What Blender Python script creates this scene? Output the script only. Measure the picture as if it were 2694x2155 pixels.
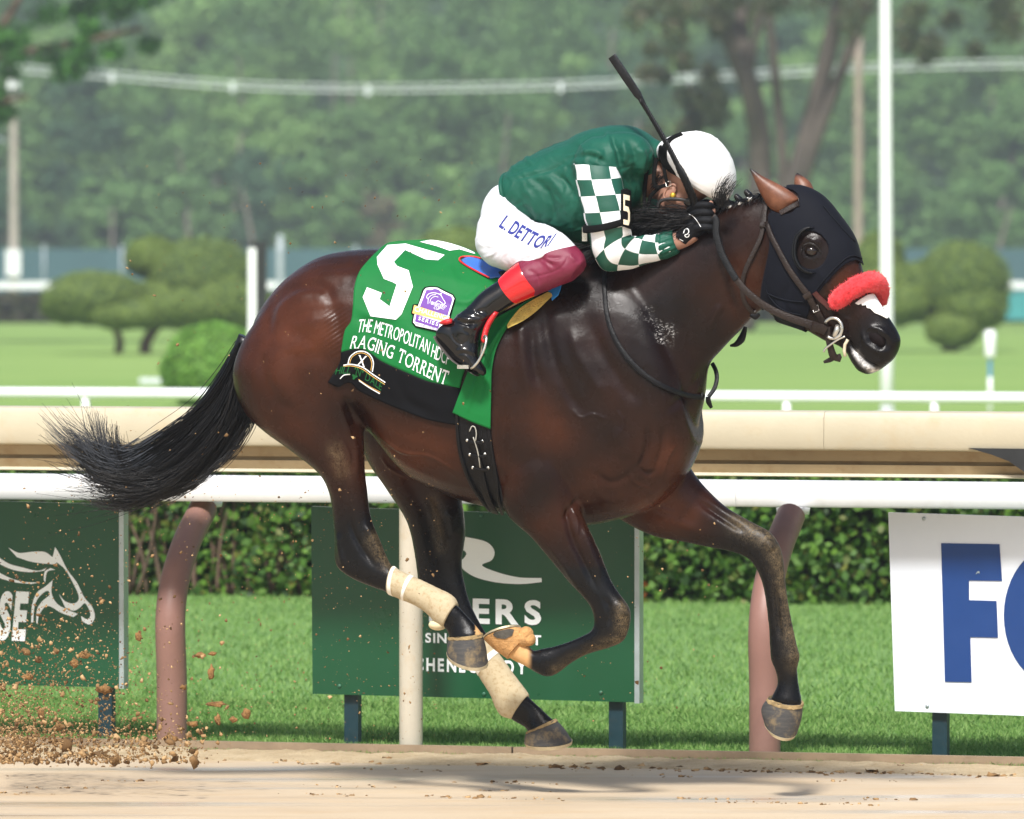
import bpy, bmesh, math, random
import numpy as np
from mathutils import Vector, Matrix, noise
from mathutils.bvhtree import BVHTree
from mathutils.geometry import tessellate_polygon

rng = np.random.default_rng(7)
random.seed(7)
scene = bpy.context.scene
for _o in list(bpy.data.objects):
    bpy.data.objects.remove(_o)

# ------------------------------------------------------------------ camera
FPX, CX, CY, HOR, CAMH = 20520.0, 1347.0, 1077.5, 700.0, 1.886   # pixels of the 2694 x 2155 photograph
PITCH = math.atan((CY - HOR) / FPX)
cam_d = bpy.data.cameras.new('camera')
cam = bpy.data.objects.new('camera', cam_d)
scene.collection.objects.link(cam)
cam.location = (0, 0, CAMH)
cam.rotation_euler = (math.pi / 2 - PITCH, 0, 0)
cam_d.sensor_width = 36
cam_d.lens = 36 * FPX / 2694
cam_d.clip_start = 0.5
cam_d.clip_end = 4000
cam_d.dof.use_dof = True
cam_d.dof.focus_distance = 27.6
cam_d.dof.aperture_fstop = 6.3
scene.camera = cam

# ------------------------------------------------------------------ light
SUN_DIR = Vector((0.14, 0.62, -0.77)).normalized()
world = bpy.data.worlds.new('World')
scene.world = world
world.use_nodes = True
wn = world.node_tree.nodes
bg = wn['Background']
sky = wn.new('ShaderNodeTexSky')
sky.sky_type = 'NISHITA'
sky.sun_disc = False
sky.sun_elevation = math.asin(-SUN_DIR.z)
sky.sun_rotation = math.atan2(-SUN_DIR.x, -SUN_DIR.y)
sky.air_density = 1.2
sky.dust_density = 3.0
world.node_tree.links.new(sky.outputs[0], bg.inputs[0])
bg.inputs[1].default_value = 0.105
sun_d = bpy.data.lights.new('sun', 'SUN')
sun_d.energy = 4.2
sun_d.angle = math.radians(9)
sun_d.color = (1.0, 0.98, 0.95)
sun = bpy.data.objects.new('sun', sun_d)
sun.rotation_euler = SUN_DIR.to_track_quat('-Z', 'Y').to_euler()
sun.location = (0, 0, 60)
scene.collection.objects.link(sun)
scene.render.engine = 'CYCLES'
scene.view_settings.view_transform = 'Standard'
scene.view_settings.look = 'None'
scene.view_settings.exposure = 0.4
scene.view_settings.gamma = 1

# ------------------------------------------------------------------ picture -> place
SP, CP = math.sin(PITCH), math.cos(PITCH)
CAMP = np.array([0, 0, CAMH])
def ray(u, v):
    x, y = (u - CX) / FPX, -(v - CY) / FPX
    return np.array([x, CP + y * SP, -SP + y * CP])       # world direction, depth 1
def G(u, v, z=0.0):                                       # point on the level ground
    d = ray(u, v)
    return CAMP + d * ((z - CAMH) / d[2])
def AT(u, v, D):                                          # point at distance D
    d = ray(u, v)
    return CAMP + d * (D / d[1])
def to_px(p):
    p = np.asarray(p, float) - CAMP
    y = p[..., 1] * SP + p[..., 2] * CP
    z = p[..., 1] * CP - p[..., 2] * SP
    return np.stack([CX + FPX * p[..., 0] / z, CY - FPX * y / z], -1)

YAW = math.radians(17.7)
FW = np.array([math.cos(YAW), -math.sin(YAW), 0.0])       # along the rails, the way the horse runs
NS = np.array([-math.sin(YAW), -math.cos(YAW), 0.0])      # towards the stands
UP = np.array([0, 0, 1.0])
HORSE0 = np.array([0.0, 27.7, 0.0])                        # a point of the horse's median plane
def P(u, v, lat=0.0):                                     # pixel -> point at lat metres from that plane
    d = ray(u, v)
    t = (lat - np.dot(CAMP - HORSE0, NS)) / np.dot(d, NS)
    return CAMP + d * t

# ------------------------------------------------------------------ objects
COL = scene.collection
ORG = {}
def props(o, label=None, cat=None, group=None, kind=None):
    if label: o['label'] = label
    if cat: o['category'] = cat
    if group: o['group'] = group
    if kind: o['kind'] = kind
    return o
def thing(name, loc, label, cat, group=None):
    o = bpy.data.objects.new(name, None)
    o.empty_display_size = 0.1
    o.location = tuple(loc)
    COL.objects.link(o)
    ORG[o.name] = np.array(loc, float)
    return props(o, label, cat, group)
def fast_mesh(name, V, F):
    V = np.asarray(V, np.float32)
    me = bpy.data.meshes.new(name)
    if isinstance(F, np.ndarray):
        n, k = F.shape
        me.vertices.add(len(V)); me.vertices.foreach_set('co', V.ravel())
        me.loops.add(n * k); me.loops.foreach_set('vertex_index', F.astype(np.int32).ravel())
        me.polygons.add(n)
        me.polygons.foreach_set('loop_start', np.arange(0, n * k, k, dtype=np.int32))
        me.update(calc_edges=True)
    else:
        me.from_pydata([tuple(map(float, p)) for p in V], [], [tuple(int(i) for i in f) for f in F])
        me.update()
    return me
def mobj(name, V, F, mat, parent=None, smooth=True, midx=None, uv=None, sharp=None):
    V = np.asarray(V, float)
    if parent is not None:
        org = ORG[parent.name]
    else:
        org = np.array([V[:, 0].mean(), V[:, 1].mean(), V[:, 2].min()])
    me = fast_mesh(name, V - org, F)
    for m in (mat if isinstance(mat, (list, tuple)) else [mat]):
        me.materials.append(m)
    if midx is not None:
        me.polygons.foreach_set('material_index', np.asarray(midx, np.int32))
    if smooth:
        me.polygons.foreach_set('use_smooth', np.ones(len(me.polygons), bool))
        if sharp:
            me.set_sharp_from_angle(angle=math.radians(sharp))
    if uv is not None:
        l = me.uv_layers.new(name='UVMap')
        li = np.zeros(len(me.loops), np.int32); me.loops.foreach_get('vertex_index', li)
        l.data.foreach_set('uv', np.asarray(uv, np.float32)[li].ravel())
    o = bpy.data.objects.new(name, me)
    COL.objects.link(o)
    if parent is not None:
        o.parent = parent
        ORG[o.name] = org
    else:
        o.location = tuple(org)
        ORG[o.name] = org
    return o
class MB:                                                 # collects pieces of one mesh
    def __init__(s): s.V = []; s.F = []; s.M = []; s.U = []; s.n = 0
    def add(s, V, F, m=0, uv=None):
        V = np.asarray(V, float)
        s.V.append(V)
        s.F += [tuple(int(i) + s.n for i in f) for f in F]
        s.M += [m] * len(F)
        s.U.append(np.zeros((len(V), 2)) if uv is None else np.asarray(uv, float))
        s.n += len(V)
        return s
    def build(s, name, mat, parent=None, smooth=True, sharp=None):
        return mobj(name, np.concatenate(s.V), s.F, mat, parent, smooth, s.M, np.concatenate(s.U), sharp)
def rings(R, closed=True, caps=True):                     # R: list of rings (k x 3)
    n, k = len(R), len(R[0])
    V = np.concatenate(R)
    F = []
    for i in range(n - 1):
        for j in range(k if closed else k - 1):
            a, b = i * k + j, i * k + (j + 1) % k
            F.append((a, b, b + k, a + k))
    if caps and closed:
        V = np.concatenate([V, [np.mean(R[0], 0)], [np.mean(R[-1], 0)]])
        c0, c1 = n * k, n * k + 1
        for j in range(k):
            F.append((c0, (j + 1) % k, j))
            F.append((c1, (n - 1) * k + j, (n - 1) * k + (j + 1) % k))
    return V, F
def frames(pts):
    pts = np.asarray(pts, float)
    T = np.gradient(pts, axis=0)
    T /= np.linalg.norm(T, axis=1)[:, None] + 1e-12
    a = np.array([0, 0, 1.0]) if abs(T[0][2]) < .9 else np.array([1.0, 0, 0])
    N = []
    n = a - T[0] * np.dot(a, T[0])
    for t in T:
        n = n - t * np.dot(n, t)
        n /= np.linalg.norm(n) + 1e-12
        N.append(n.copy())
    N = np.array(N)
    return T, N, np.cross(T, N)
def tube(pts, r, k=10, caps=True, flat=1.0):
    pts = np.asarray(pts, float)
    r = np.broadcast_to(np.asarray(r, float), (len(pts),))
    T, N, B = frames(pts)
    a = np.linspace(0, 2 * math.pi, k, endpoint=False)
    R = [p + rr * (np.cos(a)[:, None] * n + flat * np.sin(a)[:, None] * b) for p, rr, n, b in zip(pts, r, N, B)]
    return rings(R, True, caps)
def spline(pts, n=None, per=8):                           # Catmull-Rom through any number of columns
    p = np.asarray(pts, float)
    if len(p) < 3:
        t = np.linspace(0, 1, n or per + 1)[:, None]
        return p[0] * (1 - t) + p[-1] * t
    q = np.vstack([2 * p[0] - p[1], p, 2 * p[-1] - p[-2]])
    out = []
    m = len(p) - 1
    ts = np.linspace(0, m, n or m * per + 1)
    for t in ts:
        i = min(int(t), m - 1); f = t - i
        a, b, c, d = q[i], q[i + 1], q[i + 2], q[i + 3]
        out.append(.5 * (2 * b + (c - a) * f + (2 * a - 5 * b + 4 * c - d) * f * f + (3 * b - a - 3 * c + d) * f ** 3))
    return np.array(out)
def box(c, sx, sy, sz, ax=None):                          # axes: ax = (X, Y, Z) unit vectors
    X, Y, Z = ax or (np.array([1., 0, 0]), np.array([0, 1., 0]), UP)
    c = np.asarray(c, float)
    V = [c + X * (i * sx / 2) + Y * (j * sy / 2) + Z * (k * sz / 2) for k in (-1, 1) for j in (-1, 1) for i in (-1, 1)]
    return np.array(V), [(0, 2, 3, 1), (4, 5, 7, 6), (0, 1, 5, 4), (2, 6, 7, 3), (0, 4, 6, 2), (1, 3, 7, 5)]
def ellipsoid(c, r, ax=None, nu=16, nv=10):
    X, Y, Z = ax or (np.array([1., 0, 0]), np.array([0, 1., 0]), UP)
    R = []
    for i in range(1, nv):
        t = math.pi * i / nv
        a = np.linspace(0, 2 * math.pi, nu, endpoint=False)
        R.append(np.asarray(c) + np.cos(a)[:, None] * X * (r[0] * math.sin(t)) + np.sin(a)[:, None] * Y * (r[1] * math.sin(t)) + Z * (r[2] * math.cos(t)))
    V, F = rings(R, True, False)
    V = np.concatenate([V, [np.asarray(c) + Z * r[2]], [np.asarray(c) - Z * r[2]]])
    n = len(V)
    for j in range(nu):
        F.append((n - 2, j, (j + 1) % nu) if False else (n - 2, (j + 1) % nu, j))
        F.append((n - 1, (nv - 2) * nu + j, (nv - 2) * nu + (j + 1) % nu))
    F = [tuple(reversed(f)) for f in F]
    return V, F
def extrude_profile(prof, p0, p1, cdir=NS):               # prof: closed list (c, z); from p0 to p1
    R = [np.array([np.asarray(p, float) + cdir * c + UP * z for c, z in prof]) for p in (p0, p1)]
    return rings(R)

# ------------------------------------------------------------------ materials
def hexlin(h):
    h = h.lstrip('#')
    c = [int(h[i:i + 2], 16) / 255 for i in (0, 2, 4)]
    return tuple((x / 12.92 if x <= .04045 else ((x + .055) / 1.055) ** 2.4) for x in c) + (1,)
class NT:
    def __init__(s, name):
        s.m = bpy.data.materials.new(name); s.m.use_nodes = True
        s.t = s.m.node_tree; s.b = s.t.nodes['Principled BSDF']; s.o = s.t.nodes['Material Output']
    def n(s, ty, **kw):
        x = s.t.nodes.new('ShaderNode' + ty)
        for k, v in kw.items():
            if k.startswith('i_'):
                key = k[2:]
                x.inputs[int(key) if key.isdigit() else key].default_value = v
            else: setattr(x, k, v)
        return x
    def l(s, a, b): s.t.links.new(a, b)
    def coord(s, kind='Object', scale=(1, 1, 1)):
        tc = s.n('TexCoord'); mp = s.n('Mapping')
        mp.inputs['Scale'].default_value = scale
        s.l(tc.outputs[kind], mp.inputs[0]); return mp.outputs[0]
    def noise(s, vec=None, scale=5, detail=4, rough=.55):
        x = s.n('TexNoise'); x.inputs['Scale'].default_value = scale
        x.inputs['Detail'].default_value = detail; x.inputs['Roughness'].default_value = rough
        if vec is not None: s.l(vec, x.inputs['Vector'])
        return x.outputs['Fac']
    def ramp(s, fac, stops, interp='LINEAR'):
        r = s.n('ValToRGB'); e = r.color_ramp.elements
        r.color_ramp.interpolation = interp
        while len(e) < len(stops): e.new(.5)
        for el, (p, c) in zip(e, stops):
            el.position = p; el.color = c if hasattr(c, '__len__') else (c, c, c, 1)
        s.l(fac, r.inputs[0]); return r.outputs[0]
    def mix(s, fac, a, b, blend='MIX'):
        x = s.n('Mix', data_type='RGBA', blend_type=blend)
        for sock, val in ((x.inputs[0], fac), (x.inputs[6], a), (x.inputs[7], b)):
            if hasattr(val, 'is_linked'): s.l(val, sock)
            else: sock.default_value = val
        return x.outputs[2]
    def math(s, op, a, b=0.0, c=None):
        x = s.n('Math', operation=op)
        for sock, val in zip(x.inputs, (a, b, c)):
            if val is None: continue
            if hasattr(val, 'is_linked'): s.l(val, sock)
            else: sock.default_value = val
        return x.outputs[0]
    def bump(s, h, strength=.3, dist=.01):
        x = s.n('Bump'); x.inputs['Strength'].default_value = strength; x.inputs['Distance'].default_value = dist
        s.l(h, x.inputs['Height']); s.l(x.outputs[0], s.b.inputs['Normal']); return x
    def set(s, **kw):
        for k, v in kw.items():
            key = k.replace('_', ' ')
            sock = s.b.inputs[key]
            if hasattr(v, 'is_linked'): s.l(v, sock)
            else: sock.default_value = v
        return s
def paint(name, col, rough=.5, var=.15, scale=6, bump=0.0, bscale=40, metal=0.0, spec=.5, dirt=None, coat=0.0):
    """plain coloured surface with uneven tone, fine relief and optional dirt"""
    t = NT(name)
    col = hexlin(col) if isinstance(col, str) else tuple(col) + ((1,) if len(col) == 3 else ())
    v = t.coord()
    f = t.noise(v, scale, 5)
    lo = tuple(c * (1 - var) for c in col[:3]) + (1,); hi = tuple(min(1, c * (1 + var)) for c in col[:3]) + (1,)
    c = t.ramp(f, [(.3, lo), (.7, hi)])
    if dirt:
        f2 = t.noise(v, scale * 3.1, 6, .65)
        c = t.mix(t.ramp(f2, [(.52, 0.0), (.72, dirt[1])]), c, hexlin(dirt[0]))
    t.set(Base_Color=c, Metallic=metal, Coat_Weight=coat)
    t.b.inputs['Specular IOR Level'].default_value = spec
    t.set(Roughness=t.ramp(t.noise(v, scale * 2), [(.3, max(0, rough - .08)), (.7, min(1, rough + .08))]))
    if bump: t.bump(t.noise(v, bscale, 3), bump, .01)
    return t.m
def leafmat(name, cols, trans=.25, rough=.55):
    t = NT(name)
    g = t.n('NewGeometry')
    c = t.ramp(g.outputs['Random Per Island'], [(i / (len(cols) - 1), hexlin(x) if isinstance(x, str) else tuple(x) + (1,)) for i, x in enumerate(cols)])
    t.set(Base_Color=c, Roughness=rough)
    t.b.inputs['Specular IOR Level'].default_value = .3
    tr = t.n('BsdfTranslucent'); t.l(c, tr.inputs[0])
    mx = t.n('MixShader'); mx.inputs[0].default_value = trans
    t.l(t.b.outputs[0], mx.inputs[1]); t.l(tr.outputs[0], mx.inputs[2]); t.l(mx.outputs[0], t.o.inputs[0])
    return t.m
def leaf_quads(C, size, elong=1.6, nrm=None, jit=.35):
    """two-triangle leaves (a folded rhombus) at the points C"""
    n = len(C)
    s = np.broadcast_to(np.asarray(size, float), (n,)) * rng.uniform(.65, 1.3, n)
    a = rng.normal(size=(n, 3))
    if nrm is not None: a = nrm + a * jit
    a /= np.linalg.norm(a, axis=1)[:, None]
    b = rng.normal(size=(n, 3)); b -= a * (b * a).sum(1)[:, None]; b /= np.linalg.norm(b, axis=1)[:, None]
    c = np.cross(a, b)
    V = np.stack([C - b * (s * elong / 2)[:, None], C + c * (s / 2)[:, None], C + b * (s * elong / 2)[:, None] + a * (s * .15)[:, None], C - c * (s / 2)[:, None]], 1).reshape(-1, 3)
    return V, np.arange(n * 4).reshape(n, 4)
# ================================================================== the setting
def ground_sheet(name, pts, z, mat, kind='structure', label=None):
    V = np.array([[p[0], p[1], z] for p in pts])
    o = mobj(name, V, [tuple(range(len(V)))], mat, None, False)
    return props(o, label, None, None, kind)
# infield turf, one sheet to the horizon
t = NT('infield_turf')
v = t.coord('Object')
f1 = t.noise(v, .05, 6, .6); f2 = t.noise(t.coord('Object', (.25, 1.6, 1)), .35, 5, .6)
c = t.mix(f1, hexlin('#5f8636'), hexlin('#7a9b47'))
c = t.mix(t.ramp(f2, [(.35, 0.0), (.7, .55)]), c, hexlin('#a3b566'))
t.set(Base_Color=c, Roughness=.9); t.bump(t.noise(v, 9, 4), .6, .05)
M_turf = t.m
o = ground_sheet('infield_lawn', [(-150, -15), (150, -15), (150, 660), (-150, 660)], -0.008, M_turf)
# near grass strip: soil sheet plus real blades
EDGE = G(1347, 1999) ; EDGE[2] = 0                           # a point of the turf edge beside the track
def railpt(s, c=0.0, z=0.0):                              # s along the edge, c towards the camera
    return EDGE + FW * s + NS * c + UP * z
t = NT('grass_soil')
c = t.mix(t.noise(t.coord(), 3, 5), hexlin('#55793a'), hexlin('#6f9148'))
t.set(Base_Color=c, Roughness=.95)
q = [railpt(-5.5, 0), railpt(4.5, 0), railpt(4.5, -14.5), railpt(-10.5, -14.5)]
ground_sheet('grass_verge', q, 0.0, t.m)
# the dirt track: wet, sealed, tan
t = NT('sealed_dirt')
v = t.coord('Object', (.45, 1.1, 1)); vf = t.coord('Object')
a = t.noise(v, 1.6, 7, .62); b = t.noise(v, 5.0, 6, .6); d = t.noise(vf, 60, 4, .6)
c = t.mix(t.ramp(a, [(.3, 0.0), (.7, 1.0)]), hexlin('#b7a286'), hexlin('#cbb89b'))
c = t.mix(t.ramp(b, [(.5, 0.0), (.75, .55)]), c, hexlin('#b89a6e'))
c = t.mix(t.ramp(d, [(.5, 0.0), (.85, .25)]), c, hexlin('#a98d68'))
wet = t.noise(t.coord('Object', (.22, 1.9, 1)), 1.3, 5, .55)
c = t.mix(t.ramp(wet, [(.5, 0.0), (.62, .35)]), c, hexlin('#b3a797'))
t.set(Base_Color=c, Roughness=t.ramp(wet, [(.48, .7), (.60, .3), (.70, .03)]))
t.bump(t.mix(.5, b, d), .15, .01)
q = [railpt(-40, 0.0), railpt(40, 0.0), railpt(40, 33), railpt(-40, 33)]
ground_sheet('dirt_track', q, 0.004, t.m)
# narrow board along the edge
t_board = paint('edge_board_wood', '#8d7a63', .85, .25, 4, .4, 30)
bd = thing('edge_board', railpt(0, -.02), 'weathered board laid along the edge between dirt track and grass', 'edging')
for i in range(4):
    V, F = box(railpt(-4.8 + 2.4 * i + 1.2, -.02, .018), 2.392, .035, .06, (FW, NS, UP))
    mobj('plank', V, F, t_board, bd, False)

# dry sand washed up along the board
t = NT('dry_sand'); vf = t.coord()
c = t.mix(t.ramp(t.noise(vf, 7, 6, .65), [(.3, 0.0), (.7, 1.0)]), hexlin('#b7a07c'), hexlin('#d6c29e'))
c = t.mix(t.ramp(t.noise(vf, 70, 5, .7), [(.5, 0.0), (.75, .6)]), c, hexlin('#a07c4c'))
t.set(Base_Color=c, Roughness=.95); t.bump(t.noise(vf, 55, 6, .7), .9, .02)
R = []
for s_ in np.linspace(-3.2, 3.2, 260):
    w_ = .42 + .10 * noise.noise(Vector((s_ * 1.6, 0, 2))) + .05 * noise.noise(Vector((s_ * 7, 0, 2)))
    R.append(np.array([railpt(s_, c_ * w_, .006 + h_ * (1 + .6 * noise.noise(Vector((s_ * 6, c_ * 5, 0))) + .5 * noise.noise(Vector((s_ * 21, c_ * 9, 4))))) for c_, h_ in ((-.01, .004), (.1, .012), (.25, .02), (.4, .018), (.55, .012), (.75, .008), (.92, .004), (1.02, -.004))]))
V, F = rings(R, False, False); F = [f[::-1] for f in F]
props(mobj('sand_margin', V, F, t.m, None), None, None, None, 'structure')

# ---- tan safety rail
SAFE = G(1077, 1989)                                       # foot of its post
M_cream = paint('cream_rail_paint', '#bcb39b', .42, .06, 2.5, .08, 60, dirt=('#b39a6c', .35))
M_tan = paint('tan_rail_underside', '#988666', .6, .12, 3, .1, 60, dirt=('#7d5f38', .5))
M_postc = paint('cream_post_paint', '#bfb7a5', .4, .08, 3, .08, 60, dirt=('#b59668', .4))
M_black = paint('black_steel', (.02, .022, .024), .45, .2, 8)
sr = thing('safety_rail', SAFE, 'broad cream safety rail with tan ribbed underside behind the horse', 'rail')
s0, s1 = SAFE - FW * 2.6, SAFE + FW * 1.95
def srz(v): return CAMH - (v - HOR) / FPX * 30.0
cover = [(-.30, srz(1084)), (-.05, srz(1076)), (.03, srz(1073)), (.07, srz(1074)), (.09, srz(1078)), (.10, srz(1092)), (.102, srz(1165)), (.095, srz(1173)), (.08, srz(1176)), (.08, srz(1172)), (.085, srz(1092)), (.06, srz(1082)), (-.05, srz(1086)), (-.30, srz(1094))]
for a, b, nm in ((s0, SAFE + FW * 1.68, 0), (SAFE + FW * 1.6815, SAFE + FW * 2.6, 1)):
    V, F = extrude_profile(cover, a, b)
    mobj('cover_panel', V, F, M_cream, sr, True, sharp=35)
s1 = SAFE + FW * 2.6
for nm, pr in (('upper_rib', [(.07, 1170), (.045, 1203), (.02, 1203), (.02, 1170)]),
               ('groove_strip', [(.025, 1196), (.025, 1216), (.0, 1216), (.0, 1196)]),
               ('lower_rib', [(.05, 1213), (.035, 1236), (.0, 1236), (.0, 1213)]),
               ('bottom_lip', [(.055, 1235.5), (.06, 1243), (.02, 1246), (.0, 1237)])):
    V, F = extrude_profile([(c, srz(z)) for c, z in pr], s0, s1)
    mobj(nm, V, F, M_tan if nm != 'bottom_lip' else M_cream, sr, False)
V, F = tube([SAFE + UP * z - NS * .02 for z in (-.05, .3, .7, srz(1235))], .0455, 24)
mobj('post', V, F, M_postc, sr, True, sharp=40)
e = SAFE + FW * 2.28                                       # dark bracket carrying the cover further along
b = []
for c in (.112, .10):
    for (u, vv) in ((2548, 1179), (2700, 1181), (2700, 1246), (2655, 1214), (2608, 1196)):
        d = ray(u, vv); tt = (c - np.dot(CAMP - SAFE, NS)) / np.dot(d, NS); b.append(CAMP + d * tt)
mobj('bracket', np.array(b), [(0, 1, 2, 3, 4), (9, 8, 7, 6, 5)] + [(i, i + 5, (i + 1) % 5 + 5, (i + 1) % 5) for i in range(5)], M_black, sr, False)

# ---- white running rail on goosenecks
M_white = paint('white_rail_paint', '#e9e9ea', .35, .03, 3, .03, 50, dirt=('#c9c4bb', .3))
M_mauve = paint('mauve_post_paint', '#8b675d', .5, .08, 2.5, .08, 60, dirt=('#6f5148', .35))
POST_A, POST_B = G(452, 1958), G(2012, 1998)
OVH = .40
wr = thing('white_rail', POST_A, 'white running rail on curved mauve gooseneck posts', 'rail')
RB = .5 * (POST_A + POST_B) - NS * OVH
def wrz(v): return CAMH - (v - HOR) / FPX * (RB[1])
prof = [(-.05, wrz(1318)), (-.045, wrz(1323)), (.045, wrz(1326)), (.052, wrz(1320)), (.055, wrz(1297)), (.052, wrz(1278)), (.04, wrz(1264)), (.015, wrz(1257)), (-.02, wrz(1257)), (-.045, wrz(1265)), (-.055, wrz(1280))]
for a, b in ((-2.6, .9985), (1.0, 2.6)):
    V, F = extrude_profile(prof, RB + FW * a, RB + FW * b)
    mobj('rail', V, F, M_white, wr, True, sharp=35)
zt = wrz(1322)
for B in (POST_A, POST_B):
    pts = spline([B - UP * .06, B + UP * .25, B + UP * .50 + NS * .015, B + UP * .66 - NS * .05, B + UP * .80 - NS * .185, B + UP * (zt - .035) - NS * (OVH - .03)], per=7)
    rr = np.linspace(.061, .056, len(pts))
    V, F = tube(pts, rr, 22)
    p = mobj('gooseneck_post', V, F, M_mauve, wr, True, sharp=50)
    c = B - NS * OVH + UP * (zt - .012)
    m = MB()
    m.add(*tube([c - UP * .02, c - UP * .008, c + UP * .006], [.062, .064, .066], 20))
    for sgn in (-1, 1):
        m.add(*ellipsoid(c + FW * sgn * .02 + NS * .05 - UP * .018, (.022, .02, .01)))
    cl = m.build('clip', M_white, wr)

# ---- far side rail, poles and posts of the infield
M_farwhite = paint('distant_white_paint', '#eef0f2', .4, .04, 2)
MR = AT(1347, 1041, 52.0)
mr = thing('turf_rail', (MR[0], MR[1], 0), 'thin white pipe rail of the inner turf course across the lawn', 'rail')
V, F = tube([MR - FW * 5, MR - FW * 2.2, MR + FW * 2, MR + FW * 5], .038, 14)
mobj('rail', V, F, M_farwhite, mr)
for u in (2062, 2440, 205, 1500):
    x = (u - CX) / FPX * 52.0
    s = x / FW[0]
    b = MR + FW * s
    V, F = tube([(b[0], b[1], -.02), (b[0], b[1], .5), (b[0], b[1], MR[2] - .03)], .028, 10)
    mobj('post', V, F, M_farwhite, mr)
def vpole(name, u, vtop, D, rad, mat, label, cat, lean=0.0, top=None, k=16):
    x = (u - CX) / FPX * D
    zt = CAMH - (vtop - HOR) / FPX * D
    r = thing(name, (x, D, -.05), label, cat)
    pts = [np.array([x + lean * z, D, z]) for z in np.linspace(-.05, zt, 8)]
    V, F = tube(pts, np.linspace(rad, rad * (top or 1), 8), k)
    mobj('shaft', V, F, mat, r)
    return r, pts[-1]
fp, _ = vpole('flagpole', 2334, -260, 95, .083, M_farwhite, 'tall white flagpole behind the horse\'s nose', 'flagpole', lean=-.0052, top=.8)
x = fp.location
V, F = tube([(x.x, x.y, -.02), (x.x, x.y, .08), (x.x, x.y, .1)], [.2, .2, .1], 16); mobj('base_collar', V, F, M_farwhite, fp)
V, F = ellipsoid((x.x, x.y, CAMH + 960 / FPX * 95 + .05), (.09, .09, .1)); V[:, 0] += -.0052 * (CAMH + 4.4); mobj('finial', V, F, M_farwhite, fp)
M_blue = paint('blue_marker_paint', '#4f8fc4', .5, .1)
mp, tp = vpole('marker_post', 2605, 935, 96, .022, M_blue, 'slim blue and white marker post on the lawn at far right', 'post')
V, F = tube([tp + UP * z for z in (-.04, 0, .12, .26, .30, .31)], [.05, .068, .068, .075, .06, .03], 14); mobj('cap', V, F, M_farwhite, mp)
V, F = tube([(mp.location.x, 96, z) for z in (.0, .3, .52)], .026, 12); mobj('lower_stem', V, F, M_farwhite, mp)
# furlong pole, half white and half black
D = 85.0; x = (677 - CX) / FPX * D; zt = CAMH + (700 - 641) / FPX * D
fpz = thing('furlong_pole', (x, D, 0), 'square track pole painted white and black behind the horse\'s rump', 'pole')
V, F = box((x - .055, D - .012, (zt - .05) / 2), .085, .1, zt - .05); mobj('white_half', V, F, M_farwhite, fpz, False)
V, F = box((x + .035, D + .06, zt / 2), .13, .12, zt); mobj('black_half', V, F, M_black, fpz, False)
V, F = box((x + .02, D + .061, zt - .0), .165, .125, .05); mobj('cap', V, F, M_black, fpz, False)
M_greypost = paint('pale_grey_post', '#aab4ba', .5, .1)
gp, tp = vpole('fence_pillar', 738, 628, 175, .075, M_greypost, 'pale grey post standing right of the black and white pole', 'post')
V, F = ellipsoid(tp, (.085, .085, .09)); mobj('cap', V, F, M_greypost, gp)

# ---- far boundary: clipped hedge, white rail, screen fence
t = NT('far_hedge_leaf'); M_brownhedge = leafmat('brown_hedge_leaf', ['#2c2a1e', '#4a4431', '#3c4a28', '#5c5440'])
def shell_points(c, r, n, ax=None, thick=.12):
    d = rng.normal(size=(n, 3)); d /= np.linalg.norm(d, axis=1)[:, None]
    k = 1 - rng.random(n) ** 2 * thick
    return np.asarray(c) + d * np.asarray(r) * k[:, None], d
def boxcloud(p0, p1, depth, h, n, size):
    s = rng.random(n); 
    p0 = np.asarray(p0, float); p1 = np.asarray(p1, float)
    L = (p1 - p0) / np.linalg.norm(p1 - p0); Pn = np.array([L[1], -L[0], 0]); Pn = Pn if Pn[1] < 0 else -Pn
    pts = p0 + (p1 - p0) * s[:, None]
    dd = rng.random(n) ** 1.6 * depth
    zz = rng.random(n) ** .9 * h
    top = rng.random(n) < .25
    zz[top] = h * (1 - rng.random(top.sum()) ** 2 * .15); dd[top] = rng.random(top.sum()) * depth
    pts = pts - Pn * dd[:, None]; pts[:, 2] += zz
    return pts, Pn
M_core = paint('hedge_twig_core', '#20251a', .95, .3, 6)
def hedge(name, p0, p1, depth, h, n, size, mat, label):
    r = thing(name, (np.asarray(p0) + np.asarray(p1)) / 2, label, 'hedge')
    C, Pn = boxcloud(p0, p1, depth, h, n, size)
    wav = np.array([noise.noise(Vector((p[0] * 1.3, p[1] * 1.3, 3))) for p in C]); C[:, 2] *= 1 + wav * .12
    C += Pn * (np.array([noise.noise(Vector((p[0] * 2.2, p[2] * 2.5, 9))) for p in C]) * size * 3.2)[:, None]
    V, F = leaf_quads(C, size, 1.5, Pn + UP * .5, .9)
    f = mobj('foliage', V, F, mat, r, False); props(f, kind='stuff')
    L = (np.asarray(p1) - np.asarray(p0)); ln = np.linalg.norm(L); L /= ln
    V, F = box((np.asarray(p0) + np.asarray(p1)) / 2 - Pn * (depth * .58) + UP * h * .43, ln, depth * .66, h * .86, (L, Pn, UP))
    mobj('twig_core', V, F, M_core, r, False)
    return r
pa, pb = AT(-1500, 850, 258), AT(4200, 850, 258); pa[2] = pb[2] = 0
hedge('clipped_hedge', pa, pb, 1.2, .95, 16000, .16, M_brownhedge, 'low brownish clipped hedge far across the infield')
fr0, fr1 = AT(-1500, 757, 293), AT(4200, 744, 293)
fr = thing('far_rail', (fr0[0], fr0[1], 0), 'white rail of the far stretch beyond the topiary', 'rail')
V, F = box((fr0 + fr1) / 2, np.linalg.norm(fr1 - fr0), .12, .26); mobj('rail', V, F, M_farwhite, fr, False)
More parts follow.
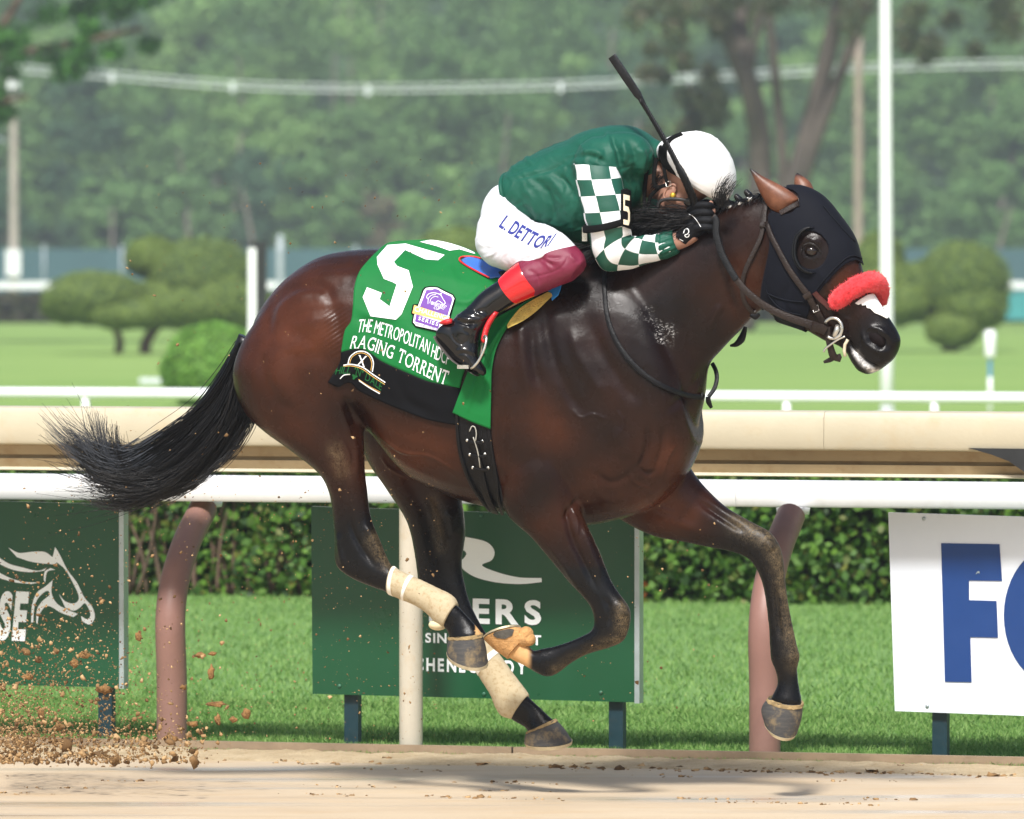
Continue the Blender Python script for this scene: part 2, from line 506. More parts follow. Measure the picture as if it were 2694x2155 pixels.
for s in np.linspace(0.02, .98, 22):
    p = fr0 + (fr1 - fr0) * s
    V, F = tube([(p[0], p[1], 0), (p[0], p[1], .5), (p[0], p[1], p[2])], .06, 8); mobj('post', V, F, M_farwhite, fr)
t = NT('screen_mesh')
c = t.mix(t.noise(t.coord('Object', (1, 1, .3)), .25, 5), hexlin('#2f4f57'), hexlin('#43676d'))
t.set(Base_Color=c, Roughness=.8)
M_screen = t.m
sf = thing('screen_fence', (0, 400, 0), 'dark blue-green screened fence below the wooded hill', 'fence')
fx = np.linspace(-60, 60, 31)
for i in range(30):
    V, F = box(((fx[i] + fx[i + 1]) / 2, 400, 1.42), fx[i + 1] - fx[i] - .12, .05, 2.7); mobj('panel', V, F, M_screen, sf, False)
for xx in fx:
    V, F = tube([(xx, 399.93, 0), (xx, 399.93, 1.5), (xx, 399.93, 2.95)], .06, 8); mobj('post', V, F, M_greypost, sf)

# ---- utility poles and cable
M_polew = paint('weathered_pole_wood', '#a9a097', .85, .2, 1.5)
M_pole2 = paint('brown_pole_wood', '#98897c', .85, .2, 1.5)
up1, t1 = vpole('utility_pole', 37, 172, 300, .19, M_polew, 'pale wooden utility pole at the left edge carrying cables', 'utility pole', top=.75)
x1 = up1.location.x
V, F = box((x1, 299.7, 2.0), .55, .45, 1.0); mobj('equipment_box', V, F, M_farwhite, up1, False)
V, F = tube([(x1 - .2, 299.7, 6.6), (x1 - .8, 299.7, 6.9), (x1 - 1.5, 299.7, 7.1)], .05, 8); mobj('bracket_arm', V, F, M_greypost, up1)
V, F = tube([t1 - UP * 1.6, t1 - UP * .8, t1 + UP * .02], [.2, .24, .2], 12); mobj('pole_top_sleeve', V, F, M_farwhite, up1)
up2, t2 = vpole('utility_pole', 2258, 82, 300, .19, M_pole2, 'brown wooden utility pole behind the white flagpole', 'utility pole', top=.8)
M_cable = paint('bright_cable', '#d3dadb', .45, .05)
cable = [(37, 187), (294, 206), (612, 231), (968, 240), (1475, 231), (1812, 212), (2258, 187), (2500, 178), (2760, 173)]
cb = thing('overhead_cable', AT(37, 187, 300) - UP * 0, 'pair of pale overhead cables with spacers strung between the utility poles', 'cable')
for off, rr in ((0, .034), (.22, .028)):
    pts = spline([AT(u, vv, 300) + UP * off for u, vv in cable], per=8)
    V, F = tube(pts, rr, 6); mobj('wire', V, F, M_cable, cb)
for u, vv in ((294, 203), (612, 228), (968, 237), (1475, 228), (1812, 209)):
    c = AT(u, vv, 299.9); V, F = box(c, .16, .1, .42); mobj('spacer', V, F, M_cable, cb, False)

# ---- clipped bushes and cloud-pruned topiary
M_yew = leafmat('yew_leaf', ['#586c32', '#71873d', '#889c4c', '#647d39'], .28)
M_boxw = leafmat('bush_leaf', ['#4c7a2c', '#6a9a3c', '#86b04e', '#588a34'], .25)
M_bark = paint('grey_brown_bark', '#5d4a3d', .9, .25, 3, .6, 25)
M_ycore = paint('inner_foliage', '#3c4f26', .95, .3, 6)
def lobe_tree(name, base, lobes, trunks, mat, label, cat, D, n=5200, size=.05):
    b = G(*base) if D is None else np.array([(base[0] - CX) / FPX * D, D, 0.0])
    r = thing(name, b, label, cat)
    for (u, vv, rx, rz, dd) in lobes:
        c = AT(u, vv, D + dd); px = FPX / (D + dd)
        rad = np.array([rx / px, .9 * rx / px, rz / px])
        V1, F1 = ellipsoid(c, rad * .93, nu=20, nv=14)
        m = MB(); m.add(V1, F1)
        C, d = shell_points(c, rad, n, thick=.1)
        bump_ = np.array([noise.noise(Vector(q * 3.2)) for q in C]); C += d * (bump_ * .07)[:, None]
        keep = C[:, 2] > .03
        V2, F2 = leaf_quads(C[keep], size * .9, 1.7, d[keep], .45)
        allV = np.concatenate([V1, V2]); allF = F1 + [tuple(f) for f in (F2 + len(V1))]
        mi = [1] * len(F1) + [0] * len(F2)
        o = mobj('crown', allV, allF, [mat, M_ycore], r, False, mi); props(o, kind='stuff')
    for path, r0 in trunks:
        pts = spline([AT(u, vv, D) for u, vv in path], per=5)
        pts[0][2] = min(pts[0][2], -.03)
        V, F = tube(pts, np.linspace(r0, r0 * .7, len(pts)), 10)
        mobj('trunk', V, F, M_bark, r)
    return r
def dp(*a): return tuple(x * 1.2496 for x in a)           # from the reduced view of the photograph
def lob(u, v, rx, rz, d=0): return dp(u, v, rx, rz) + (d,)
lobe_tree('topiary_tree', dp(290, 745), [lob(200, 628, 112, 58), lob(270, 662, 95, 34, -.3), lob(330, 640, 80, 50, .4), lob(430, 590, 118, 92, .8), lob(385, 650, 100, 44, -.2), lob(480, 640, 95, 60, .2), lob(318, 542, 56, 44, 1.0), lob(140, 645, 52, 36, .3)],
          [([dp(248, 748), dp(252, 715), dp(235, 680)], .1), ([dp(305, 748), dp(310, 715), dp(345, 670)], .14)], M_yew, 'cloud-pruned topiary tree left of the black and white pole', 'topiary', 168)
lobe_tree('topiary_tree', dp(2000, 738), [lob(2028, 598, 102, 92), lob(2046, 645, 78, 56, -.3), lob(1950, 608, 98, 60, .4), lob(1850, 560, 60, 70, .9), lob(1900, 640, 66, 44, -.2), lob(1870, 610, 70, 56, .5), lob(2006, 692, 60, 40, -.5)],
          [([dp(2001, 740), dp(2003, 715), dp(2006, 690)], .21)], M_yew, 'cloud-pruned topiary tree right of the flagpole', 'topiary', 172)
lobe_tree('topiary_tree', dp(950, 745), [lob(958, 530, 82, 52), lob(930, 590, 120, 80)], [([dp(950, 745), dp(950, 700), dp(950, 650)], .14)], M_yew, 'rounded topiary dome showing above the green saddle cloth', 'topiary', 175)
lobe_tree('round_bush', dp(465, 870), [lob(455, 778, 116, 98)], [([dp(455, 872), dp(455, 850), dp(455, 820)], .08)], M_boxw, 'bright green ball-shaped bush behind the horse\'s tail', 'bush', 105, 9000, .045)
M_sheet = paint('white_plate', '#d9dfe4', .4, .05)
V, F = box(G(402, 1008) + UP * .04, .42, .3, .08)
props(mobj('lawn_marker', V, F, M_sheet, None, False), 'small flat white marker lying on the lawn beside the ball bush', 'marker')
V, F = box(AT(2690, 805, 250), 1.2, .5, .9)
props(mobj('equipment_cover', V, F, paint('teal_cover', '#3f8f93', .5), None, False), 'small teal cover at the right edge below the far rail', 'cover')

# ---- hedge behind the white rail
M_hedge = leafmat('hedge_leaf', ['#203a16', '#31531d', '#476c27', '#658a34', '#3a5c21', '#6f7034'], .22)
M_autumn = paint('turned_leaf', '#b8642a', .6)
def rail_at(u, v):                                         # ground point
    return G(u, v)
ha, hb = G(-700, 1550), G(3400, 1611)
hedge('leafy_hedge', ha, hb, 1.6, .92, 66000, .04, M_hedge, 'dense green hedge running behind the white rail and signs')
Vt = []
hg = [o for o in bpy.data.objects if o.name.startswith('leafy_hedge')][0]
for u, v in ((1970, 1400), (1985, 1480), (2145, 1372), (1868, 1375), (1700, 1545)):
    p = AT(u, v, G(u, 1580)[1] - .05)
    C = p + rng.normal(size=(7, 3)) * .018
    V, F = leaf_quads(C, .035, 1.4, np.tile(NS, (7, 1)), .6)
    mobj('turned_leaf', V, F, M_autumn, hg, False)
m = MB()
for i in range(34):                                        # bare stems show on the left
    u = rng.uniform(300, 820); p = G(u, 1566) + NS * rng.uniform(-.05, .1); L = rng.normal(size=2) * .12
    pts = spline([p, p + UP * .3 + FW * L[0] * .5, p + UP * rng.uniform(.5, .85) + FW * (L[0] + L[1] * .6)], per=4)
    m.add(*tube(pts, np.linspace(.014, .005, len(pts)), 5))
o = m.build('bare_stems', M_bark, hg); props(o, kind='stuff')

# ---- grass blades on the verge
def blades(n, s0, s1, c0, c1, h, w):
    s = rng.uniform(s0, s1, n); c = c0 + (c1 - c0) * rng.random(n) ** 1.4
    B = EDGE + (s - c * .32)[:, None] * FW - c[:, None] * NS
    B[:, 2] = 0
    cl = np.array([noise.noise(Vector((p[0] * 1.7, p[1] * 1.7, 0))) for p in B])
    hh = h * rng.uniform(.5, 1.25, n) * (1 + .35 * cl)
    a = rng.uniform(0, 2 * math.pi, n)
    W = np.stack([np.cos(a), np.sin(a), np.zeros(n)], 1) * w
    lean = rng.normal(size=(n, 3)) * .45 * hh[:, None]; lean[:, 2] = 0
    T = B + UP * hh[:, None] + lean
    Mi = B + UP * (hh * .6)[:, None] + lean * .35
    V = np.stack([B - W, B + W, Mi + W * .8, T, Mi - W * .8], 1).reshape(-1, 3)
    return V, np.arange(n * 5).reshape(n, 5)
M_grass = leafmat('grass_blade', ['#57823c', '#6f984b', '#84a859', '#9dba71', '#789c51'], .35, .6)
V1, F1 = blades(105000, -3.0, 3.0, -.02, 3.4, .024, .0019)
V2, F2 = blades(64000, -3.6, 4.2, 3.0, 14.3, .026, .003)
o = mobj('grass', np.concatenate([V1, V2]), np.concatenate([F1, F2 + len(V1)]), M_grass, None, False)
props(o, 'short green grass of the verge behind the rail', 'grass', None, 'stuff')
HAZE = .0007
# ================================================================== woods and big trees
M_wood = leafmat('woodland_leaf', ['#4f7440', '#5d8448', '#6c9352', '#7a9f5c', '#608a4c'], .3)
M_wood3 = leafmat('bright_woodland_leaf', ['#6b9450', '#7ea65b', '#92b66a', '#86ac60'], .3)
M_wood4 = leafmat('dark_woodland_leaf', ['#395a3c', '#466a46', '#527650'], .25)
M_wood2 = leafmat('reddish_leaf', ['#5f5a44', '#746a50', '#6a7348', '#7f7058'], .2)
M_trunk = paint('pale_trunk_bark', '#7b7068', .9, .2, 2)
def crown_points(clumps, per, flat=.75):
    P_ = []; Nn = []
    for c, r in clumps:
        d = rng.normal(size=(per, 3)); d /= np.linalg.norm(d, axis=1)[:, None]
        k = rng.random(per) ** .45
        P_.append(c + d * (k * r)[:, None] * np.array([1, 1, flat])); Nn.append(d + UP * .4)
    return np.concatenate(P_), np.concatenate(Nn)
FV, FF, FM, nn = [], [], [], 0
def addm(V, F, m):
    global nn
    FV.append(V); FF.append(np.asarray(F) + nn); FM.append(np.full(len(F), m)); nn += len(V)
def crown(cx, cy, z0, h, w, nc, per, size, m):
    """a full crown: clumps over its whole outline, rounder on top"""
    cl = []
    for i in range(nc):
        tz = rng.uniform(0, 1); a = rng.uniform(0, 2 * math.pi)
        wd = w * (math.sin(math.pi * (tz * .8 + .12)) ** .7) * rng.uniform(.55, 1.0)
        cl.append((np.array([cx + math.cos(a) * wd, cy - abs(math.sin(a)) * wd * .7, z0 + (h - z0) * tz]), rng.uniform(.7, 1.25) * w * .36))
    C, Nn = crown_points(cl, per)
    V, F = leaf_quads(C, size, 1.3, Nn, .7); addm(V, F, m)
rows = [(424, 4.2, .2, 7.0, 2.6), (436, 5.0, 1.0, 12.5, 3.2), (452, 5.6, 3, 18, 3.8), (470, 6.2, 7, 24, 4.4), (492, 7.0, 12, 31, 5.0)]
for D, step, z0, H, w in rows:
    x = -D * .135
    while x < D * .135:
        h = H * rng.uniform(.82, 1.15); cx = x + rng.uniform(-1.2, 1.2); cy = D + rng.uniform(-4, 4)
        crown(cx, cy, z0, h, w * rng.uniform(.8, 1.2), 26, *((230, .235) if abs(cx) < D * .072 else (80, .40)), rng.choice([0, 0, 0, 3, 3, 4, 1], p=[.25, .2, .15, .15, .12, .09, .04]))
        if rng.random() < .45:
            tx = cx + rng.uniform(-2, 2); pts = spline([(tx, cy - 4, -.5), (tx + rng.uniform(-.5, .5), cy - 4, h * .3), (tx + rng.uniform(-1.2, 1.2), cy - 3.5, h * .75)], per=3)
            V, F = tube(pts, np.linspace(.17, .06, len(pts)) * rng.uniform(.7, 1.3), 6, False); addm(V, F, 2)
        x += step * rng.uniform(.55, .95)
o = mobj('woodland', np.concatenate(FV), np.concatenate(FF), [M_wood, M_wood2, M_trunk, M_wood3, M_wood4], None, False, np.concatenate(FM))
props(o, 'hazy green woodland covering the whole background', 'woodland', None, 'stuff')
# rising ground behind the woods
hv = []; hf = []
xs = np.linspace(-140, 140, 25)
for j, (yy, zz) in enumerate(((415, -.1), (450, 3), (500, 12), (560, 30), (640, 42))):
    for xx in xs: hv.append((xx, yy, zz + (noise.noise(Vector((xx * .05, yy * .02, 0))) * 2.5 if j else 0)))
for j in range(4):
    for i in range(24): hf.append((j * 25 + i, j * 25 + i + 1, j * 25 + i + 26, j * 25 + i + 25))
props(mobj('wooded_hill', np.array(hv), hf, paint('hill_undergrowth', '#2f4a26', .95, .3, .2), None), None, None, None, 'structure')

# ---- many-stemmed big tree behind the horse's head
Dt = 225.0
def tpt(u, v, dd=0): return AT(u * 1.2496, v * 1.2496, Dt + dd)
big = thing('willow_tree', tpt(1545, 700) * np.array([1, 1, 0]), 'large tree with several leaning dark trunks above the horse\'s head', 'tree')
stems = [([(1530, 700), (1560, 560), (1598, 400), (1590, 230), (1530, 60), (1470, -80)], 38), ([(1612, 470), (1600, 330), (1572, 170), (1560, 20), (1545, -100)], 24),
         ([(1560, 700), (1610, 540), (1672, 380), (1720, 210), (1762, 30), (1790, -90)], 32), ([(1664, 470), (1705, 330), (1760, 180), (1840, -20), (1880, -100)], 20),
         ([(1590, 560), (1645, 400), (1640, 240), (1622, 60), (1610, -90)], 17), ([(1598, 300), (1580, 160), (1600, 40), (1650, -90)], 14)]
M_dtrunk = paint('dark_trunk_bark', '#4c443c', .9, .3, 1.2, .5, 10)
m = MB()
for path, w in stems:
    pts = spline([tpt(u, v, rng.uniform(-.6, .6)) for u, v in path], per=5)
    if path[0][1] == 700: pts[0][2] = -.2
    m.add(*tube(pts, np.linspace(w, w * .6, len(pts)) * 1.2496 * Dt / FPX * .8, 10))
m.build('trunk', M_dtrunk, big)
M_droop = leafmat('willow_leaf', ['#3f4a2f', '#55603c', '#665a48', '#4b5a38', '#6d7450'], .25)
cl = []
for i in range(70):
    u = rng.uniform(1330, 2140); v = rng.uniform(-130, 110 if u > 1780 or u < 1500 else 60)
    cl.append((tpt(u, v, rng.uniform(-3, 3)), rng.uniform(.28, .7)))
for i in range(26):
    u = rng.uniform(1350, 1520); v = rng.uniform(100, 420)
    cl.append((tpt(u, v, rng.uniform(0, 4)), rng.uniform(.25, .55)))
C, Nn = crown_points(cl, 120, 1.0)
V, F = leaf_quads(C, .105, 2.6, Nn, 1.2)
props(mobj('crown', V, F, M_droop, big, False), kind='stuff')
# ---- overhanging tree top left
Dl = 190.0
def lpt(u, v, dd=0): return AT(u * 1.2496, v * 1.2496, Dl + dd)
tl = thing('maple_tree', lpt(-260, 700) * np.array([1, 1, 0]), 'dark green tree whose boughs hang into the top left corner', 'tree')
m = MB()
for path, w in (([(-260, 1000), (-250, 640), (-240, 300), (-200, 60), (-150, -150)], 42), ([(-235, 260), (-90, 150), (0, 60), (60, -40)], 15), ([(-215, 150), (0, 120), (160, 90), (300, 60)], 12), ([(-240, 340), (-110, 250), (0, 215), (60, 205)], 10)):
    pts = spline([lpt(u, v) for u, v in path], per=5)
    if path[0][1] == 1000: pts[0][2] = -.2
    m.add(*tube(pts, np.linspace(w, w * .45, len(pts)) * 1.2496 * Dl / FPX, 10))
m.build('trunk', M_bark, tl)
M_maple = leafmat('maple_leaf', ['#1d3f14', '#2c5a1a', '#3f7424', '#55902f'], .3)
cl = []
for i in range(120):
    u = rng.uniform(-420, 400); lim = 205 - max(0, u - 60) * .36 if u < 330 else 60
    v = rng.uniform(-220, lim)
    cl.append((lpt(u, v, rng.uniform(-3, 3)), rng.uniform(.25, .6)))
for i in range(14):
    cl.append((lpt(rng.uniform(-90, 30), rng.uniform(190, 255), rng.uniform(-1, 1)), rng.uniform(.2, .4)))
C, Nn = crown_points(cl, 130, .7)
V, F = leaf_quads(C, .13, 1.3, Nn, .8)
props(mobj('crown', V, F, M_maple, tl, False), kind='stuff')

# ---- summer haze over the whole place
hz = NT('haze_air')
hz.t.nodes.remove(hz.b)
pv = hz.n('VolumePrincipled'); pv.inputs['Density'].default_value = HAZE; pv.inputs['Color'].default_value = (.90, .95, .98, 1); pv.inputs['Anisotropy'].default_value = .3
hz.l(pv.outputs[0], hz.o.inputs['Volume'])
V, F = box((0, 325, 29.5), 330, 720, 61); F = [f[::-1] for f in F]
o = mobj('haze', V, [f[::-1] for f in F], hz.m, None, False); props(o, 'thin pale summer haze filling the air', 'haze', None, 'stuff')
# ================================================================== the horse
HORSE_BASE = P(1240, 1700, 0.0); HORSE_BASE[2] = 0.0
horse = thing('racehorse', HORSE_BASE, 'dark bay racehorse at full gallop wearing number five cloth', 'horse')
def lat_of(p): return (np.asarray(p) - HORSE0) @ NS
def section_loft(S, k=28, per=4, sq=1.0):
    """S rows: u1,v1,u2,v2,lat,t,(w): two outline pixels, side offset, half thickness"""
    S = [tuple(r) + (0.0,) * (7 - len(r)) for r in S]
    Q = spline(np.array(S, float), per=per)
    a = np.linspace(0, 2 * math.pi, k, endpoint=False)
    ca, sa = np.cos(a), np.sin(a)
    if sq != 1.0:
        ca = np.sign(ca) * np.abs(ca) ** sq; sa = np.sign(sa) * np.abs(sa) ** sq
    R = []
    for u1, v1, u2, v2, lat, t_, w in Q:
        p1, p2 = P(u1, v1, lat), P(u2, v2, lat)
        c, h = (p1 + p2) / 2, (p1 - p2) / 2
        R.append(c + ca[:, None] * h + sa[:, None] * (NS * t_ - UP * w))
    return rings(R)
trunk = [(665, 900, 700, 1040, 0, .07), (690, 822, 722, 1120, 0, .17), (758, 735, 800, 1150, 0, .245), (850, 674, 895, 1130, 0, .275),
         (950, 656, 985, 1140, 0, .275), (1060, 655, 1075, 1246, 0, .285), (1180, 670, 1190, 1308, 0, .30), (1290, 694, 1290, 1337, 0, .295),
         (1400, 706, 1390, 1360, 0, .265), (1500, 694, 1500, 1385, 0, .235), (1580, 684, 1610, 1372, 0, .22), (1660, 690, 1715, 1335, 0, .205),
         (1740, 770, 1800, 1255, 0, .18), (1790, 900, 1842, 1170, 0, .12)]
neck = [(1520, 694, 1690, 1290, 0, .15), (1590, 672, 1800, 1190, 0, .15), (1650, 650, 1848, 1070, 0, .135), (1720, 612, 1862, 970, 0, .112),
        (1800, 578, 1895, 925, 0, .098), (1885, 550, 1945, 872, 0, .088), (1970, 520, 1995, 822, 0, .08), (2050, 500, 2035, 800, 0, .068)]
head = [(2010, 520, 1995, 770, 0, .06), (2052, 496, 2008, 806, 0, .075), (2105, 491, 2022, 822, 0, .09), (2162, 517, 2045, 842, 0, .1), (2212, 576, 2085, 856, 0, .1),
        (2246, 628, 2118, 868, 0, .09), (2264, 690, 2150, 886, 0, .074), (2276, 730, 2175, 900, 0, .062), (2306, 780, 2200, 908, 0, .055),
        (2335, 828, 2225, 925, 0, .054), (2360, 868, 2238, 950, 0, .058), (2370, 895, 2258, 975, 0, .054), (2364, 922, 2282, 986, 0, .042), (2352, 945, 2310, 977, 0, .02)]
near_hind = [(960, 790, 705, 800, .11, .10), (985, 880, 640, 900, .135, .14), (975, 990, 615, 985, .145, .15), (955, 1075, 637, 1070, .15, .135),
             (954, 1130, 688, 1128, .15, .115), (957, 1188, 770, 1188, .15, .092), (958, 1240, 840, 1245, .148, .076), (964, 1285, 865, 1290, .145, .062),
             (970, 1334, 873, 1330, .142, .052), (980, 1375, 877, 1375, .14, .045), (1000, 1420, 880, 1420, .14, .042), (1012, 1450, 879, 1465, .14, .042),
             (1027, 1483, 886, 1492, .14, .042), (1038, 1496, 918, 1518, .14, .04), (1050, 1503, 965, 1540, .14, .036), (1066, 1512, 1020, 1560, .14, .031),
             (1090, 1525, 1055, 1577, .14, .027), (1130, 1546, 1098, 1594, .14, .026), (1165, 1568, 1130, 1615, .14, .028), (1200, 1590, 1162, 1645, .14, .034),
             (1228, 1618, 1176, 1660, .14, .028), (1254, 1648, 1180, 1672, .14, .034), (1270, 1672, 1184, 1684, .14, .042), (1272, 1690, 1188, 1702, .14, .03)]
far_hind = [(1160, 1100, 900, 1000, -.12, .12), (1190, 1210, 940, 1130, -.13, .115), (1210, 1285, 968, 1212, -.135, .095), (1214, 1316, 1012, 1278, -.135, .085), (1220, 1353, 1064, 1358, -.135, .07),
            (1224, 1404, 1080, 1402, -.135, .058), (1220, 1440, 1088, 1441, -.135, .052), (1215, 1478, 1094, 1480, -.135, .045), (1218, 1512, 1098, 1515, -.135, .042),
            (1224, 1540, 1101, 1545, -.135, .042), (1232, 1572, 1112, 1585, -.135, .04), (1246, 1606, 1150, 1632, -.135, .035), (1270, 1650, 1206, 1692, -.135, .028),
            (1300, 1698, 1245, 1740, -.135, .026), (1330, 1748, 1280, 1794, -.135, .026), (1362, 1796, 1306, 1844, -.135, .028), (1386, 1828, 1334, 1884, -.135, .035),
            (1418, 1858, 1366, 1906, -.135, .027), (1442, 1882, 1384, 1916, -.135, .032), (1458, 1896, 1390, 1930, -.135, .04), (1462, 1912, 1396, 1940, -.135, .03)]
near_fore = [(1500, 1080, 1300, 1130, .10, .09), (1508, 1180, 1305, 1240, .125, .10), (1512, 1262, 1318, 1310, .14, .09), (1517, 1310, 1336, 1356, .145, .078), (1530, 1350, 1365, 1385, .145, .069),
             (1551, 1395, 1397, 1413, .145, .06), (1579, 1455, 1442, 1466, .145, .051), (1607, 1525, 1497, 1532, .145, .043), (1630, 1562, 1530, 1567, .145, .04),
             (1651, 1590, 1553, 1596, .145, .042), (1660, 1614, 1562, 1625, .145, .043), (1657, 1646, 1562, 1646, .145, .042), (1641, 1686, 1552, 1662, .145, .038),
             (1606, 1704, 1530, 1673, .145, .032), (1572, 1714, 1505, 1684, .145, .027), (1542, 1724, 1474, 1695, .145, .026), (1504, 1745, 1448, 1702, .145, .027),
             (1468, 1772, 1424, 1706, .145, .033), (1440, 1782, 1404, 1712, .145, .034), (1410, 1770, 1396, 1706, .145, .03), (1380, 1752, 1388, 1692, .145, .028), (1350, 1738, 1384, 1680, .145, .034), (1326, 1720, 1372, 1668, .145, .03)]
far_fore = [(1770, 1130, 1570, 1290, -.10, .10), (1800, 1200, 1605, 1345, -.13, .105), (1832, 1254, 1650, 1378, -.14, .092), (1880, 1307, 1722, 1412, -.145, .075), (1917, 1338, 1797, 1426, -.145, .06),
            (1955, 1360, 1862, 1440, -.145, .05), (1992, 1380, 1915, 1450, -.145, .044), (2024, 1397, 1950, 1461, -.145, .042), (2048, 1428, 1972, 1474, -.145, .043),
            (2060, 1465, 1990, 1497, -.145, .04), (2064, 1500, 2001, 1522, -.145, .034), (2068, 1543, 2009, 1550, -.145, .03), (2076, 1595, 2016, 1595, -.145, .027),
            (2089, 1659, 2023, 1660, -.145, .027), (2098, 1701, 2025, 1700, -.145, .031), (2105, 1729, 2028, 1736, -.145, .035), (2098, 1757, 2039, 1761, -.145, .03),
            (2100, 1790, 2046, 1795, -.145, .027), (2106, 1825, 2038, 1818, -.145, .033), (2110, 1850, 2028, 1838, -.145, .042), (2106, 1868, 2030, 1856, -.145, .03)]
B = MB()
for S, q in ((trunk, .92), (neck, 1.0), (head, .95), (near_hind, 1.0), (far_hind, 1.0), (near_fore, 1.0), (far_fore, 1.0)):
    B.add(*section_loft(S, 32, 4, q))
def blob(u, v, lat, ru, rv, rl):                           # muscle mass
    c = P(u, v, lat); B.add(*ellipsoid(c, (ru, rl, rv), (FW, NS, UP), 18, 12))
blob(1470, 1010, .15, .17, .24, .085)                     # shoulder blade
blob(1590, 1180, .09, .17, .17, .10)                      # point of the shoulder
blob(1710, 1150, -.10, .12, .14, .10)
blob(1690, 1200, .05, .12, .13, .10)
blob(820, 900, .17, .15, .2, .09)                         # quarters
blob(905, 1000, .19, .07, .12, .07)                       # stifle
blob(2080, 800, .05, .06, .06, .035); blob(2080, 800, -.05, .06, .06, .035)   # cheeks
blob(2145, 640, .07, .04, .04, .03); blob(2145, 640, -.075, .045, .045, .035)  # brows
blob(2312, 893, .035, .035, .04, .03); blob(2312, 893, -.035, .035, .04, .03)  # nostrils
blob(2275, 965, .0, .035, .022, .03)
def remeshed(B, vox, smooth_it=6, fac=.5):
    me = fast_mesh('tmp', np.concatenate(B.V), B.F)
    o = bpy.data.objects.new('tmp', me); COL.objects.link(o)
    md = o.modifiers.new('r', 'REMESH'); md.mode = 'VOXEL'; md.voxel_size = vox
    sm = o.modifiers.new('s', 'SMOOTH'); sm.factor = fac; sm.iterations = smooth_it
    dg = bpy.context.evaluated_depsgraph_get()
    ev = o.evaluated_get(dg); m2 = ev.to_mesh()
    V = np.zeros(len(m2.vertices) * 3); m2.vertices.foreach_get('co', V); V = V.reshape(-1, 3)
    Nn = np.zeros(len(m2.vertices) * 3); m2.vertices.foreach_get('normal', Nn); Nn = Nn.reshape(-1, 3)
    F = np.zeros(len(m2.loops), np.int32); m2.loops.foreach_get('vertex_index', F)
    F = F.reshape(-1, 4)
    ev.to_mesh_clear(); bpy.data.objects.remove(o); bpy.data.meshes.remove(me)
    return V, F, Nn
HV, HF, HN = remeshed(B, .0058, 23, .5)
def seg_dist(px, line):
    d = np.full(len(px), 1e9); tt = np.zeros(len(px)); m = len(line) - 1
    for i in range(m):
        a, b = np.asarray(line[i], float), np.asarray(line[i + 1], float)
        ab = b - a; t_ = np.clip(((px - a) @ ab) / (ab @ ab + 1e-9), 0, 1)
        q = np.linalg.norm(px - (a + t_[:, None] * ab), axis=1)
        up = q < d; d[up] = q[up]; tt[up] = (i + t_[up]) / m
    return d, tt
CAMDIR = -np.array([0, 1.0, 0])
def sculpt(V, Nn, strokes):
    px = to_px(V); lat = lat_of(V)
    out = V.copy()
    for line, wid, amp, l0, l1 in strokes:
        L = spline(line, per=5) if len(line) > 2 else np.array(line, float)
        d, tt = seg_dist(px, L)
        m = (d < wid * 3) & (lat > l0) & (lat < l1) & (Nn @ NS > .05)
        taper = np.clip(np.minimum(tt, 1 - tt) * 5, 0, 1) if len(line) > 1 and (line[0] != line[-1]) else 1.0
        taper = np.where(np.isscalar(taper), 1, taper) * .85 + .15
        out[m] += Nn[m] * (amp * np.exp(-(d[m] / wid) ** 2) * (taper[m] if hasattr(taper, '__len__') else 1))[:, None]
    return out
NEAR = (.02, 1.0); FAR = (-1.0, -.04); ALL = (-1, 1)
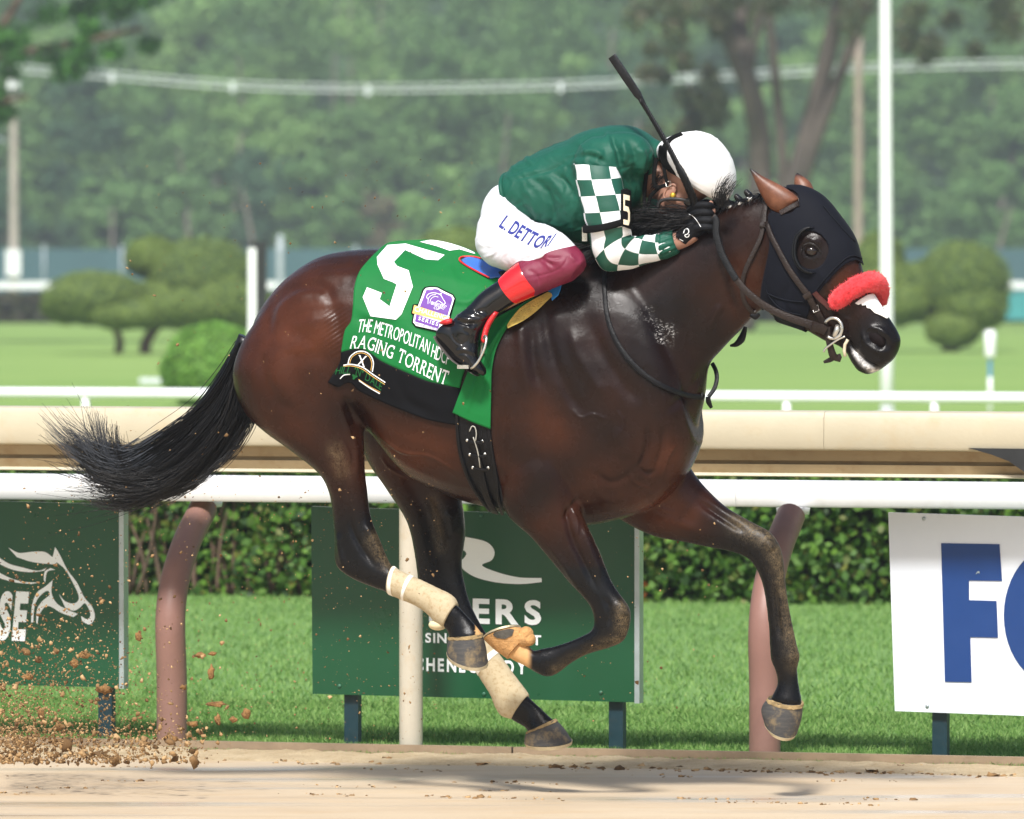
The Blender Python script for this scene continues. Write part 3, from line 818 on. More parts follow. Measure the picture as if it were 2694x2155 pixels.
strokes = [
    ([(703, 900), (707, 856), (722, 802), (756, 768), (808, 750), (856, 760), (872, 800)], 13, -.013, *NEAR),
    ([(712, 880), (735, 815), (775, 785), (820, 775)], 22, .008, *NEAR),
    ([(690, 915), (690, 960), (702, 1010), (735, 1060), (790, 1090)], 14, -.008, *NEAR),
    ([(780, 900), (770, 960), (790, 1020), (840, 1060)], 26, -.008, *NEAR),
    ([(820, 820), (830, 880), (835, 940)], 40, .008, *NEAR),
    ([(872, 705), (915, 702), (935, 692)], 9, -.003, *NEAR),
    ([(830, 745), (880, 725), (925, 735)], 22, .003, *NEAR),
    ([(880, 800), (890, 850), (900, 900)], 14, -.007, *NEAR),
    ([(905, 1040), (925, 1085), (940, 1125)], 8, -.009, *NEAR),
    ([(885, 1050), (905, 1100), (925, 1160)], 8, .007, *NEAR),
    ([(880, 1140), (900, 1200), (910, 1260), (915, 1330)], 10, -.007, *NEAR),
    ([(930, 1140), (938, 1200), (936, 1260)], 9, .006, *NEAR),
    ([(915, 1330), (925, 1390), (950, 1440), (985, 1490)], 8, -.007, *NEAR),
    ([(960, 1380), (980, 1420), (1000, 1470)], 8, .006, *NEAR),
    ([(892, 1400), (895, 1450), (905, 1490)], 8, .005, *NEAR),
    ([(1430, 800), (1440, 880), (1462, 960), (1500, 1040), (1540, 1090)], 15, -.012, *NEAR),
    ([(1500, 860), (1520, 930), (1560, 1000), (1600, 1050)], 16, .010, *NEAR),
    ([(1540, 820), (1580, 920), (1640, 1010), (1690, 1060)], 18, -.012, *NEAR),
    ([(1370, 830), (1372, 900), (1380, 980), (1400, 1060)], 16, .010, *NEAR),
    ([(1400, 860), (1402, 940), (1420, 1020)], 12, -.009, *NEAR),
    ([(1330, 1060), (1322, 1160), (1330, 1260)], 12, -.010, *NEAR),
    ([(1470, 1080), (1450, 1140), (1455, 1220)], 16, -.008, *NEAR),
    ([(1610, 1130), (1645, 1165), (1650, 1210)], 22, .010, *NEAR),
    ([(1702, 1120), (1703, 1170), (1690, 1210), (1675, 1232)], 7, -.011, *ALL),
    ([(1675, 1228), (1700, 1246), (1722, 1240)], 6, -.009, *ALL),
    ([(1745, 1120), (1742, 1180), (1725, 1235)], 9, -.010, *ALL),
    ([(1560, 1240), (1600, 1270), (1640, 1260), (1670, 1235)], 10, -.008, *NEAR),
    ([(1560, 1280), (1610, 1320), (1650, 1310)], 14, .006, *NEAR),
    ([(1860, 965), (1830, 1005), (1790, 1050), (1740, 1090)], 12, -.005, *ALL),
    ([(1700, 800), (1730, 870), (1750, 950)], 24, -.006, *NEAR),
    ([(1900, 800), (1880, 830), (1860, 880)], 10, .008, *NEAR),
    ([(1935, 690), (1925, 760), (1940, 810)], 14, -.008, *NEAR),
    ([(1523, 1310), (1500, 1340), (1480, 1370)], 8, -.006, *NEAR),
    ([(1490, 1320), (1500, 1400), (1530, 1470), (1570, 1550)], 9, -.009, *NEAR),
    ([(1530, 1380), (1555, 1450), (1585, 1520)], 9, .006, *NEAR),
    ([(1440, 1430), (1480, 1480), (1520, 1540)], 8, .005, *NEAR),
    ([(1590, 1570), (1605, 1610), (1600, 1650)], 8, -.005, *NEAR), ([(1630, 1580), (1640, 1625)], 10, .005, *NEAR),
    ([(1840, 1320), (1900, 1360), (1960, 1400)], 10, -.007, *FAR), ([(1720, 1350), (1790, 1380), (1850, 1400)], 14, .007, *FAR),
    ([(2040, 1540), (2045, 1600), (2052, 1680)], 6, -.007, *FAR), ([(2015, 1420), (2035, 1450)], 12, .006, *FAR),
    ([(1120, 1300), (1150, 1370), (1165, 1450)], 10, -.007, *FAR), ([(1180, 1340), (1190, 1420)], 12, .006, *FAR),
    ([(1250, 1230), (1300, 1250), (1330, 1240)], 20, -.006, *NEAR),
    # head
    ([(2080, 745), (2062, 790), (2090, 835), (2130, 842)], 9, -.005, *NEAR),
    ([(2150, 700), (2190, 770), (2220, 820)], 10, .006, *NEAR),
    ([(2165, 760), (2190, 830), (2210, 860)], 10, -.006, *NEAR),
    ([(2108, 640), (2125, 628), (2150, 640)], 8, .004, *NEAR), ([(2110, 668), (2130, 684), (2155, 672)], 6, .002, *NEAR),
    ([(2132, 660), (2133, 661)], 16, -.006, *NEAR),
    ([(2292, 880), (2312, 896), (2330, 906)], 12, -.034, *NEAR),
    ([(2268, 868), (2280, 905), (2310, 925), (2345, 925)], 8, .007, *NEAR), ([(2285, 862), (2318, 868), (2342, 890)], 7, .006, *NEAR),
    ([(2222, 885), (2240, 915), (2265, 940), (2290, 958), (2318, 968)], 5, -.016, *ALL),
    ([(2240, 930), (2262, 962), (2290, 975)], 9, .006, *NEAR),
]
strokes = [(l_, w_ * 1.1, a_ * .8, b_, c_) if w_ >= 12 and abs(a_) >= .006 and l_[0][0] < 1900 else (l_, w_, a_, b_, c_) for l_, w_, a_, b_, c_ in strokes]
strokes = [(l_, w_, a_ * 1.5, b_, c_) if min(q[1] for q in l_) > 1290 else (l_, w_, a_, b_, c_) for l_, w_, a_, b_, c_ in strokes]
HV = sculpt(HV, HN, strokes)
# skin folds in front of the thigh, fine veins and ripples
px = to_px(HV); lat = lat_of(HV)
m = (px[:, 0] > 845) & (px[:, 0] < 925) & (px[:, 1] > 810) & (px[:, 1] < 950) & (lat > .05)
w = np.exp(-((px[:, 0] - 893) / 30) ** 2 - ((px[:, 1] - 880) / 55) ** 2)
HV[m] += HN[m] * (w[m] * .003 * np.sin((px[m, 1] * .8 + px[m, 0] * .55) * .62))[:, None]
veins = [([(1500, 1075), (1530, 1100), (1560, 1090), (1610, 1110)]), ([(1620, 1080), (1640, 1110), (1630, 1150)]), ([(1000, 1150), (1060, 1190), (1130, 1200), (1200, 1240)]),
         ([(1780, 1170), (1760, 1200), (1740, 1260)]), ([(1690, 1290), (1720, 1330), (1780, 1350)]), ([(1500, 1330), (1520, 1375), (1515, 1420)]), ([(2190, 800), (2215, 830), (2240, 845)]), ([(1650, 1230), (1670, 1270), (1720, 1290)]),
         ([(900, 1160), (920, 1200), (905, 1240)]), ([(1000, 1200), (1030, 1235), (1090, 1262)])]
HV = sculpt(HV, HN, [(v_, 3.4, .0042, -1, 1) for v_ in veins])
veins2 = []
for q in range(60):                                        # small bumps of the skin on the shoulder
    u, v_ = rng.normal(1600, 75), rng.normal(1080, 60)
    d = np.hypot(px[:, 0] - u, px[:, 1] - v_)
    mm = (d < 12) & (lat > .02); HV[mm] += HN[mm] * (.0012 * np.exp(-(d[mm] / 4) ** 2))[:, None]
# one smoothing pass for the silhouettes only where strokes crossed; colour masks
def sstep(x, a, b): 
    t_ = np.clip((x - a) / (b - a), 0, 1); return t_ * t_ * (3 - 2 * t_)
px = to_px(HV)
U, Vv = px[:, 0], px[:, 1]
nz = np.array([noise.noise(Vector(p * 5.5)) for p in HV])
blk = np.zeros(len(HV))
blk = np.maximum(blk, sstep(Vv + nz * 40 + (U - 950) * .1, 1250, 1400) * (U < 1030) * (lat > 0))          # near hind
blk = np.maximum(blk, sstep(Vv + nz * 40, 1260, 1400) * (lat < -.03) * (U < 1290))
blk = np.maximum(blk, sstep(Vv + nz * 40, 1390, 1560) * (U > 1290) * (U < 1690) * (lat > 0))
blk = np.maximum(blk, sstep(U * .8 + Vv * .55 + nz * 40, 2190, 2340) * (lat < -.03) * (Vv > 1180))
blk = np.maximum(blk, sstep(Vv, 1480, 1500))
blk = np.maximum(blk, sstep(U * .6 + Vv * .8 + nz * 20, 1985, 2080) * (U > 2100) * (Vv < 1100) * .9)     # muzzle
blk = np.maximum(blk, np.exp(-(((U - 2135) / 75) ** 2 + ((Vv - 665) / 60) ** 2)) * .8)
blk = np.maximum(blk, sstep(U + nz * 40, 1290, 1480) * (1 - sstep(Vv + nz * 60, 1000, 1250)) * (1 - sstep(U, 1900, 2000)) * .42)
red = np.clip(.5 + nz * .5, 0, 1) * .5
red += np.exp(-(((U - 800) / 120) ** 2 + ((Vv - 870) / 130) ** 2)) * .75
red += np.exp(-(((U - 1090) / 130) ** 2 + ((Vv - 1190) / 70) ** 2)) * .55
red += np.exp(-(((U - 1740) / 90) ** 2 + ((Vv - 1340) / 60) ** 2)) * .9
red += np.exp(-(((U - 1430) / 60) ** 2 + ((Vv - 1100) / 80) ** 2)) * .35
red += np.exp(-(((U - 760) / 90) ** 2 + ((Vv - 1140) / 60) ** 2)) * .35
red += np.exp(-(((U - 1950) / 60) ** 2 + ((Vv - 760) / 90) ** 2)) * .45
red += np.exp(-(((U - 2230) / 50) ** 2 + ((Vv - 740) / 40) ** 2)) * .35
red += np.exp(-(((U - 1760) / 70) ** 2 + ((Vv - 1190) / 60) ** 2)) * .5
dust = np.zeros(len(HV))
dust = np.maximum(dust, np.exp(-(seg_dist(px, [(1940, 1375), (2030, 1420), (2062, 1500), (2085, 1650), (2100, 1740)])[0] / 26) ** 2) * (lat < 0))
dust = np.maximum(dust, np.exp(-(seg_dist(px, [(985, 1420), (1020, 1480)])[0] / 20) ** 2) * (lat > 0))
dust = np.maximum(dust, np.exp(-(seg_dist(px, [(1640, 1600), (1640, 1680), (1560, 1722), (1470, 1770)])[0] / 20) ** 2) * (lat > 0))
dust = np.maximum(dust, .5 * np.exp(-(seg_dist(px, [(1140, 1310), (1160, 1440)])[0] / 14) ** 2) * (lat < 0))
dust = np.maximum(dust, .6 * np.exp(-(seg_dist(px, [(880, 1180), (900, 1240)])[0] / 20) ** 2) * (lat > 0))
sand = sstep(-U, -1402, -1384) * (Vv > 1600) * (U > 1250) * (lat > 0)
foam = np.exp(-(seg_dist(px, [(1702, 820), (1735, 870), (1765, 872)])[0] / 22) ** 2) + .8 * np.exp(-(seg_dist(px, [(1735, 895), (1768, 908)])[0] / 9) ** 2)
foam = np.clip(foam, 0, 1) * (lat > 0)
# froth on the lips
froth = np.exp(-(seg_dist(px, [(2250, 928), (2270, 955), (2295, 975), (2312, 978)])[0] / 7) ** 2) * (lat > 0)
t = NT('bay_coat')
def attr(t, nm):
    a = t.n('Attribute'); a.attribute_name = nm; return a.outputs['Fac']
vw = t.coord('Object')
base = t.mix(t.ramp(attr(t, 'red'), [(.12, 0.0), (.85, 1.0)]), (.0085, .0032, .0021, 1), (.076, .0215, .0083, 1))
base = t.mix(t.ramp(t.noise(vw, 9, 5), [(.35, 0.0), (.75, .5)]), base, (.006, .003, .0024, 1))
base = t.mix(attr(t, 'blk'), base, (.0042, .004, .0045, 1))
n2 = t.noise(vw, 140, 5, .7); n3 = t.noise(t.coord('Object', (1, 1, .35)), 420, 3, .6)
dm = t.math('MULTIPLY', t.math('MULTIPLY', attr(t, 'dust'), t.ramp(t.noise(vw, 38, 5, .7), [(.3, 0.1), (.62, 1.0)])), t.ramp(t.noise(t.coord('Object', (1, 1, .5)), 330, 5, .8), [(.40, 0.0), (.62, 1.0)]))
base = t.mix(t.math('MULTIPLY', dm, .6), base, hexlin('#a08a67'))
base = t.mix(attr(t, 'sand'), base, t.mix(t.noise(vw, 60, 4), hexlin('#b98a56'), hexlin('#d4ad7c')))
fl = t.n('TexVoronoi', feature='DISTANCE_TO_EDGE'); fl.inputs['Scale'].default_value = 95
t.l(t.mix(.06, vw, t.n('TexNoise', i_Scale=30.0).outputs['Color']), fl.inputs['Vector'])
fm = t.math('MULTIPLY', t.ramp(attr(t, 'foam'), [(.2, 0.0), (.8, 1.0)]), t.ramp(fl.outputs[0], [(.0, 1.0), (.12, 0.0)]))
st = t.n('Mapping'); st.inputs['Rotation'].default_value = (0, math.radians(-28), 0); st.inputs['Scale'].default_value = (70, 70, 130); t.l(vw, st.inputs[0])
fm = t.math('MULTIPLY', t.ramp(attr(t, 'foam'), [(.3, 0.0), (.95, .75)]), t.ramp(t.noise(st.outputs[0], 1.6, 6, .7), [(.52, 0.0), (.62, 1.0)]))
fm = t.math('MULTIPLY', fm, t.ramp(t.noise(vw, 26, 3, .6), [(.44, 0.0), (.6, 1.0)]))
base = t.mix(t.math('MAXIMUM', fm, t.math('MULTIPLY', attr(t, 'froth'), t.ramp(t.noise(vw, 90, 4), [(.35, .3), (.6, 1.0)]))), base, (.78, .76, .74, 1))
t.set(Base_Color=base, Roughness=t.mix(t.math('MAXIMUM', dm, attr(t, 'sand')), t.ramp(t.noise(vw, 14, 5), [(.3, .19), (.7, .34)]), (.9, .9, .9, 1)))
t.b.inputs['Specular IOR Level'].default_value = .21
hmix = t.mix(.45, t.mix(.5, n3, t.noise(vw, 55, 4)), t.noise(t.coord('Object', (1, 1, .6)), 22, 5, .6))
t.bump(hmix, .38, .006)
M_coat = t.m
body = mobj('body', HV, HF, M_coat, horse)
for nm, arr in (('blk', blk), ('red', red), ('dust', dust), ('sand', sand), ('foam', foam), ('froth', froth)):
    a = body.data.attributes.new(nm, 'FLOAT', 'POINT'); a.data.foreach_set('value', arr.astype(np.float32))
BVH = BVHTree.FromPolygons([Vector(p) for p in HV], [tuple(f) for f in HF])
def cast(u, v, bvh=None):
    d = Vector(ray(u, v)).normalized()
    h = (bvh or BVH).ray_cast(Vector(CAMP) + d * 15, d, 40)
    return (np.array(h[0]), np.array(h[1])) if h[0] is not None else (None, None)
def hit(u, v, lat=0.0, bvh=None):                          # as cast, else nearest point of the surface
    p, n_ = cast(u, v, bvh)
    if p is None:
        h = (bvh or BVH).find_nearest(Vector(P(u, v, lat))); p, n_ = np.array(h[0]), np.array(h[1])
    return p, n_
# ---- hooves
t = NT('hoof_horn')
vw = t.coord('Object')
c = t.mix(t.ramp(t.noise(t.coord('Object', (1, 1, 6)), 22, 5, .65), [(.3, 0.0), (.8, 1.0)]), hexlin('#2f2f31'), hexlin('#4d4a45'))
c = t.mix(t.ramp(t.noise(vw, 17, 6, .7), [(.5, 0.0), (.7, .75)]), c, hexlin('#8f7a56'))
t.set(Base_Color=c, Roughness=.7); t.bump(t.noise(vw, 60, 4), .3, .003)
M_hoof = t.m
M_sandhoof = paint('sand_caked_hoof', '#b98c58', .9, .25, 40, .5, 120, dirt=('#8c6236', .5))
M_shoe = paint('worn_shoe_aluminium', '#b9ab8d', .45, .2, 30, .2, 120, metal=.55)
M_coron = paint('sandy_coronet', '#96805a', .95, .3, 50, .6, 160)
M_sole = paint('dark_sole', '#4a463f', .9, .3, 40, .5, 90)
def hoof(S, shoe, mat, lab=None, cor=True):
    h = mobj('hoof', *section_loft(S, 28, 5), mat, horse, True, sharp=60)
    V, F = section_loft(shoe, 28, 2)
    mobj('horseshoe', V, F, M_shoe, h, True, sharp=45)
    if cor:
        a = S[0]; b = [x + (y - x) * .22 for x, y in zip(S[0], S[1])]
        g = lambda r, k: ((r[0] + r[2]) / 2 + (r[0] - r[2]) / 2 * k, (r[1] + r[3]) / 2 + (r[1] - r[3]) / 2 * k, (r[0] + r[2]) / 2 - (r[0] - r[2]) / 2 * k, (r[1] + r[3]) / 2 - (r[1] - r[3]) / 2 * k, r[4], r[5] * k, (r[6] if len(r) > 6 else 0) * k)
        V, F = section_loft([g(a, 1.0), g(a, 1.025), g(b, 1.025), g(b, 1.0)], 28, 3)
        V += np.random.default_rng(3).normal(size=V.shape) * .0009
        mobj('coronet', V, F, M_coron, h)
    return h
hoof([(1268, 1668, 1180, 1676, .14, .047, .004), (1277, 1705, 1178, 1694, .14, .056, .014), (1282, 1746, 1177, 1712, .14, .06, .026)],
     [(1283, 1747, 1176, 1712, .14, .062, .027), (1283, 1754, 1178, 1720, .14, .061, .028)], M_hoof)
hoof([(1460, 1892, 1386, 1926, -.135, .047, .004), (1484, 1920, 1382, 1938, -.135, .056, .01), (1503, 1950, 1381, 1950, -.135, .06, .016)],
     [(1505, 1951, 1380, 1951, -.135, .062, .017), (1504, 1959, 1384, 1959, -.135, .06, .018)], M_hoof)
hoof([(1336, 1734, 1390, 1672, .145, .046, .0), (1304, 1712, 1386, 1658, .145, .054, -.01), (1274, 1684, 1374, 1652, .145, .058, -.014)],
     [(1274, 1682, 1370, 1651, .145, .06, -.015), (1275, 1677, 1368, 1646, .145, .058, -.015)], M_sandhoof, cor=False)
hoof([(2112, 1852, 2022, 1834, -.145, .048, .012), (2108, 1892, 2004, 1862, -.145, .056, .02), (2097, 1930, 2012, 1892, -.145, .056, .03)],
     [(2097, 1931, 2011, 1893, -.145, .058, .03), (2092, 1937, 2018, 1902, -.145, .056, .03)], M_hoof)
# heel bulbs of the lifted foot
m = MB()
for u, v, r in ((1384, 1668, .027), (1392, 1682, .024), (1378, 1680, .03)):
    m.add(*ellipsoid(P(u, v, .165), (r, r * .8, r)))
m.build('heel_bulb', M_sandhoof, horse)
# ---- eye
ec, en = hit(2133, 661, .08)
M_eye = NT('dark_eye').set(Base_Color=(.012, .007, .005, 1), Roughness=.05).m
eye = mobj('eye', *ellipsoid(ec + NS * .0, (.0235, .016, .019), (FW, NS, UP), 20, 14), M_eye, horse)
ef = ec - NS * 2 * lat_of(ec)
mobj('eye', *ellipsoid(ef + NS * .004, (.021, .016, .019), (FW, NS, UP), 20, 14), M_eye, horse)
M_lid = paint('dark_eyelid', (.012, .009, .008), .35, .2, 60, .4, 200)
for lo, cur in ((0, [(2108, 668), (2114, 648), (2133, 640), (2151, 648), (2160, 666)]),):
    pts = [hit(u, v)[0] + NS * (.014 if abs(u - 2133) < 20 else .004) for u, v in spline(cur, per=4)]
    V, F = tube(pts, np.sin(np.linspace(.25, math.pi - .25, len(pts))) * .0022 + .0006, 8); mobj('eyelid', V, F, M_lid, eye)
# nostril lining
c, n_ = hit(2308, 893, .05)
mobj('nostril', *ellipsoid(c + NS * .010, (.038, .012, .022), (FW * .8 - UP * .6, NS, UP * .8 + FW * .6), 16, 8), paint('nostril_lining', (.006, .003, .003), .7, .3, 50, spec=.1), body)
# ---- ears
M_ear = NT('ear_coat')
c = M_ear.mix(M_ear.ramp(M_ear.noise(M_ear.coord(), 25, 5), [(.3, 0.0), (.7, 1.0)]), (.10, .032, .014, 1), (.19, .072, .035, 1))
tc = M_ear.n('TexCoord'); sx = M_ear.n('SeparateXYZ'); M_ear.l(tc.outputs['Generated'], sx.inputs[0])
c = M_ear.mix(M_ear.ramp(sx.outputs['Z'], [(.74, 0.0), (.95, 1.0)]), c, (.008, .006, .006, 1))
M_ear.set(Base_Color=c, Roughness=.45); M_ear.bump(M_ear.noise(M_ear.coord('Object', (1, 1, .3)), 240, 3), .3, .003)
def ear(S, name='ear'):
    Q = spline(np.array(S, float), per=6)
    R = []
    a = np.linspace(0, 2 * math.pi, 20, endpoint=False)
    for u1, v1, u2, v2, l_, t_ in Q:
        p1, p2 = P(u1, v1, l_), P(u2, v2, l_)
        c_, h_ = (p1 + p2) / 2, (p1 - p2) / 2
        R.append(c_ + np.cos(a)[:, None] * h_ + np.sin(a)[:, None] * NS * t_ * np.where(np.sin(a) > 0, 1, .55)[:, None])
    return mobj(name, *rings(R), M_ear.m, horse)
ear([(2100, 528, 2050, 566, .055, .02), (2100, 522, 2028, 550, .058, .032), (2086, 508, 2014, 534, .06, .034), (2062, 492, 2000, 508, .062, .03), (2034, 477, 1990, 486, .064, .022), (2006, 463, 1982, 467, .066, .013), (1975, 443, 1972, 446, .068, .002)])
ear([(2145, 508, 2095, 500, -.055, .02), (2141, 498, 2090, 488, -.058, .028), (2132, 480, 2090, 472, -.06, .022), (2116, 466, 2092, 462, -.062, .013), (2098, 455, 2096, 456, -.064, .002)])
# ---- tail and mane
def strands(paths, r0, r1, k=3):
    """paths: list of (n x 3); thin tapering hairs in one mesh"""
    Vs, Fs, n0 = [], [], 0
    for pts in paths:
        n = len(pts)
        T, N_, B_ = frames(pts)
        rr = np.linspace(r0, r1, n)
        a = np.linspace(0, 2 * math.pi, k, endpoint=False)
        V = pts[:, None, :] + rr[:, None, None] * (np.cos(a)[None, :, None] * N_[:, None, :] + np.sin(a)[None, :, None] * B_[:, None, :])
        Vs.append(V.reshape(-1, 3))
        i = np.arange(n - 1)[:, None] * k; j = np.arange(k)[None, :]
        A = i + j; Bq = i + (j + 1) % k
        Fs.append(np.stack([A, Bq, Bq + k, A + k], -1).reshape(-1, 4) + n0); n0 += n * k
    return np.concatenate(Vs), np.concatenate(Fs)
t = NT('black_hair')
g = t.n('NewGeometry')
t.set(Base_Color=t.ramp(g.outputs['Random Per Island'], [(0, (.004, .004, .005, 1)), (.8, (.006, .0055, .006, 1)), (1, (.02, .016, .014, 1))]), Roughness=.36)
t.b.inputs['Specular IOR Level'].default_value = .35
M_hair = t.m
guides = [[(628, 905), (590, 985), (520, 1075), (420, 1140), (330, 1190), (250, 1175), (170, 1130)],
          [(626, 915), (580, 1010), (505, 1110), (420, 1180), (330, 1230), (250, 1215), (215, 1150)],
          [(625, 925), (585, 1040), (520, 1140), (440, 1220), (350, 1270), (270, 1260), (225, 1200)],
          [(628, 935), (600, 1060), (550, 1160), (480, 1240), (390, 1290), (300, 1300), (235, 1290)],
          [(632, 945), (620, 1070), (580, 1170), (510, 1260), (420, 1310), (340, 1330), (250, 1335)],
          [(636, 960), (650, 1080), (620, 1170), (570, 1230), (520, 1290), (450, 1310), (400, 1320)],
          [(634, 950), (640, 1090), (600, 1190), (540, 1270), (470, 1305), (380, 1330), (300, 1352)],
          [(638, 965), (668, 1090), (655, 1140), (625, 1190), (590, 1220), (560, 1250), (530, 1270)]]
Gd = np.array([spline(g_, n=22) for g_ in guides])
guides += [[(627, 905), (575, 1000), (500, 1090), (400, 1165), (300, 1215), (215, 1180), (150, 1118)],
           [(627, 912), (572, 1015), (490, 1120), (380, 1200), (300, 1225), (265, 1170), (255, 1105)],
           [(627, 918), (575, 1030), (490, 1140), (390, 1215), (330, 1230), (310, 1180), (318, 1120)],
           [(628, 925), (580, 1045), (500, 1160), (400, 1250), (300, 1270), (215, 1230), (185, 1170)],
           [(630, 940), (600, 1080), (540, 1190), (450, 1290), (360, 1340), (280, 1350), (200, 1330)]]
Gd = np.array([spline(g_, n=22) for g_ in guides])
paths = []
for k in range(120):                                       # locks
    w = rng.dirichlet(np.ones(len(guides)) * .25)
    if rng.random() < .4: w = np.eye(len(guides))[rng.integers(len(guides))] * .8 + w * .2
    lock = np.tensordot(w, Gd, 1); sl = np.linspace(0, 1, 22)
    ph, fr_ = rng.uniform(0, 6.28), rng.uniform(2, 6); am = rng.uniform(2, 14)
    lock[:, 0] += am * np.sin(ph + fr_ * sl) * sl ** 1.3; lock[:, 1] += am * np.cos(ph + fr_ * sl) * sl ** 1.3
    l0_, l1_ = rng.normal() * .016, rng.normal() * .055
    nh = rng.integers(14, 40); spread = rng.uniform(5, 12)
    for h in range(nh):
        L = rng.uniform(.6, 1.05); n = 20
        tt = np.linspace(0, min(L, 1) * 21, n); s = np.linspace(0, 1, n)
        q = np.stack([np.interp(tt, np.arange(22), lock[:, c_]) for c_ in (0, 1)], 1)
        pinch = np.sin(np.pi * np.clip(s * .85 + .12, 0, 1)) + .35 * s ** 3
        q += rng.normal(size=2) * spread * pinch[:, None] + rng.normal(size=2) * 7 * (s ** 3)[:, None]
        la = l0_ + (l1_ - l0_) * s + rng.normal() * .012 * pinch
        paths.append(np.array([P(u, v, l_) for (u, v), l_ in zip(q, la)]))
for i in range(150):                                       # stray flying hairs
    w = rng.dirichlet(np.ones(len(guides)) * .2); q = np.tensordot(w, Gd, 1)[rng.integers(4, 12):]
    s = np.linspace(0, 1, len(q)); q = q + np.stack([-rng.uniform(0, 120) * s ** 2, rng.normal() * 60 * s ** 2], 1)
    paths.append(np.array([P(u, v, rng.normal() * .03) for u, v in q]))
mobj('tail', *strands(paths, .0018, .0006), M_hair, horse)
wis = []
for k in range(26):
    gi = rng.choice([0, 1, 8, 9, 10, 11]); q0 = Gd[gi][11:] + rng.normal(size=2) * np.array([14, 16])
    for h in range(rng.integers(6, 14)):
        s = np.linspace(0, 1, len(q0)); q = q0 + rng.normal(size=2) * (2 + 9 * s[:, None]) + np.stack([-10 * s ** 2, -rng.uniform(0, 26) * s ** 2], 1)
        la = .03 + rng.normal() * .02 + rng.normal() * .02 * s; wis.append(np.array([P(u, v, l_) for (u, v), l_ in zip(q, la)]))
th_ = NT('sky_sheen_hair'); th_.set(Base_Color=(.045, .05, .06, 1), Roughness=.45)  # bluish-grey sky sheen on black tail wisps, put into their base colour
mobj('tail_wisps', *strands(wis, .0011, .0005), th_.m, horse)
# dock core under the hair
V, F = tube([P(u, v, 0) for u, v in spline([(650, 890), (620, 950), (590, 1020), (545, 1090)], per=4)], np.linspace(.035, .015, 13), 10)
mobj('tail_dock', V, F, M_hair, horse)
paths = []
crest = spline([(1600, 668), (1680, 628), (1760, 592), (1850, 556), (1930, 536), (2010, 512), (2045, 500)], n=200)
for i in range(1500):
    k = rng.integers(0, 190); u, v = crest[k]
    far = u > 1880
    if far and rng.random() < .55: continue
    l0 = rng.normal() * .012
    ln = rng.uniform(40, 95) if not far else rng.uniform(18, 40)
    wind = rng.uniform(.5, 1.3)
    s = np.linspace(0, 1, 9)
    side = rng.choice([1, -.5], p=[.62, .38])
    uu = u - ln * wind * s * (1.2 if not far else .7) + rng.normal() * 8 * s
    vv = v - 14 * np.sin(s * 2.6) * (1 if not far else .4) + (ln * .45 * s ** 1.5 if side > 0 else 8 * s) + rng.normal() * 7 * s
    la = l0 + side * (.10 if not far else .06) * np.sqrt(s) * rng.uniform(.7, 1.2)
    paths.append(np.array([P(a_, b_, c_) for a_, b_, c_ in zip(uu, vv, la)]))
for i in range(240):                                       # loose mane blowing back under the rider's chin
    u, v = rng.uniform(1730, 1880), rng.uniform(552, 600)
    s = np.linspace(0, 1, 12); ln = rng.uniform(60, 190)
    uu = u - ln * s; vv = v - 18 * np.sin(s * 3) * rng.uniform(-.5, 1) + rng.uniform(-20, 40) * s ** 1.3 + rng.normal() * 6 * s
    la = .05 + .07 * np.sin(s * 2.2) + rng.normal() * .012
    paths.append(np.array([P(a_, b_, c_) for a_, b_, c_ in zip(uu, vv, la)]))
for i in range(70):                                        # tuft blown up against the helmet
    u, v = 1898 + rng.normal() * 8, 540 + rng.normal() * 4
    s = np.linspace(0, 1, 10); kq = i % 5; h_ = (45, 60, 72, 84, 66)[kq] * rng.uniform(.85, 1.05); b_ = (-16, -8, 2, 12, 20)[kq] + rng.normal() * 2.5
    uu = u - 14 * np.sin(s * 2.2) * rng.uniform(.2, 1.2) + 32 * s ** 2 * rng.uniform(.3, 1.2) + b_ * s; vv = v - h_ * s
    paths.append(np.array([P(a_, c_, .155 + .012 * math.sin(q_ * 3)) for a_, c_, q_ in zip(uu, vv, s)]))
mobj('mane', *strands(paths, .0016, .0005), M_hair, horse)
M_band = paint('white_braid_band', '#efeeea', .6, .05)
for u, v in ((1916, 536), (1944, 527), (1970, 515)):
    c = P(u, v, .02)
    m = MB()
    for k in range(3):
        m.add(*ellipsoid(c + UP * (.004 + .004 * k) + FW * (-.004 * k), (.014 - .002 * k, .013, .011), (FW, NS, UP), 12, 8))
    b_ = m.build('braid_knob', M_hair, horse)
    V, F = tube([c - UP * .018 + FW * .006, c - UP * .012 + FW * .004, c - UP * .006 + FW * .004], [.011, .0125, .011], 12); mobj('braid_band', V, F, M_band, b_)
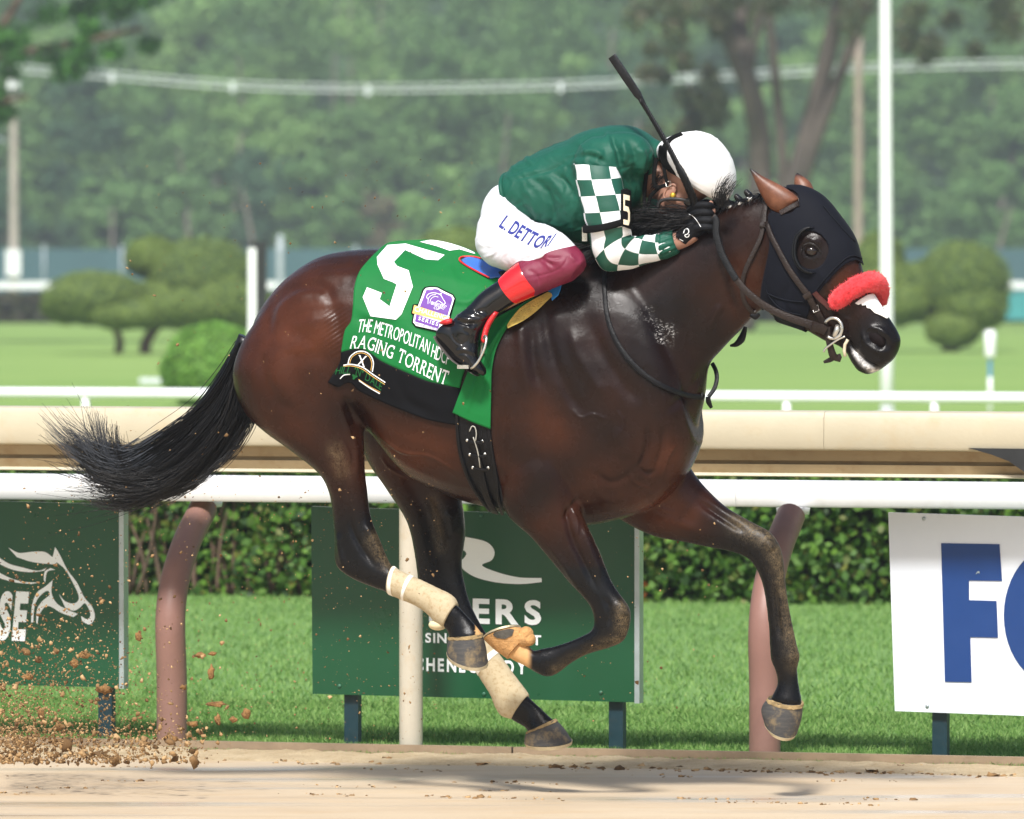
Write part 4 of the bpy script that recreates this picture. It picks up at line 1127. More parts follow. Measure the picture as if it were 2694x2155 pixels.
# ================================================================== cloth, print and straps laid on a surface
def resample(c, n):
    c = spline(c, per=10) if len(c) > 2 else np.array(c, float)
    L = np.r_[0, np.cumsum(np.linalg.norm(np.diff(c, axis=0), axis=1))]
    s = np.linspace(0, L[-1], n)
    return np.stack([np.interp(s, L, c[:, i]) for i in range(c.shape[1])], 1)
def coons(top, bot, left, right, nu, nv):
    T, Bt, L, R = resample(top, nu), resample(bot, nu), resample(left, nv), resample(right, nv)
    u = np.linspace(0, 1, nu)[None, :, None]; v = np.linspace(0, 1, nv)[:, None, None]
    S = (1 - v) * T[None] + v * Bt[None] + (1 - u) * L[:, None] + u * R[:, None]
    return S - ((1 - u) * (1 - v) * T[0] + u * (1 - v) * T[-1] + (1 - u) * v * Bt[0] + u * v * Bt[-1])
def drape(px, off, bvh=None, it=6, maxlat=None):
    """pixel grid (nv, nu, 2) -> world grid lying on the surface, bridging its hollows"""
    nv, nu = px.shape[:2]
    lat = np.zeros((nv, nu)); slope = np.zeros((nv, nu))
    for i in range(nv):
        for j in range(nu):
            p, n_ = hit(*px[i, j], 0.0, bvh)
            p = p + n_ * off
            lat[i, j] = lat_of(p)
    l0 = lat.copy()
    for k in range(it):
        q = np.pad(lat, 1, mode='edge')
        lat = np.maximum((q[1:-1, :-2] + q[1:-1, 2:] + q[:-2, 1:-1] + q[2:, 1:-1] + 2 * lat) / 6, l0)
    return lat
def lat_grid(px, lat):
    return np.array([[P(px[i, j, 0], px[i, j, 1], lat[i, j]) for j in range(px.shape[1])] for i in range(px.shape[0])])
def gridfaces(nv, nu, o=0, flip=False):
    F = []
    for i in range(nv - 1):
        for j in range(nu - 1):
            a = o + i * nu + j
            f = (a, a + nu, a + nu + 1, a + 1)
            F.append(f[::-1] if flip else f)
    return F
def mirror(V): return V - 2 * np.outer(lat_of(V), NS)
def solid(o, th, off=-1.0):
    m = o.modifiers.new('thickness', 'SOLIDIFY'); m.thickness = th; m.offset = off; return o
def bvh_of(o):
    V = np.array([v.co for v in o.data.vertices]) + ORG[o.name]
    return BVHTree.FromPolygons([Vector(p) for p in V], [tuple(p.vertices) for p in o.data.polygons])
def decal(name, V2, F2, mat, parent, bvh, off=.0025, maxlen=9, thick=0.0, lat0=0.0):
    """flat print: pixel-plane triangles cut small and laid on a surface"""
    bm = bmesh.new()
    vs = [bm.verts.new((x, y, 0)) for x, y in V2]
    for f in F2:
        try: bm.faces.new([vs[i] for i in f])
        except ValueError: pass
    bmesh.ops.triangulate(bm, faces=bm.faces)
    for k in range(6):
        es = [e for e in bm.edges if e.calc_length() > maxlen]
        if not es: break
        bmesh.ops.subdivide_edges(bm, edges=es, cuts=1)
        bmesh.ops.triangulate(bm, faces=bm.faces)
    bm.verts.index_update()
    px = np.array([v.co[:2] for v in bm.verts]); F = [tuple(v.index for v in f.verts) for f in bm.faces]
    bm.free()
    V = []
    for u, v in px:
        p, n_ = hit(u, v, lat0, bvh); d = CAMP - p; d /= np.linalg.norm(d)
        if n_ @ d < 0: n_ = -n_
        V.append(p + d * off)
    V = np.array(V)
    # faces towards the camera
    a, b, c = V[F[0][0]], V[F[0][1]], V[F[0][2]]
    F = [f if np.cross(V[f[1]] - V[f[0]], V[f[2]] - V[f[0]]) @ (CAMP - V[f[0]]) > 0 else f[::-1] for f in F]
    o = mobj(name, V, F, mat, parent, True)
    if thick: solid(o, thick, -1)
    return o
def poly(ringsets):
    """list of outlines (each: outer ring, then holes) -> vertices, triangles"""
    V, F = [], []
    for rs in ringsets:
        if not isinstance(rs[0][0], (tuple, list, np.ndarray)): rs = [rs]
        tri = tessellate_polygon([[Vector((x, y, 0)) for x, y in r] for r in rs])
        o = len(V)
        for r in rs: V += [tuple(p) for p in r]
        F += [tuple(i + o for i in t_) for t_ in tri]
    return V, F
def stroke(line, w, n=None):
    """a drawn line of width w (number or list) as a strip"""
    L = spline(line, per=6) if len(line) > 2 else np.array(line, float)
    T = np.gradient(L, axis=0); T /= np.linalg.norm(T, axis=1)[:, None] + 1e-9
    Nn = np.stack([-T[:, 1], T[:, 0]], 1)
    ww = np.interp(np.linspace(0, 1, len(L)), np.linspace(0, 1, len(np.atleast_1d(w))), np.atleast_1d(w)) / 2
    A, B_ = L + Nn * ww[:, None], L - Nn * ww[:, None]
    V = [tuple(p) for p in A] + [tuple(p) for p in B_]; k = len(L)
    return V, [(i, i + 1, i + 1 + k, i + k) for i in range(k - 1)]
def merge(*parts):
    V, F = [], []
    for v, f in parts:
        o = len(V); V += [tuple(p) for p in v]; F += [tuple(i + o for i in q) for q in f]
    return V, F
_glyph = {}
def glyph(ch, bold=0.0):
    """outline of one character of the built-in font, scaled to its own box: x 0..1, y 0..1, and its aspect"""
    key = (ch, bold)
    if key in _glyph: return _glyph[key]
    cu = bpy.data.curves.new('g', 'FONT'); cu.body = ch; cu.fill_mode = 'FRONT'; cu.resolution_u = 4; cu.offset = bold
    o = bpy.data.objects.new('g', cu); COL.objects.link(o)
    dg = bpy.context.evaluated_depsgraph_get(); me = o.evaluated_get(dg).to_mesh()
    V = np.array([v.co[:2] for v in me.vertices]); F = [tuple(p.vertices) for p in me.polygons]
    o.evaluated_get(dg).to_mesh_clear(); bpy.data.objects.remove(o); bpy.data.curves.remove(cu)
    lo, hi = V.min(0), V.max(0); asp = (hi[0] - lo[0]) / .73
    V = (V - lo) / np.maximum(hi - lo, 1e-6)
    _glyph[key] = (V, F, asp); return _glyph[key]
SERIF = {'R': ([.1, .9], [.1], 0), 'A': ([.06, .94], [], 0), 'I': ([.5], [.5], 0), 'N': ([.1], [.1, .9], 0), 'T': ([.5], [], 2), 'E': ([.1], [.1], 1), 'X': ([.1, .9], [.1, .9], 0),
         'D': ([.12], [.12], 0), 'L': ([.12], [.12], 3), 'G': ([], [], 4)}
def lettering(text, base, up, gap=.12, serif=False, bold=0.0, widths=None, space=.45):
    """letters along a pixel base line; up: pixel vector of the letter height (one, or first and last)"""
    asp = []
    for ch in text:
        asp.append(space if ch == ' ' else (.25 if ch in "'.&" and ch != '&' else max(.16, glyph(ch, bold)[2])))
    tot = sum(asp) + gap * (len(text) - 1)
    Bc = resample(base, 80); up = np.array(up, float)
    if up.ndim == 1: up = np.stack([up, up])
    at = lambda s: np.array([np.interp(s, np.linspace(0, 1, 80), Bc[:, i]) for i in (0, 1)]).T
    upf = lambda s: np.array([np.interp(s, [0, 1], up[:, i]) for i in (0, 1)]).T
    parts = []; x = 0
    for ch, a in zip(text, asp):
        if ch != ' ':
            V, F, _ = glyph(ch, bold); V = V.copy(); y0, y1 = 0, 1
            if ch == "'": y0, y1 = .65, 1
            if ch == '.': y0, y1 = 0, .16
            if ch == ',': y0, y1 = -.12, .16
            def put(V_):
                s = (x + V_[:, 0] * a) / tot
                return at(s) + upf(s) * (y0 + V_[:, 1] * (y1 - y0))[:, None]
            parts.append((put(V), F))
            if serif and ch in SERIF:
                bo, to, ex = SERIF[ch]
                def rect(x0, y0_, x1, y1_): parts.append((put(np.array([(x0, y0_), (x1, y0_), (x1, y1_), (x0, y1_)])), [(0, 1, 2, 3)]))
                sw = .2 / max(a, .3) * .62
                for q in bo: rect(q - sw, 0, q + sw, .06)
                for q in to: rect(q - sw, .94, q + sw, 1)
                if ex == 2: rect(0, .74, .1, 1); rect(.9, .74, 1, 1)
                if ex == 1: rect(.93, 0, 1.02, .26); rect(.9, .76, .98, 1)
                if ex == 3: rect(.92, 0, 1.02, .28)
                if ex == 4: rect(.86, .72, .95, 1)
        x += a + gap
    return merge(*parts)
def strap(name, line, w, mat, parent, bvh=None, off=.004, th=.004, n=None, lat=None, smooth=2):
    """a flat strap following pixels over a surface (or free at the given lat)"""
    L = spline(line, per=6)
    if lat is None:
        H = [hit(u, v, .05, bvh) for u, v in L[:, :2]]
        pts = np.array([p + n_ * off for p, n_ in H]); Nn = np.array([n_ for p, n_ in H])
    else:
        la = np.interp(np.linspace(0, 1, len(L)), np.linspace(0, 1, len(np.atleast_1d(lat))), np.atleast_1d(lat))
        pts = np.array([P(u, v, l_) for (u, v), l_ in zip(L[:, :2], la)]); Nn = np.tile(NS, (len(L), 1))
    for k in range(smooth):
        pts[1:-1] = (pts[:-2] + 2 * pts[1:-1] + pts[2:]) / 4; Nn[1:-1] = (Nn[:-2] + 2 * Nn[1:-1] + Nn[2:]) / 4
    T = np.gradient(pts, axis=0); T /= np.linalg.norm(T, axis=1)[:, None]
    Bn = np.cross(T, Nn); Bn /= np.linalg.norm(Bn, axis=1)[:, None] + 1e-9; Nn = np.cross(Bn, T)
    ww = np.interp(np.linspace(0, 1, len(pts)), np.linspace(0, 1, len(np.atleast_1d(w))), np.atleast_1d(w)) / 740 / 2
    R = []
    for p, b_, n_, h in zip(pts, Bn, Nn, ww):
        R.append(np.array([p + b_ * h * x + n_ * th * z for x, z in ((-1, -.5), (-.92, .42), (-.7, .6), (0, .66), (.7, .6), (.92, .42), (1, -.5), (0, -.7))]))
    V, F = rings(R)
    return mobj(name, V, F, mat, parent, True, sharp=50)

def fabric(name, col, rough=.75, sheen=.04, bump=.15, scale=260, var=.08, big=.12):
    t = NT(name); v = t.coord()
    col = hexlin(col) if isinstance(col, str) else col
    f = t.noise(v, 7, 5); lo = tuple(x * (1 - var) for x in col[:3]) + (1,); hi = tuple(min(1, x * (1 + var)) for x in col[:3]) + (1,)
    t.set(Base_Color=t.ramp(f, [(.3, lo), (.7, hi)]), Roughness=rough, Sheen_Weight=sheen)
    t.b.inputs['Specular IOR Level'].default_value = .2 if max(col[:3]) > .05 else .08
    t.bump(t.mix(.5, t.noise(v, scale, 2), t.noise(v, 24, 3)), bump, .004)
    return t.m
M_green = fabric('green_cloth', '#0a6a30', .62, .03)
M_blackc = fabric('black_cloth', (.005, .005, .006, 1), .7, .0)
M_wprint = fabric('white_print', '#eef1f3', .5, .1, .08)
M_purple = fabric('purple_print', '#6a3d97', .5, .1, .05)
M_gold = fabric('gold_print', '#e3b465', .5, .1, .05)
M_bluep = fabric('light_blue_print', '#9fc3e2', .5, .1, .05)
M_dgreen = fabric('dark_green_print', '#14602f', .5, .1, .05)
# ------------------------------------------------------------------ saddle cloth
sc = thing('saddle_cloth', HORSE_BASE + UP * 1.2, 'green number five saddle cloth with black lower border on the horse', 'saddle cloth')
top = [(1003, 650), (1027, 637), (1082, 632), (1134, 631), (1185, 640), (1240, 660), (1290, 690), (1345, 715)]
gl = [(1003, 650), (971, 682), (945, 715), (932, 756), (928, 808), (923, 845), (908, 867), (902, 893), (897, 927)]
gr = [(1345, 715), (1320, 780), (1285, 860), (1250, 925), (1222, 975), (1209, 1021)]
gb = [(897, 927), (925, 920), (953, 919), (975, 930), (1008, 953), (1064, 978), (1119, 1001), (1165, 1012), (1209, 1021)]
pg = coons(top, gb, gl, gr, 70, 56)
lg = drape(pg, .008, it=30)
def folds(px, amp, lines):
    q = px.reshape(-1, 2); a = np.zeros(len(q))
    for line, wd, am in lines:
        d, tt = seg_dist(q, spline(line, per=5)); a += am * np.exp(-(d / wd) ** 2) * np.clip(np.minimum(tt, 1 - tt) * 4 + .2, 0, 1)
    n_ = np.array([noise.noise(Vector((x * .012, y * .02, 5))) for x, y in q])
    return (a + amp * n_).reshape(px.shape[:2])
lg += folds(pg, .003, [([(1190, 690), (1215, 720), (1260, 735)], 10, -.007), ([(1130, 660), (1180, 690), (1200, 760)], 14, .006), ([(1280, 745), (1240, 790), (1190, 790)], 8, .008), ([(1270, 770), (1230, 820), (1180, 830)], 7, -.007), ([(945, 820), (1000, 835), (1060, 830)], 9, .006), ([(940, 840), (990, 855), (1040, 858)], 7, -.006),
                       ([(960, 740), (975, 790), (1000, 800)], 10, .005), ([(1080, 850), (1110, 870), (1150, 880)], 8, -.005), ([(1150, 770), (1170, 800), (1210, 810)], 9, -.006), ([(920, 900), (960, 895), (1000, 905)], 8, .004)])
lg = np.maximum(lg, drape(pg, .004, it=0))
Wg = lat_grid(pg, lg)
Vn = Wg.reshape(-1, 3); nv, nu = pg.shape[:2]
Vf = mirror(Vn); Vf = Vf.reshape(nv, nu, 3)
lowfar = Vf
F = gridfaces(nv, nu) + gridfaces(nv, nu, nv * nu, True) + [(j, j + 1, nv * nu + j + 1, nv * nu + j) for j in range(nu - 1)]
cl = mobj('cloth', np.concatenate([Vn, Vf.reshape(-1, 3)]), F, M_green, sc); solid(cl, .003)
bb = [(862, 1006), (889, 1019), (906, 1010), (923, 1008), (945, 1029), (1001, 1056), (1064, 1082), (1127, 1105), (1201, 1119)]
pb_ = coons(gb, bb, [(897, 927), (893, 956), (862, 1006)], [(1209, 1021), (1206, 1070), (1201, 1119)], 70, 20)
lb = drape(pb_, .008, it=30)
lb[0] = lg[-1]
for i in range(1, 6): lb[i] = lb[i] + (lg[-1] - lb[i]) * (1 - i / 6)
lb += folds(pb_, .003, [([(1050, 1000), (1070, 1050), (1130, 1085)], 12, -.008), ([(900, 1000), (912, 980), (930, 975)], 9, .010)]) * np.linspace(0, 1, 20)[:, None]
Wb = lat_grid(pb_, lb).reshape(-1, 3)
def pair(name, V, F, mat, parent, th):
    o = solid(mobj(name, V, F, mat, parent), th)
    solid(mobj(name, mirror(V), [tuple(f)[::-1] for f in F], mat, parent), th)
    return o
border = pair('border', Wb, gridfaces(20, 70), M_blackc, sc, .003)
# forward fold hanging in front of the boot
pf = coons([(1300, 838), (1350, 812), (1405, 782)], [(1190, 1086), (1240, 1110), (1290, 1129)], [(1300, 838), (1262, 905), (1228, 985), (1190, 1086)], [(1405, 782), (1342, 852), (1305, 915), (1294, 971), (1292, 1027), (1290, 1129)], 30, 60)
lf = drape(pf, .02, it=20) + folds(pf, .002, [([(1395, 795), (1330, 870), (1290, 940), (1262, 1060)], 6, -.007), ([(1370, 800), (1300, 890), (1260, 980), (1230, 1080)], 6, .008), ([(1385, 790), (1315, 880), (1278, 960)], 4, .006)])
Wf = lat_grid(pf, lf).reshape(-1, 3)
fold = pair('front_fold', Wf, gridfaces(60, 30), M_green, sc, .004)
BC = BVHTree.FromPolygons([Vector(p) for p in np.concatenate([Vn, Wb])], gridfaces(nv, nu) + gridfaces(20, 70, nv * nu))
c5 = lambda x, y: (600 + x / 2.695, 600 + y / 2.695)
c3 = lambda x, y: (840 + x / 3.08, 600 + y / 3.08)
def c3s(l): return [c3(*p) for p in l]
five = [c5(*p) for p in [(1055, 205), (1130, 120), (1260, 110), (1535, 190), (1490, 228), (1400, 222), (1255, 155), (1175, 240), (1200, 270), (1280, 300), (1310, 415), (1230, 610), (1190, 650), (1010, 625), (955, 490), (985, 420), (1090, 460), (1075, 505), (1145, 555), (1195, 400), (1170, 385), (1105, 360), (1060, 260)]]
decal('number', *poly([five]), M_wprint, sc, BC)
decal('far_number_edge', *poly([[c5(*p) for p in [(1360, 97), (1440, 82), (1560, 96), (1700, 138), (1790, 186), (1740, 180), (1640, 150), (1570, 160), (1480, 128)]]]), M_wprint, sc, BC)
decal('lettering', *lettering('THE METROPOLITAN HDCP', [(939, 875), (968, 874), (1002, 883), (1048, 898), (1087, 913), (1116, 926), (1135, 940), (1180, 962)], (7, -34), .14, space=.28), M_wprint, sc, BC)
decal('lettering', *lettering('RAGING TORRENT', [(920, 917), (952, 917), (978, 923), (996, 931), (1025, 943), (1051, 954), (1080, 971), (1119, 990), (1139, 1001), (1172, 1013)], [(9, -33), (11, -36)], .17, True, space=.3), M_wprint, sc, BC)
# sponsor patch
pt = c3s([(835, 500), (855, 478), (900, 470), (960, 474), (1020, 505), (1085, 535), (1106, 570), (1068, 705), (1062, 735), (1010, 800), (985, 850), (780, 803), (748, 765), (758, 705), (742, 690), (757, 620), (800, 615)])
pa_ = decal('patch', *poly([pt]), M_blackc, sc, BC, .004, thick=.002)
decal('patch_rim', *poly([c3s([(848, 505), (866, 486), (903, 480), (958, 484), (1015, 515), (1078, 545), (1094, 572), (1050, 715), (985, 838), (783, 792), (760, 762), (770, 706), (803, 625)])]), M_wprint, pa_, BC, .0055)
decal('patch_field', *poly([c3s([(868, 500), (905, 502), (935, 492), (965, 498), (990, 520), (1072, 556), (1078, 580), (1038, 716), (812, 645)]), c3s([(785, 700), (978, 762), (965, 815), (775, 757)])]), M_purple, pa_, BC, .0065)
decal('patch_banner', *poly([c3s([(768, 624), (1058, 716), (1044, 762), (754, 690)])]), M_gold, pa_, BC, .0075)
decal('patch_lettering', *merge(lettering('CHALLENGE', c3s([(768, 672), (1045, 752)]), (4, -12.5), .12, bold=.01), ), M_bluep, pa_, BC, .0085)
hd = [stroke(c3s(l), w) for l, w in (([(885, 580), (870, 560), (885, 535), (920, 525), (955, 530), (985, 545), (1000, 570), (1020, 605), (1010, 622)], 1.6), ([(1010, 622), (990, 605), (965, 590), (945, 600)], 1.4), ([(880, 615), (885, 570), (910, 545), (945, 540)], 1.3), ([(895, 610), (905, 575), (935, 555), (965, 560)], 1.2), ([(985, 545), (990, 528), (975, 535)], 1.2))]
decal('patch_emblem', *merge(*hd, lettering('BREEDERS\'', c3s([(903, 618), (1025, 655)]), (2.5, -8), .1, True), lettering('CUP', c3s([(925, 655), (972, 668)]), (2.5, -7), .1), stroke(c3s([(975, 645), (1010, 660)]), 1.1),
                             lettering('SERIES', c3s([(800, 745), (958, 795)]), (3, -9.5), .35, bold=.01)), M_wprint, pa_, BC, .0085)
decal('patch_motto', *lettering("WIN AND YOU'RE IN", c3s([(770, 780), (960, 832)]), (2, -6), .2), M_purple, pa_, BC, .0075)
# farm emblem on the border
decal('emblem_white', *merge(stroke(c3s([(232, 1100), (250, 1045), (300, 1005), (360, 1000), (412, 1030), (438, 1090), (430, 1165)]), 2.6), stroke(c3s([(195, 1112), (260, 1105), (350, 1128), (440, 1190), (535, 1252)]), 2.8),
                            stroke(c3s([(168, 1222), (200, 1192), (250, 1186)]), 2.4), stroke(c3s([(322, 1236), (400, 1290), (490, 1342)]), 2.8), lettering('X', c3s([(300, 1118), (368, 1128)]), (6, -29), .1, True)), M_wprint, sc, BC)
decal('emblem_gold', *merge(stroke(c3s([(244, 1104), (262, 1052), (306, 1018), (356, 1014), (402, 1040), (424, 1092), (418, 1155)]), 1.5), stroke(c3s([(195, 1122), (260, 1118), (345, 1142), (436, 1206), (530, 1268)]), 1.6), stroke(c3s([(318, 1226), (400, 1280), (494, 1330)]), 1.5)), M_gold, sc, BC)
decal('emblem_lettering', *merge(lettering("HILL 'N' DALE", c3s([(128, 1188), (190, 1180), (290, 1186), (360, 1225), (430, 1268), (500, 1318)]), (5, -19), .16, True, space=.25), poly([[c3(285 + 20 * math.cos(a) * (1 + .35 * math.cos(3 * a + .6)), 1205 + 18 * math.sin(a) * (1 + .35 * math.cos(3 * a + .6))) for a in np.linspace(0, 6.1, 26)]])), M_dgreen, sc, BC)
# ------------------------------------------------------------------ saddle, girth, stirrups
M_foam = paint('yellow_foam', '#d9bd62', .95, .2, 30, .9, 180)
M_blue = paint('blue_patent', '#3f6fc4', .12, .08, 6, .05, 20, coat=.6)
M_blue2 = fabric('bright_blue_cloth', '#2f86d6', .6)
M_red = paint('red_leather', '#c9272b', .35, .12, 20, .15, 160)
M_leather = paint('black_leather', (.005, .005, .006), .42, .25, 20, .3, 160, spec=.2)
M_steel = paint('worn_steel', '#c9c7c0', .3, .1, 30, .1, 90, metal=.85)
sd = thing('racing_saddle', HORSE_BASE + UP * 1.55, 'small blue racing saddle with yellow foam pad and black girth', 'saddle')
px_ = coons([(1340, 845), (1366, 813), (1400, 790), (1441, 768)], [(1336, 864), (1378, 843), (1412, 818), (1453, 779)], [(1340, 845), (1334, 856), (1336, 864)], [(1441, 768), (1450, 771), (1453, 779)], 26, 10)
la = drape(px_, .03, it=10); W = lat_grid(px_, la)
W2 = lat_grid(px_, la - .028)
rim = MB(); rim.add(np.concatenate([W.reshape(-1, 3), W2.reshape(-1, 3)]), gridfaces(10, 26) + gridfaces(10, 26, 260, True) + [(j, j + 1, 260 + j + 1, 260 + j) for j in range(25)] + [(234 + j + 1, 234 + j, 494 + j, 494 + j + 1) for j in range(25)] + [(i * 26 + 26, i * 26, 260 + i * 26, 260 + i * 26 + 26) for i in range(9)] + [(i * 26 + 25, i * 26 + 51, 260 + i * 26 + 51, 260 + i * 26 + 25) for i in range(9)])
V = np.concatenate(rim.V); rim.build('foam_pad', M_foam, sd, True, sharp=60)
mobj('foam_pad', mirror(V), [f[::-1] for f in rim.F], M_foam, sd, True, sharp=60)
px_ = coons([(1438, 760), (1478, 742)], [(1452, 790), (1468, 776)], [(1438, 760), (1448, 775), (1452, 790)], [(1478, 742), (1474, 760), (1468, 776)], 10, 10)
W = lat_grid(px_, drape(px_, .024, it=8)).reshape(-1, 3)
pair('front_flap', W, gridfaces(10, 10), M_blue2, sd, .004)
sy = lambda l: [c5(*p) for p in l]
seat = spline(sy([(1655, 225), (1690, 205), (1760, 212), (1860, 250), (1960, 300), (1990, 340), (1900, 345), (1850, 350), (1780, 305), (1700, 262), (1655, 225)]), per=4)[:-1]
decal('seat', *poly([[tuple(p) for p in seat]]), M_blue, sd, BC, .012, thick=.006)
pts = np.array([hit(u, v, .05, BC)[0] + NS * .012 for u, v in spline(sy([(1860, 352), (1780, 312), (1700, 268), (1650, 230), (1665, 205), (1740, 203), (1800, 215)]), per=5)])
V, F = tube(pts, .0035, 8); mobj('seat_piping', V, F, M_red, sd)
# hidden tree of the saddle under the rider
V, F = section_loft([(1325, 700, 1325, 735, 0, .10), (1345, 702, 1345, 745, 0, .13), (1380, 706, 1380, 760, 0, .16), (1450, 700, 1455, 750, 0, .14), (1490, 686, 1490, 720, 0, .08)], 24, 4)
mobj('saddle_tree', V, F, M_leather, sd)
gpx = coons([(1200, 1085), (1245, 1100), (1288, 1115)], [(1290, 1338), (1308, 1346), (1326, 1348)], [(1200, 1085), (1208, 1180), (1240, 1270), (1290, 1338)], [(1288, 1115), (1300, 1200), (1318, 1290), (1326, 1348)], 14, 40)
W = lat_grid(gpx, drape(gpx, .008, it=4)).reshape(-1, 3)
gth = mobj('girth', np.concatenate([W, mirror(W)]), gridfaces(40, 14) + gridfaces(40, 14, 560, True) + [(546 + j + 1, 546 + j, 1106 + j, 1106 + j + 1) for j in range(13)], M_leather, sd); solid(gth, .006)
for e in ([(1204, 1090), (1211, 1180), (1242, 1270), (1291, 1336)], [(1285, 1120), (1297, 1200), (1315, 1290), (1323, 1345)]):
    strap('girth_edge', e, 9, M_leather, gth, None, .012, .007)
strap('girth_strap', [(1245, 1128), (1256, 1190), (1268, 1250), (1288, 1310), (1306, 1340)], 20, M_leather, gth, None, .015, .005)
M_cord = paint('pale_cord', '#a9a79e', .8, .15, 60)
for a in ([(1240, 1135), (1246, 1122), (1254, 1124), (1258, 1140), (1256, 1160)], [(1250, 1150), (1262, 1190), (1268, 1230)]):
    pts = np.array([hit(u, v)[0] + NS * .021 for u, v in spline(a, per=5)]); V, F = tube(pts, .0022, 6); mobj('lace', V, F, M_cord, gth)
for u, v in ((1231, 1156), (1270, 1159), (1238, 1193), (1277, 1192), (1246, 1226), (1286, 1226)):
    p, n_ = hit(u, v); V, F = ellipsoid(p + n_ * .012, (.006, .003, .006), (FW, NS, UP), 10, 6); mobj('rivet', V, F, M_steel, gth)
for v in (1158, 1193, 1226):
    strap('girth_keeper', [(1233 + (v - 1156) * .21, v), (1252 + (v - 1156) * .22, v + 3), (1272 + (v - 1156) * .23, v + 2)], 8, M_leather, gth, None, .019, .004)
# ================================================================== bridle, hood, nose roll, wraps
c2 = lambda x, y: (1800 + x / 2.695, 400 + y / 2.695)
def c2s(l): return [c2(*p) for p in l]
# ---- blinker hood: a shell over the head, cut clean along its hems
def med_px(V):                                             # pixel of a point moved sideways into the median plane
    V = np.atleast_2d(V); return to_px(V - np.outer(lat_of(V), NS))
def inside(px, pol):
    x, y = px[:, 0], px[:, 1]; r = np.zeros(len(px), bool); n = len(pol)
    for i in range(n):
        (x1, y1), (x2, y2) = pol[i], pol[(i + 1) % n]
        c = ((y1 > y) != (y2 > y)) & (x < (x2 - x1) * (y - y1) / (y2 - y1 + 1e-12) + x1); r ^= c
    return r
def hem(line, closed=False):
    L = spline(line, per=8)
    return np.array([med_px(hit(u, v, .07)[0])[0] for u, v in L])
front = hem(c2s([(1258, 800), (1215, 770), (1150, 790), (1080, 850), (1010, 925), (945, 1005), (905, 1075), (880, 1150), (850, 1240)]))
backh = hem(c2s([(600, 1160), (548, 1090), (552, 980), (580, 840), (608, 700), (615, 580), (600, 470), (625, 420)]))
earcut = hem(c2s([(625, 420), (700, 445), (770, 430), (812, 370), (812, 320), (780, 285), (735, 268), (690, 255)]))
outer = np.concatenate([[front[0] + (60, -25)], front, [front[-1] + (-4, 60)], [backh[0] + (-5, 60)], backh, earcut, [(2080, 440)], [(2230, 440)], [(2360, 640)]])
eyeh = hem(c2s([(900, 560), (965, 590), (1012, 645), (1022, 710), (985, 790), (930, 828), (860, 820), (805, 770), (788, 700), (805, 625), (850, 575), (900, 560)]))
mp_ = med_px(HV)
vin = inside(mp_, outer) & ~inside(mp_, eyeh) & (HV[:, 2] > 1.2)
keep = vin[HF].sum(1) >= 2
Fk = HF[keep]
ids = np.unique(Fk); remap = -np.ones(len(HV), int); remap[ids] = np.arange(len(ids))
Vk = HV[ids].copy(); Fk = remap[Fk]
cnt = {}
for f in Fk:
    for a, b in zip(f, np.roll(f, -1)): cnt[tuple(sorted((a, b)))] = cnt.get(tuple(sorted((a, b))), 0) + 1
bnd = np.unique([v for e, c in cnt.items() if c == 1 for v in e])
curves = [np.concatenate([[front[0] + (60, -25)], front]), np.concatenate([backh, earcut]), np.vstack([eyeh, eyeh[:1]]), np.array([front[-1], front[-1] + (-4, 60)])]
def near_curve(p):
    best = (1e9, None)
    for C in curves:
        for i in range(len(C) - 1):
            a, b = C[i], C[i + 1]; ab = b - a; t_ = np.clip(((p - a) @ ab) / (ab @ ab + 1e-9), 0, 1); q = a + t_ * ab; d = np.hypot(*(p - q))
            if d < best[0]: best = (d, q)
    return best
mk = med_px(Vk); lk = lat_of(Vk)
for i in bnd:
    d, q = near_curve(mk[i])
    if d < 14:
        h_ = BVH.find_nearest(Vector(P(q[0], q[1], 0) + NS * lk[i])); Vk[i] = np.array(h_[0])
Nk = np.array([np.array(BVH.find_nearest(Vector(p))[1]) for p in Vk])
Vk = Vk + Nk * .005
t = NT('navy_lycra'); v = t.coord()
t.set(Base_Color=t.mix(t.noise(v, 12, 4), (.0035, .004, .0075, 1), (.006, .007, .012, 1)), Roughness=.7, Sheen_Weight=.03)
t.b.inputs['Specular IOR Level'].default_value = .1
t.bump(t.mix(.5, t.noise(v, 300, 2), t.noise(v, 26, 3)), .16, .004)
M_hood = t.m
hood = thing('blinker_hood', P(2120, 700, 0), 'dark navy blinker hood with eye opening on the horse\'s head', 'blinker hood')
ho = mobj('hood', Vk, Fk, M_hood, hood); solid(ho, .003, 1)
HB = BVHTree.FromPolygons([Vector(p) for p in np.concatenate([HV, Vk])], [tuple(f) for f in HF] + [tuple(f + len(HV)) for f in Fk])
M_cup = paint('black_rubber_cup', (.006, .0065, .008), .35, .2, 20, .1, 80, spec=.3)
cp = spline(c2s([(905, 535), (850, 550), (800, 600), (780, 680), (785, 750), (820, 815), (870, 850), (920, 858)]), per=6)
R = []
for k, (u, v) in enumerate(cp):
    p, n_ = hit(u, v, .08, HB); s_ = math.sin(math.pi * k / (len(cp) - 1)) ** .5
    R.append(np.array([p, p + NS * (.006 + .024 * s_) + FW * .006 * s_, p + NS * (.008 + .026 * s_) + FW * .010 * s_, p + NS * .004 + FW * .012]))
V, F = rings(R); mobj('eye_cup', V, F, M_cup, hood)
R2 = []
for k, (u, v) in enumerate(cp):
    p, n_ = hit(u - 3, v, .08, HB); R2.append(p + NS * .004)
V, F = tube(np.array(R2), .004, 8); mobj('cup_flange', V, F, M_cup, hood)
M_stitch = paint('dark_stitching', (.008, .009, .013), .8, spec=.1)
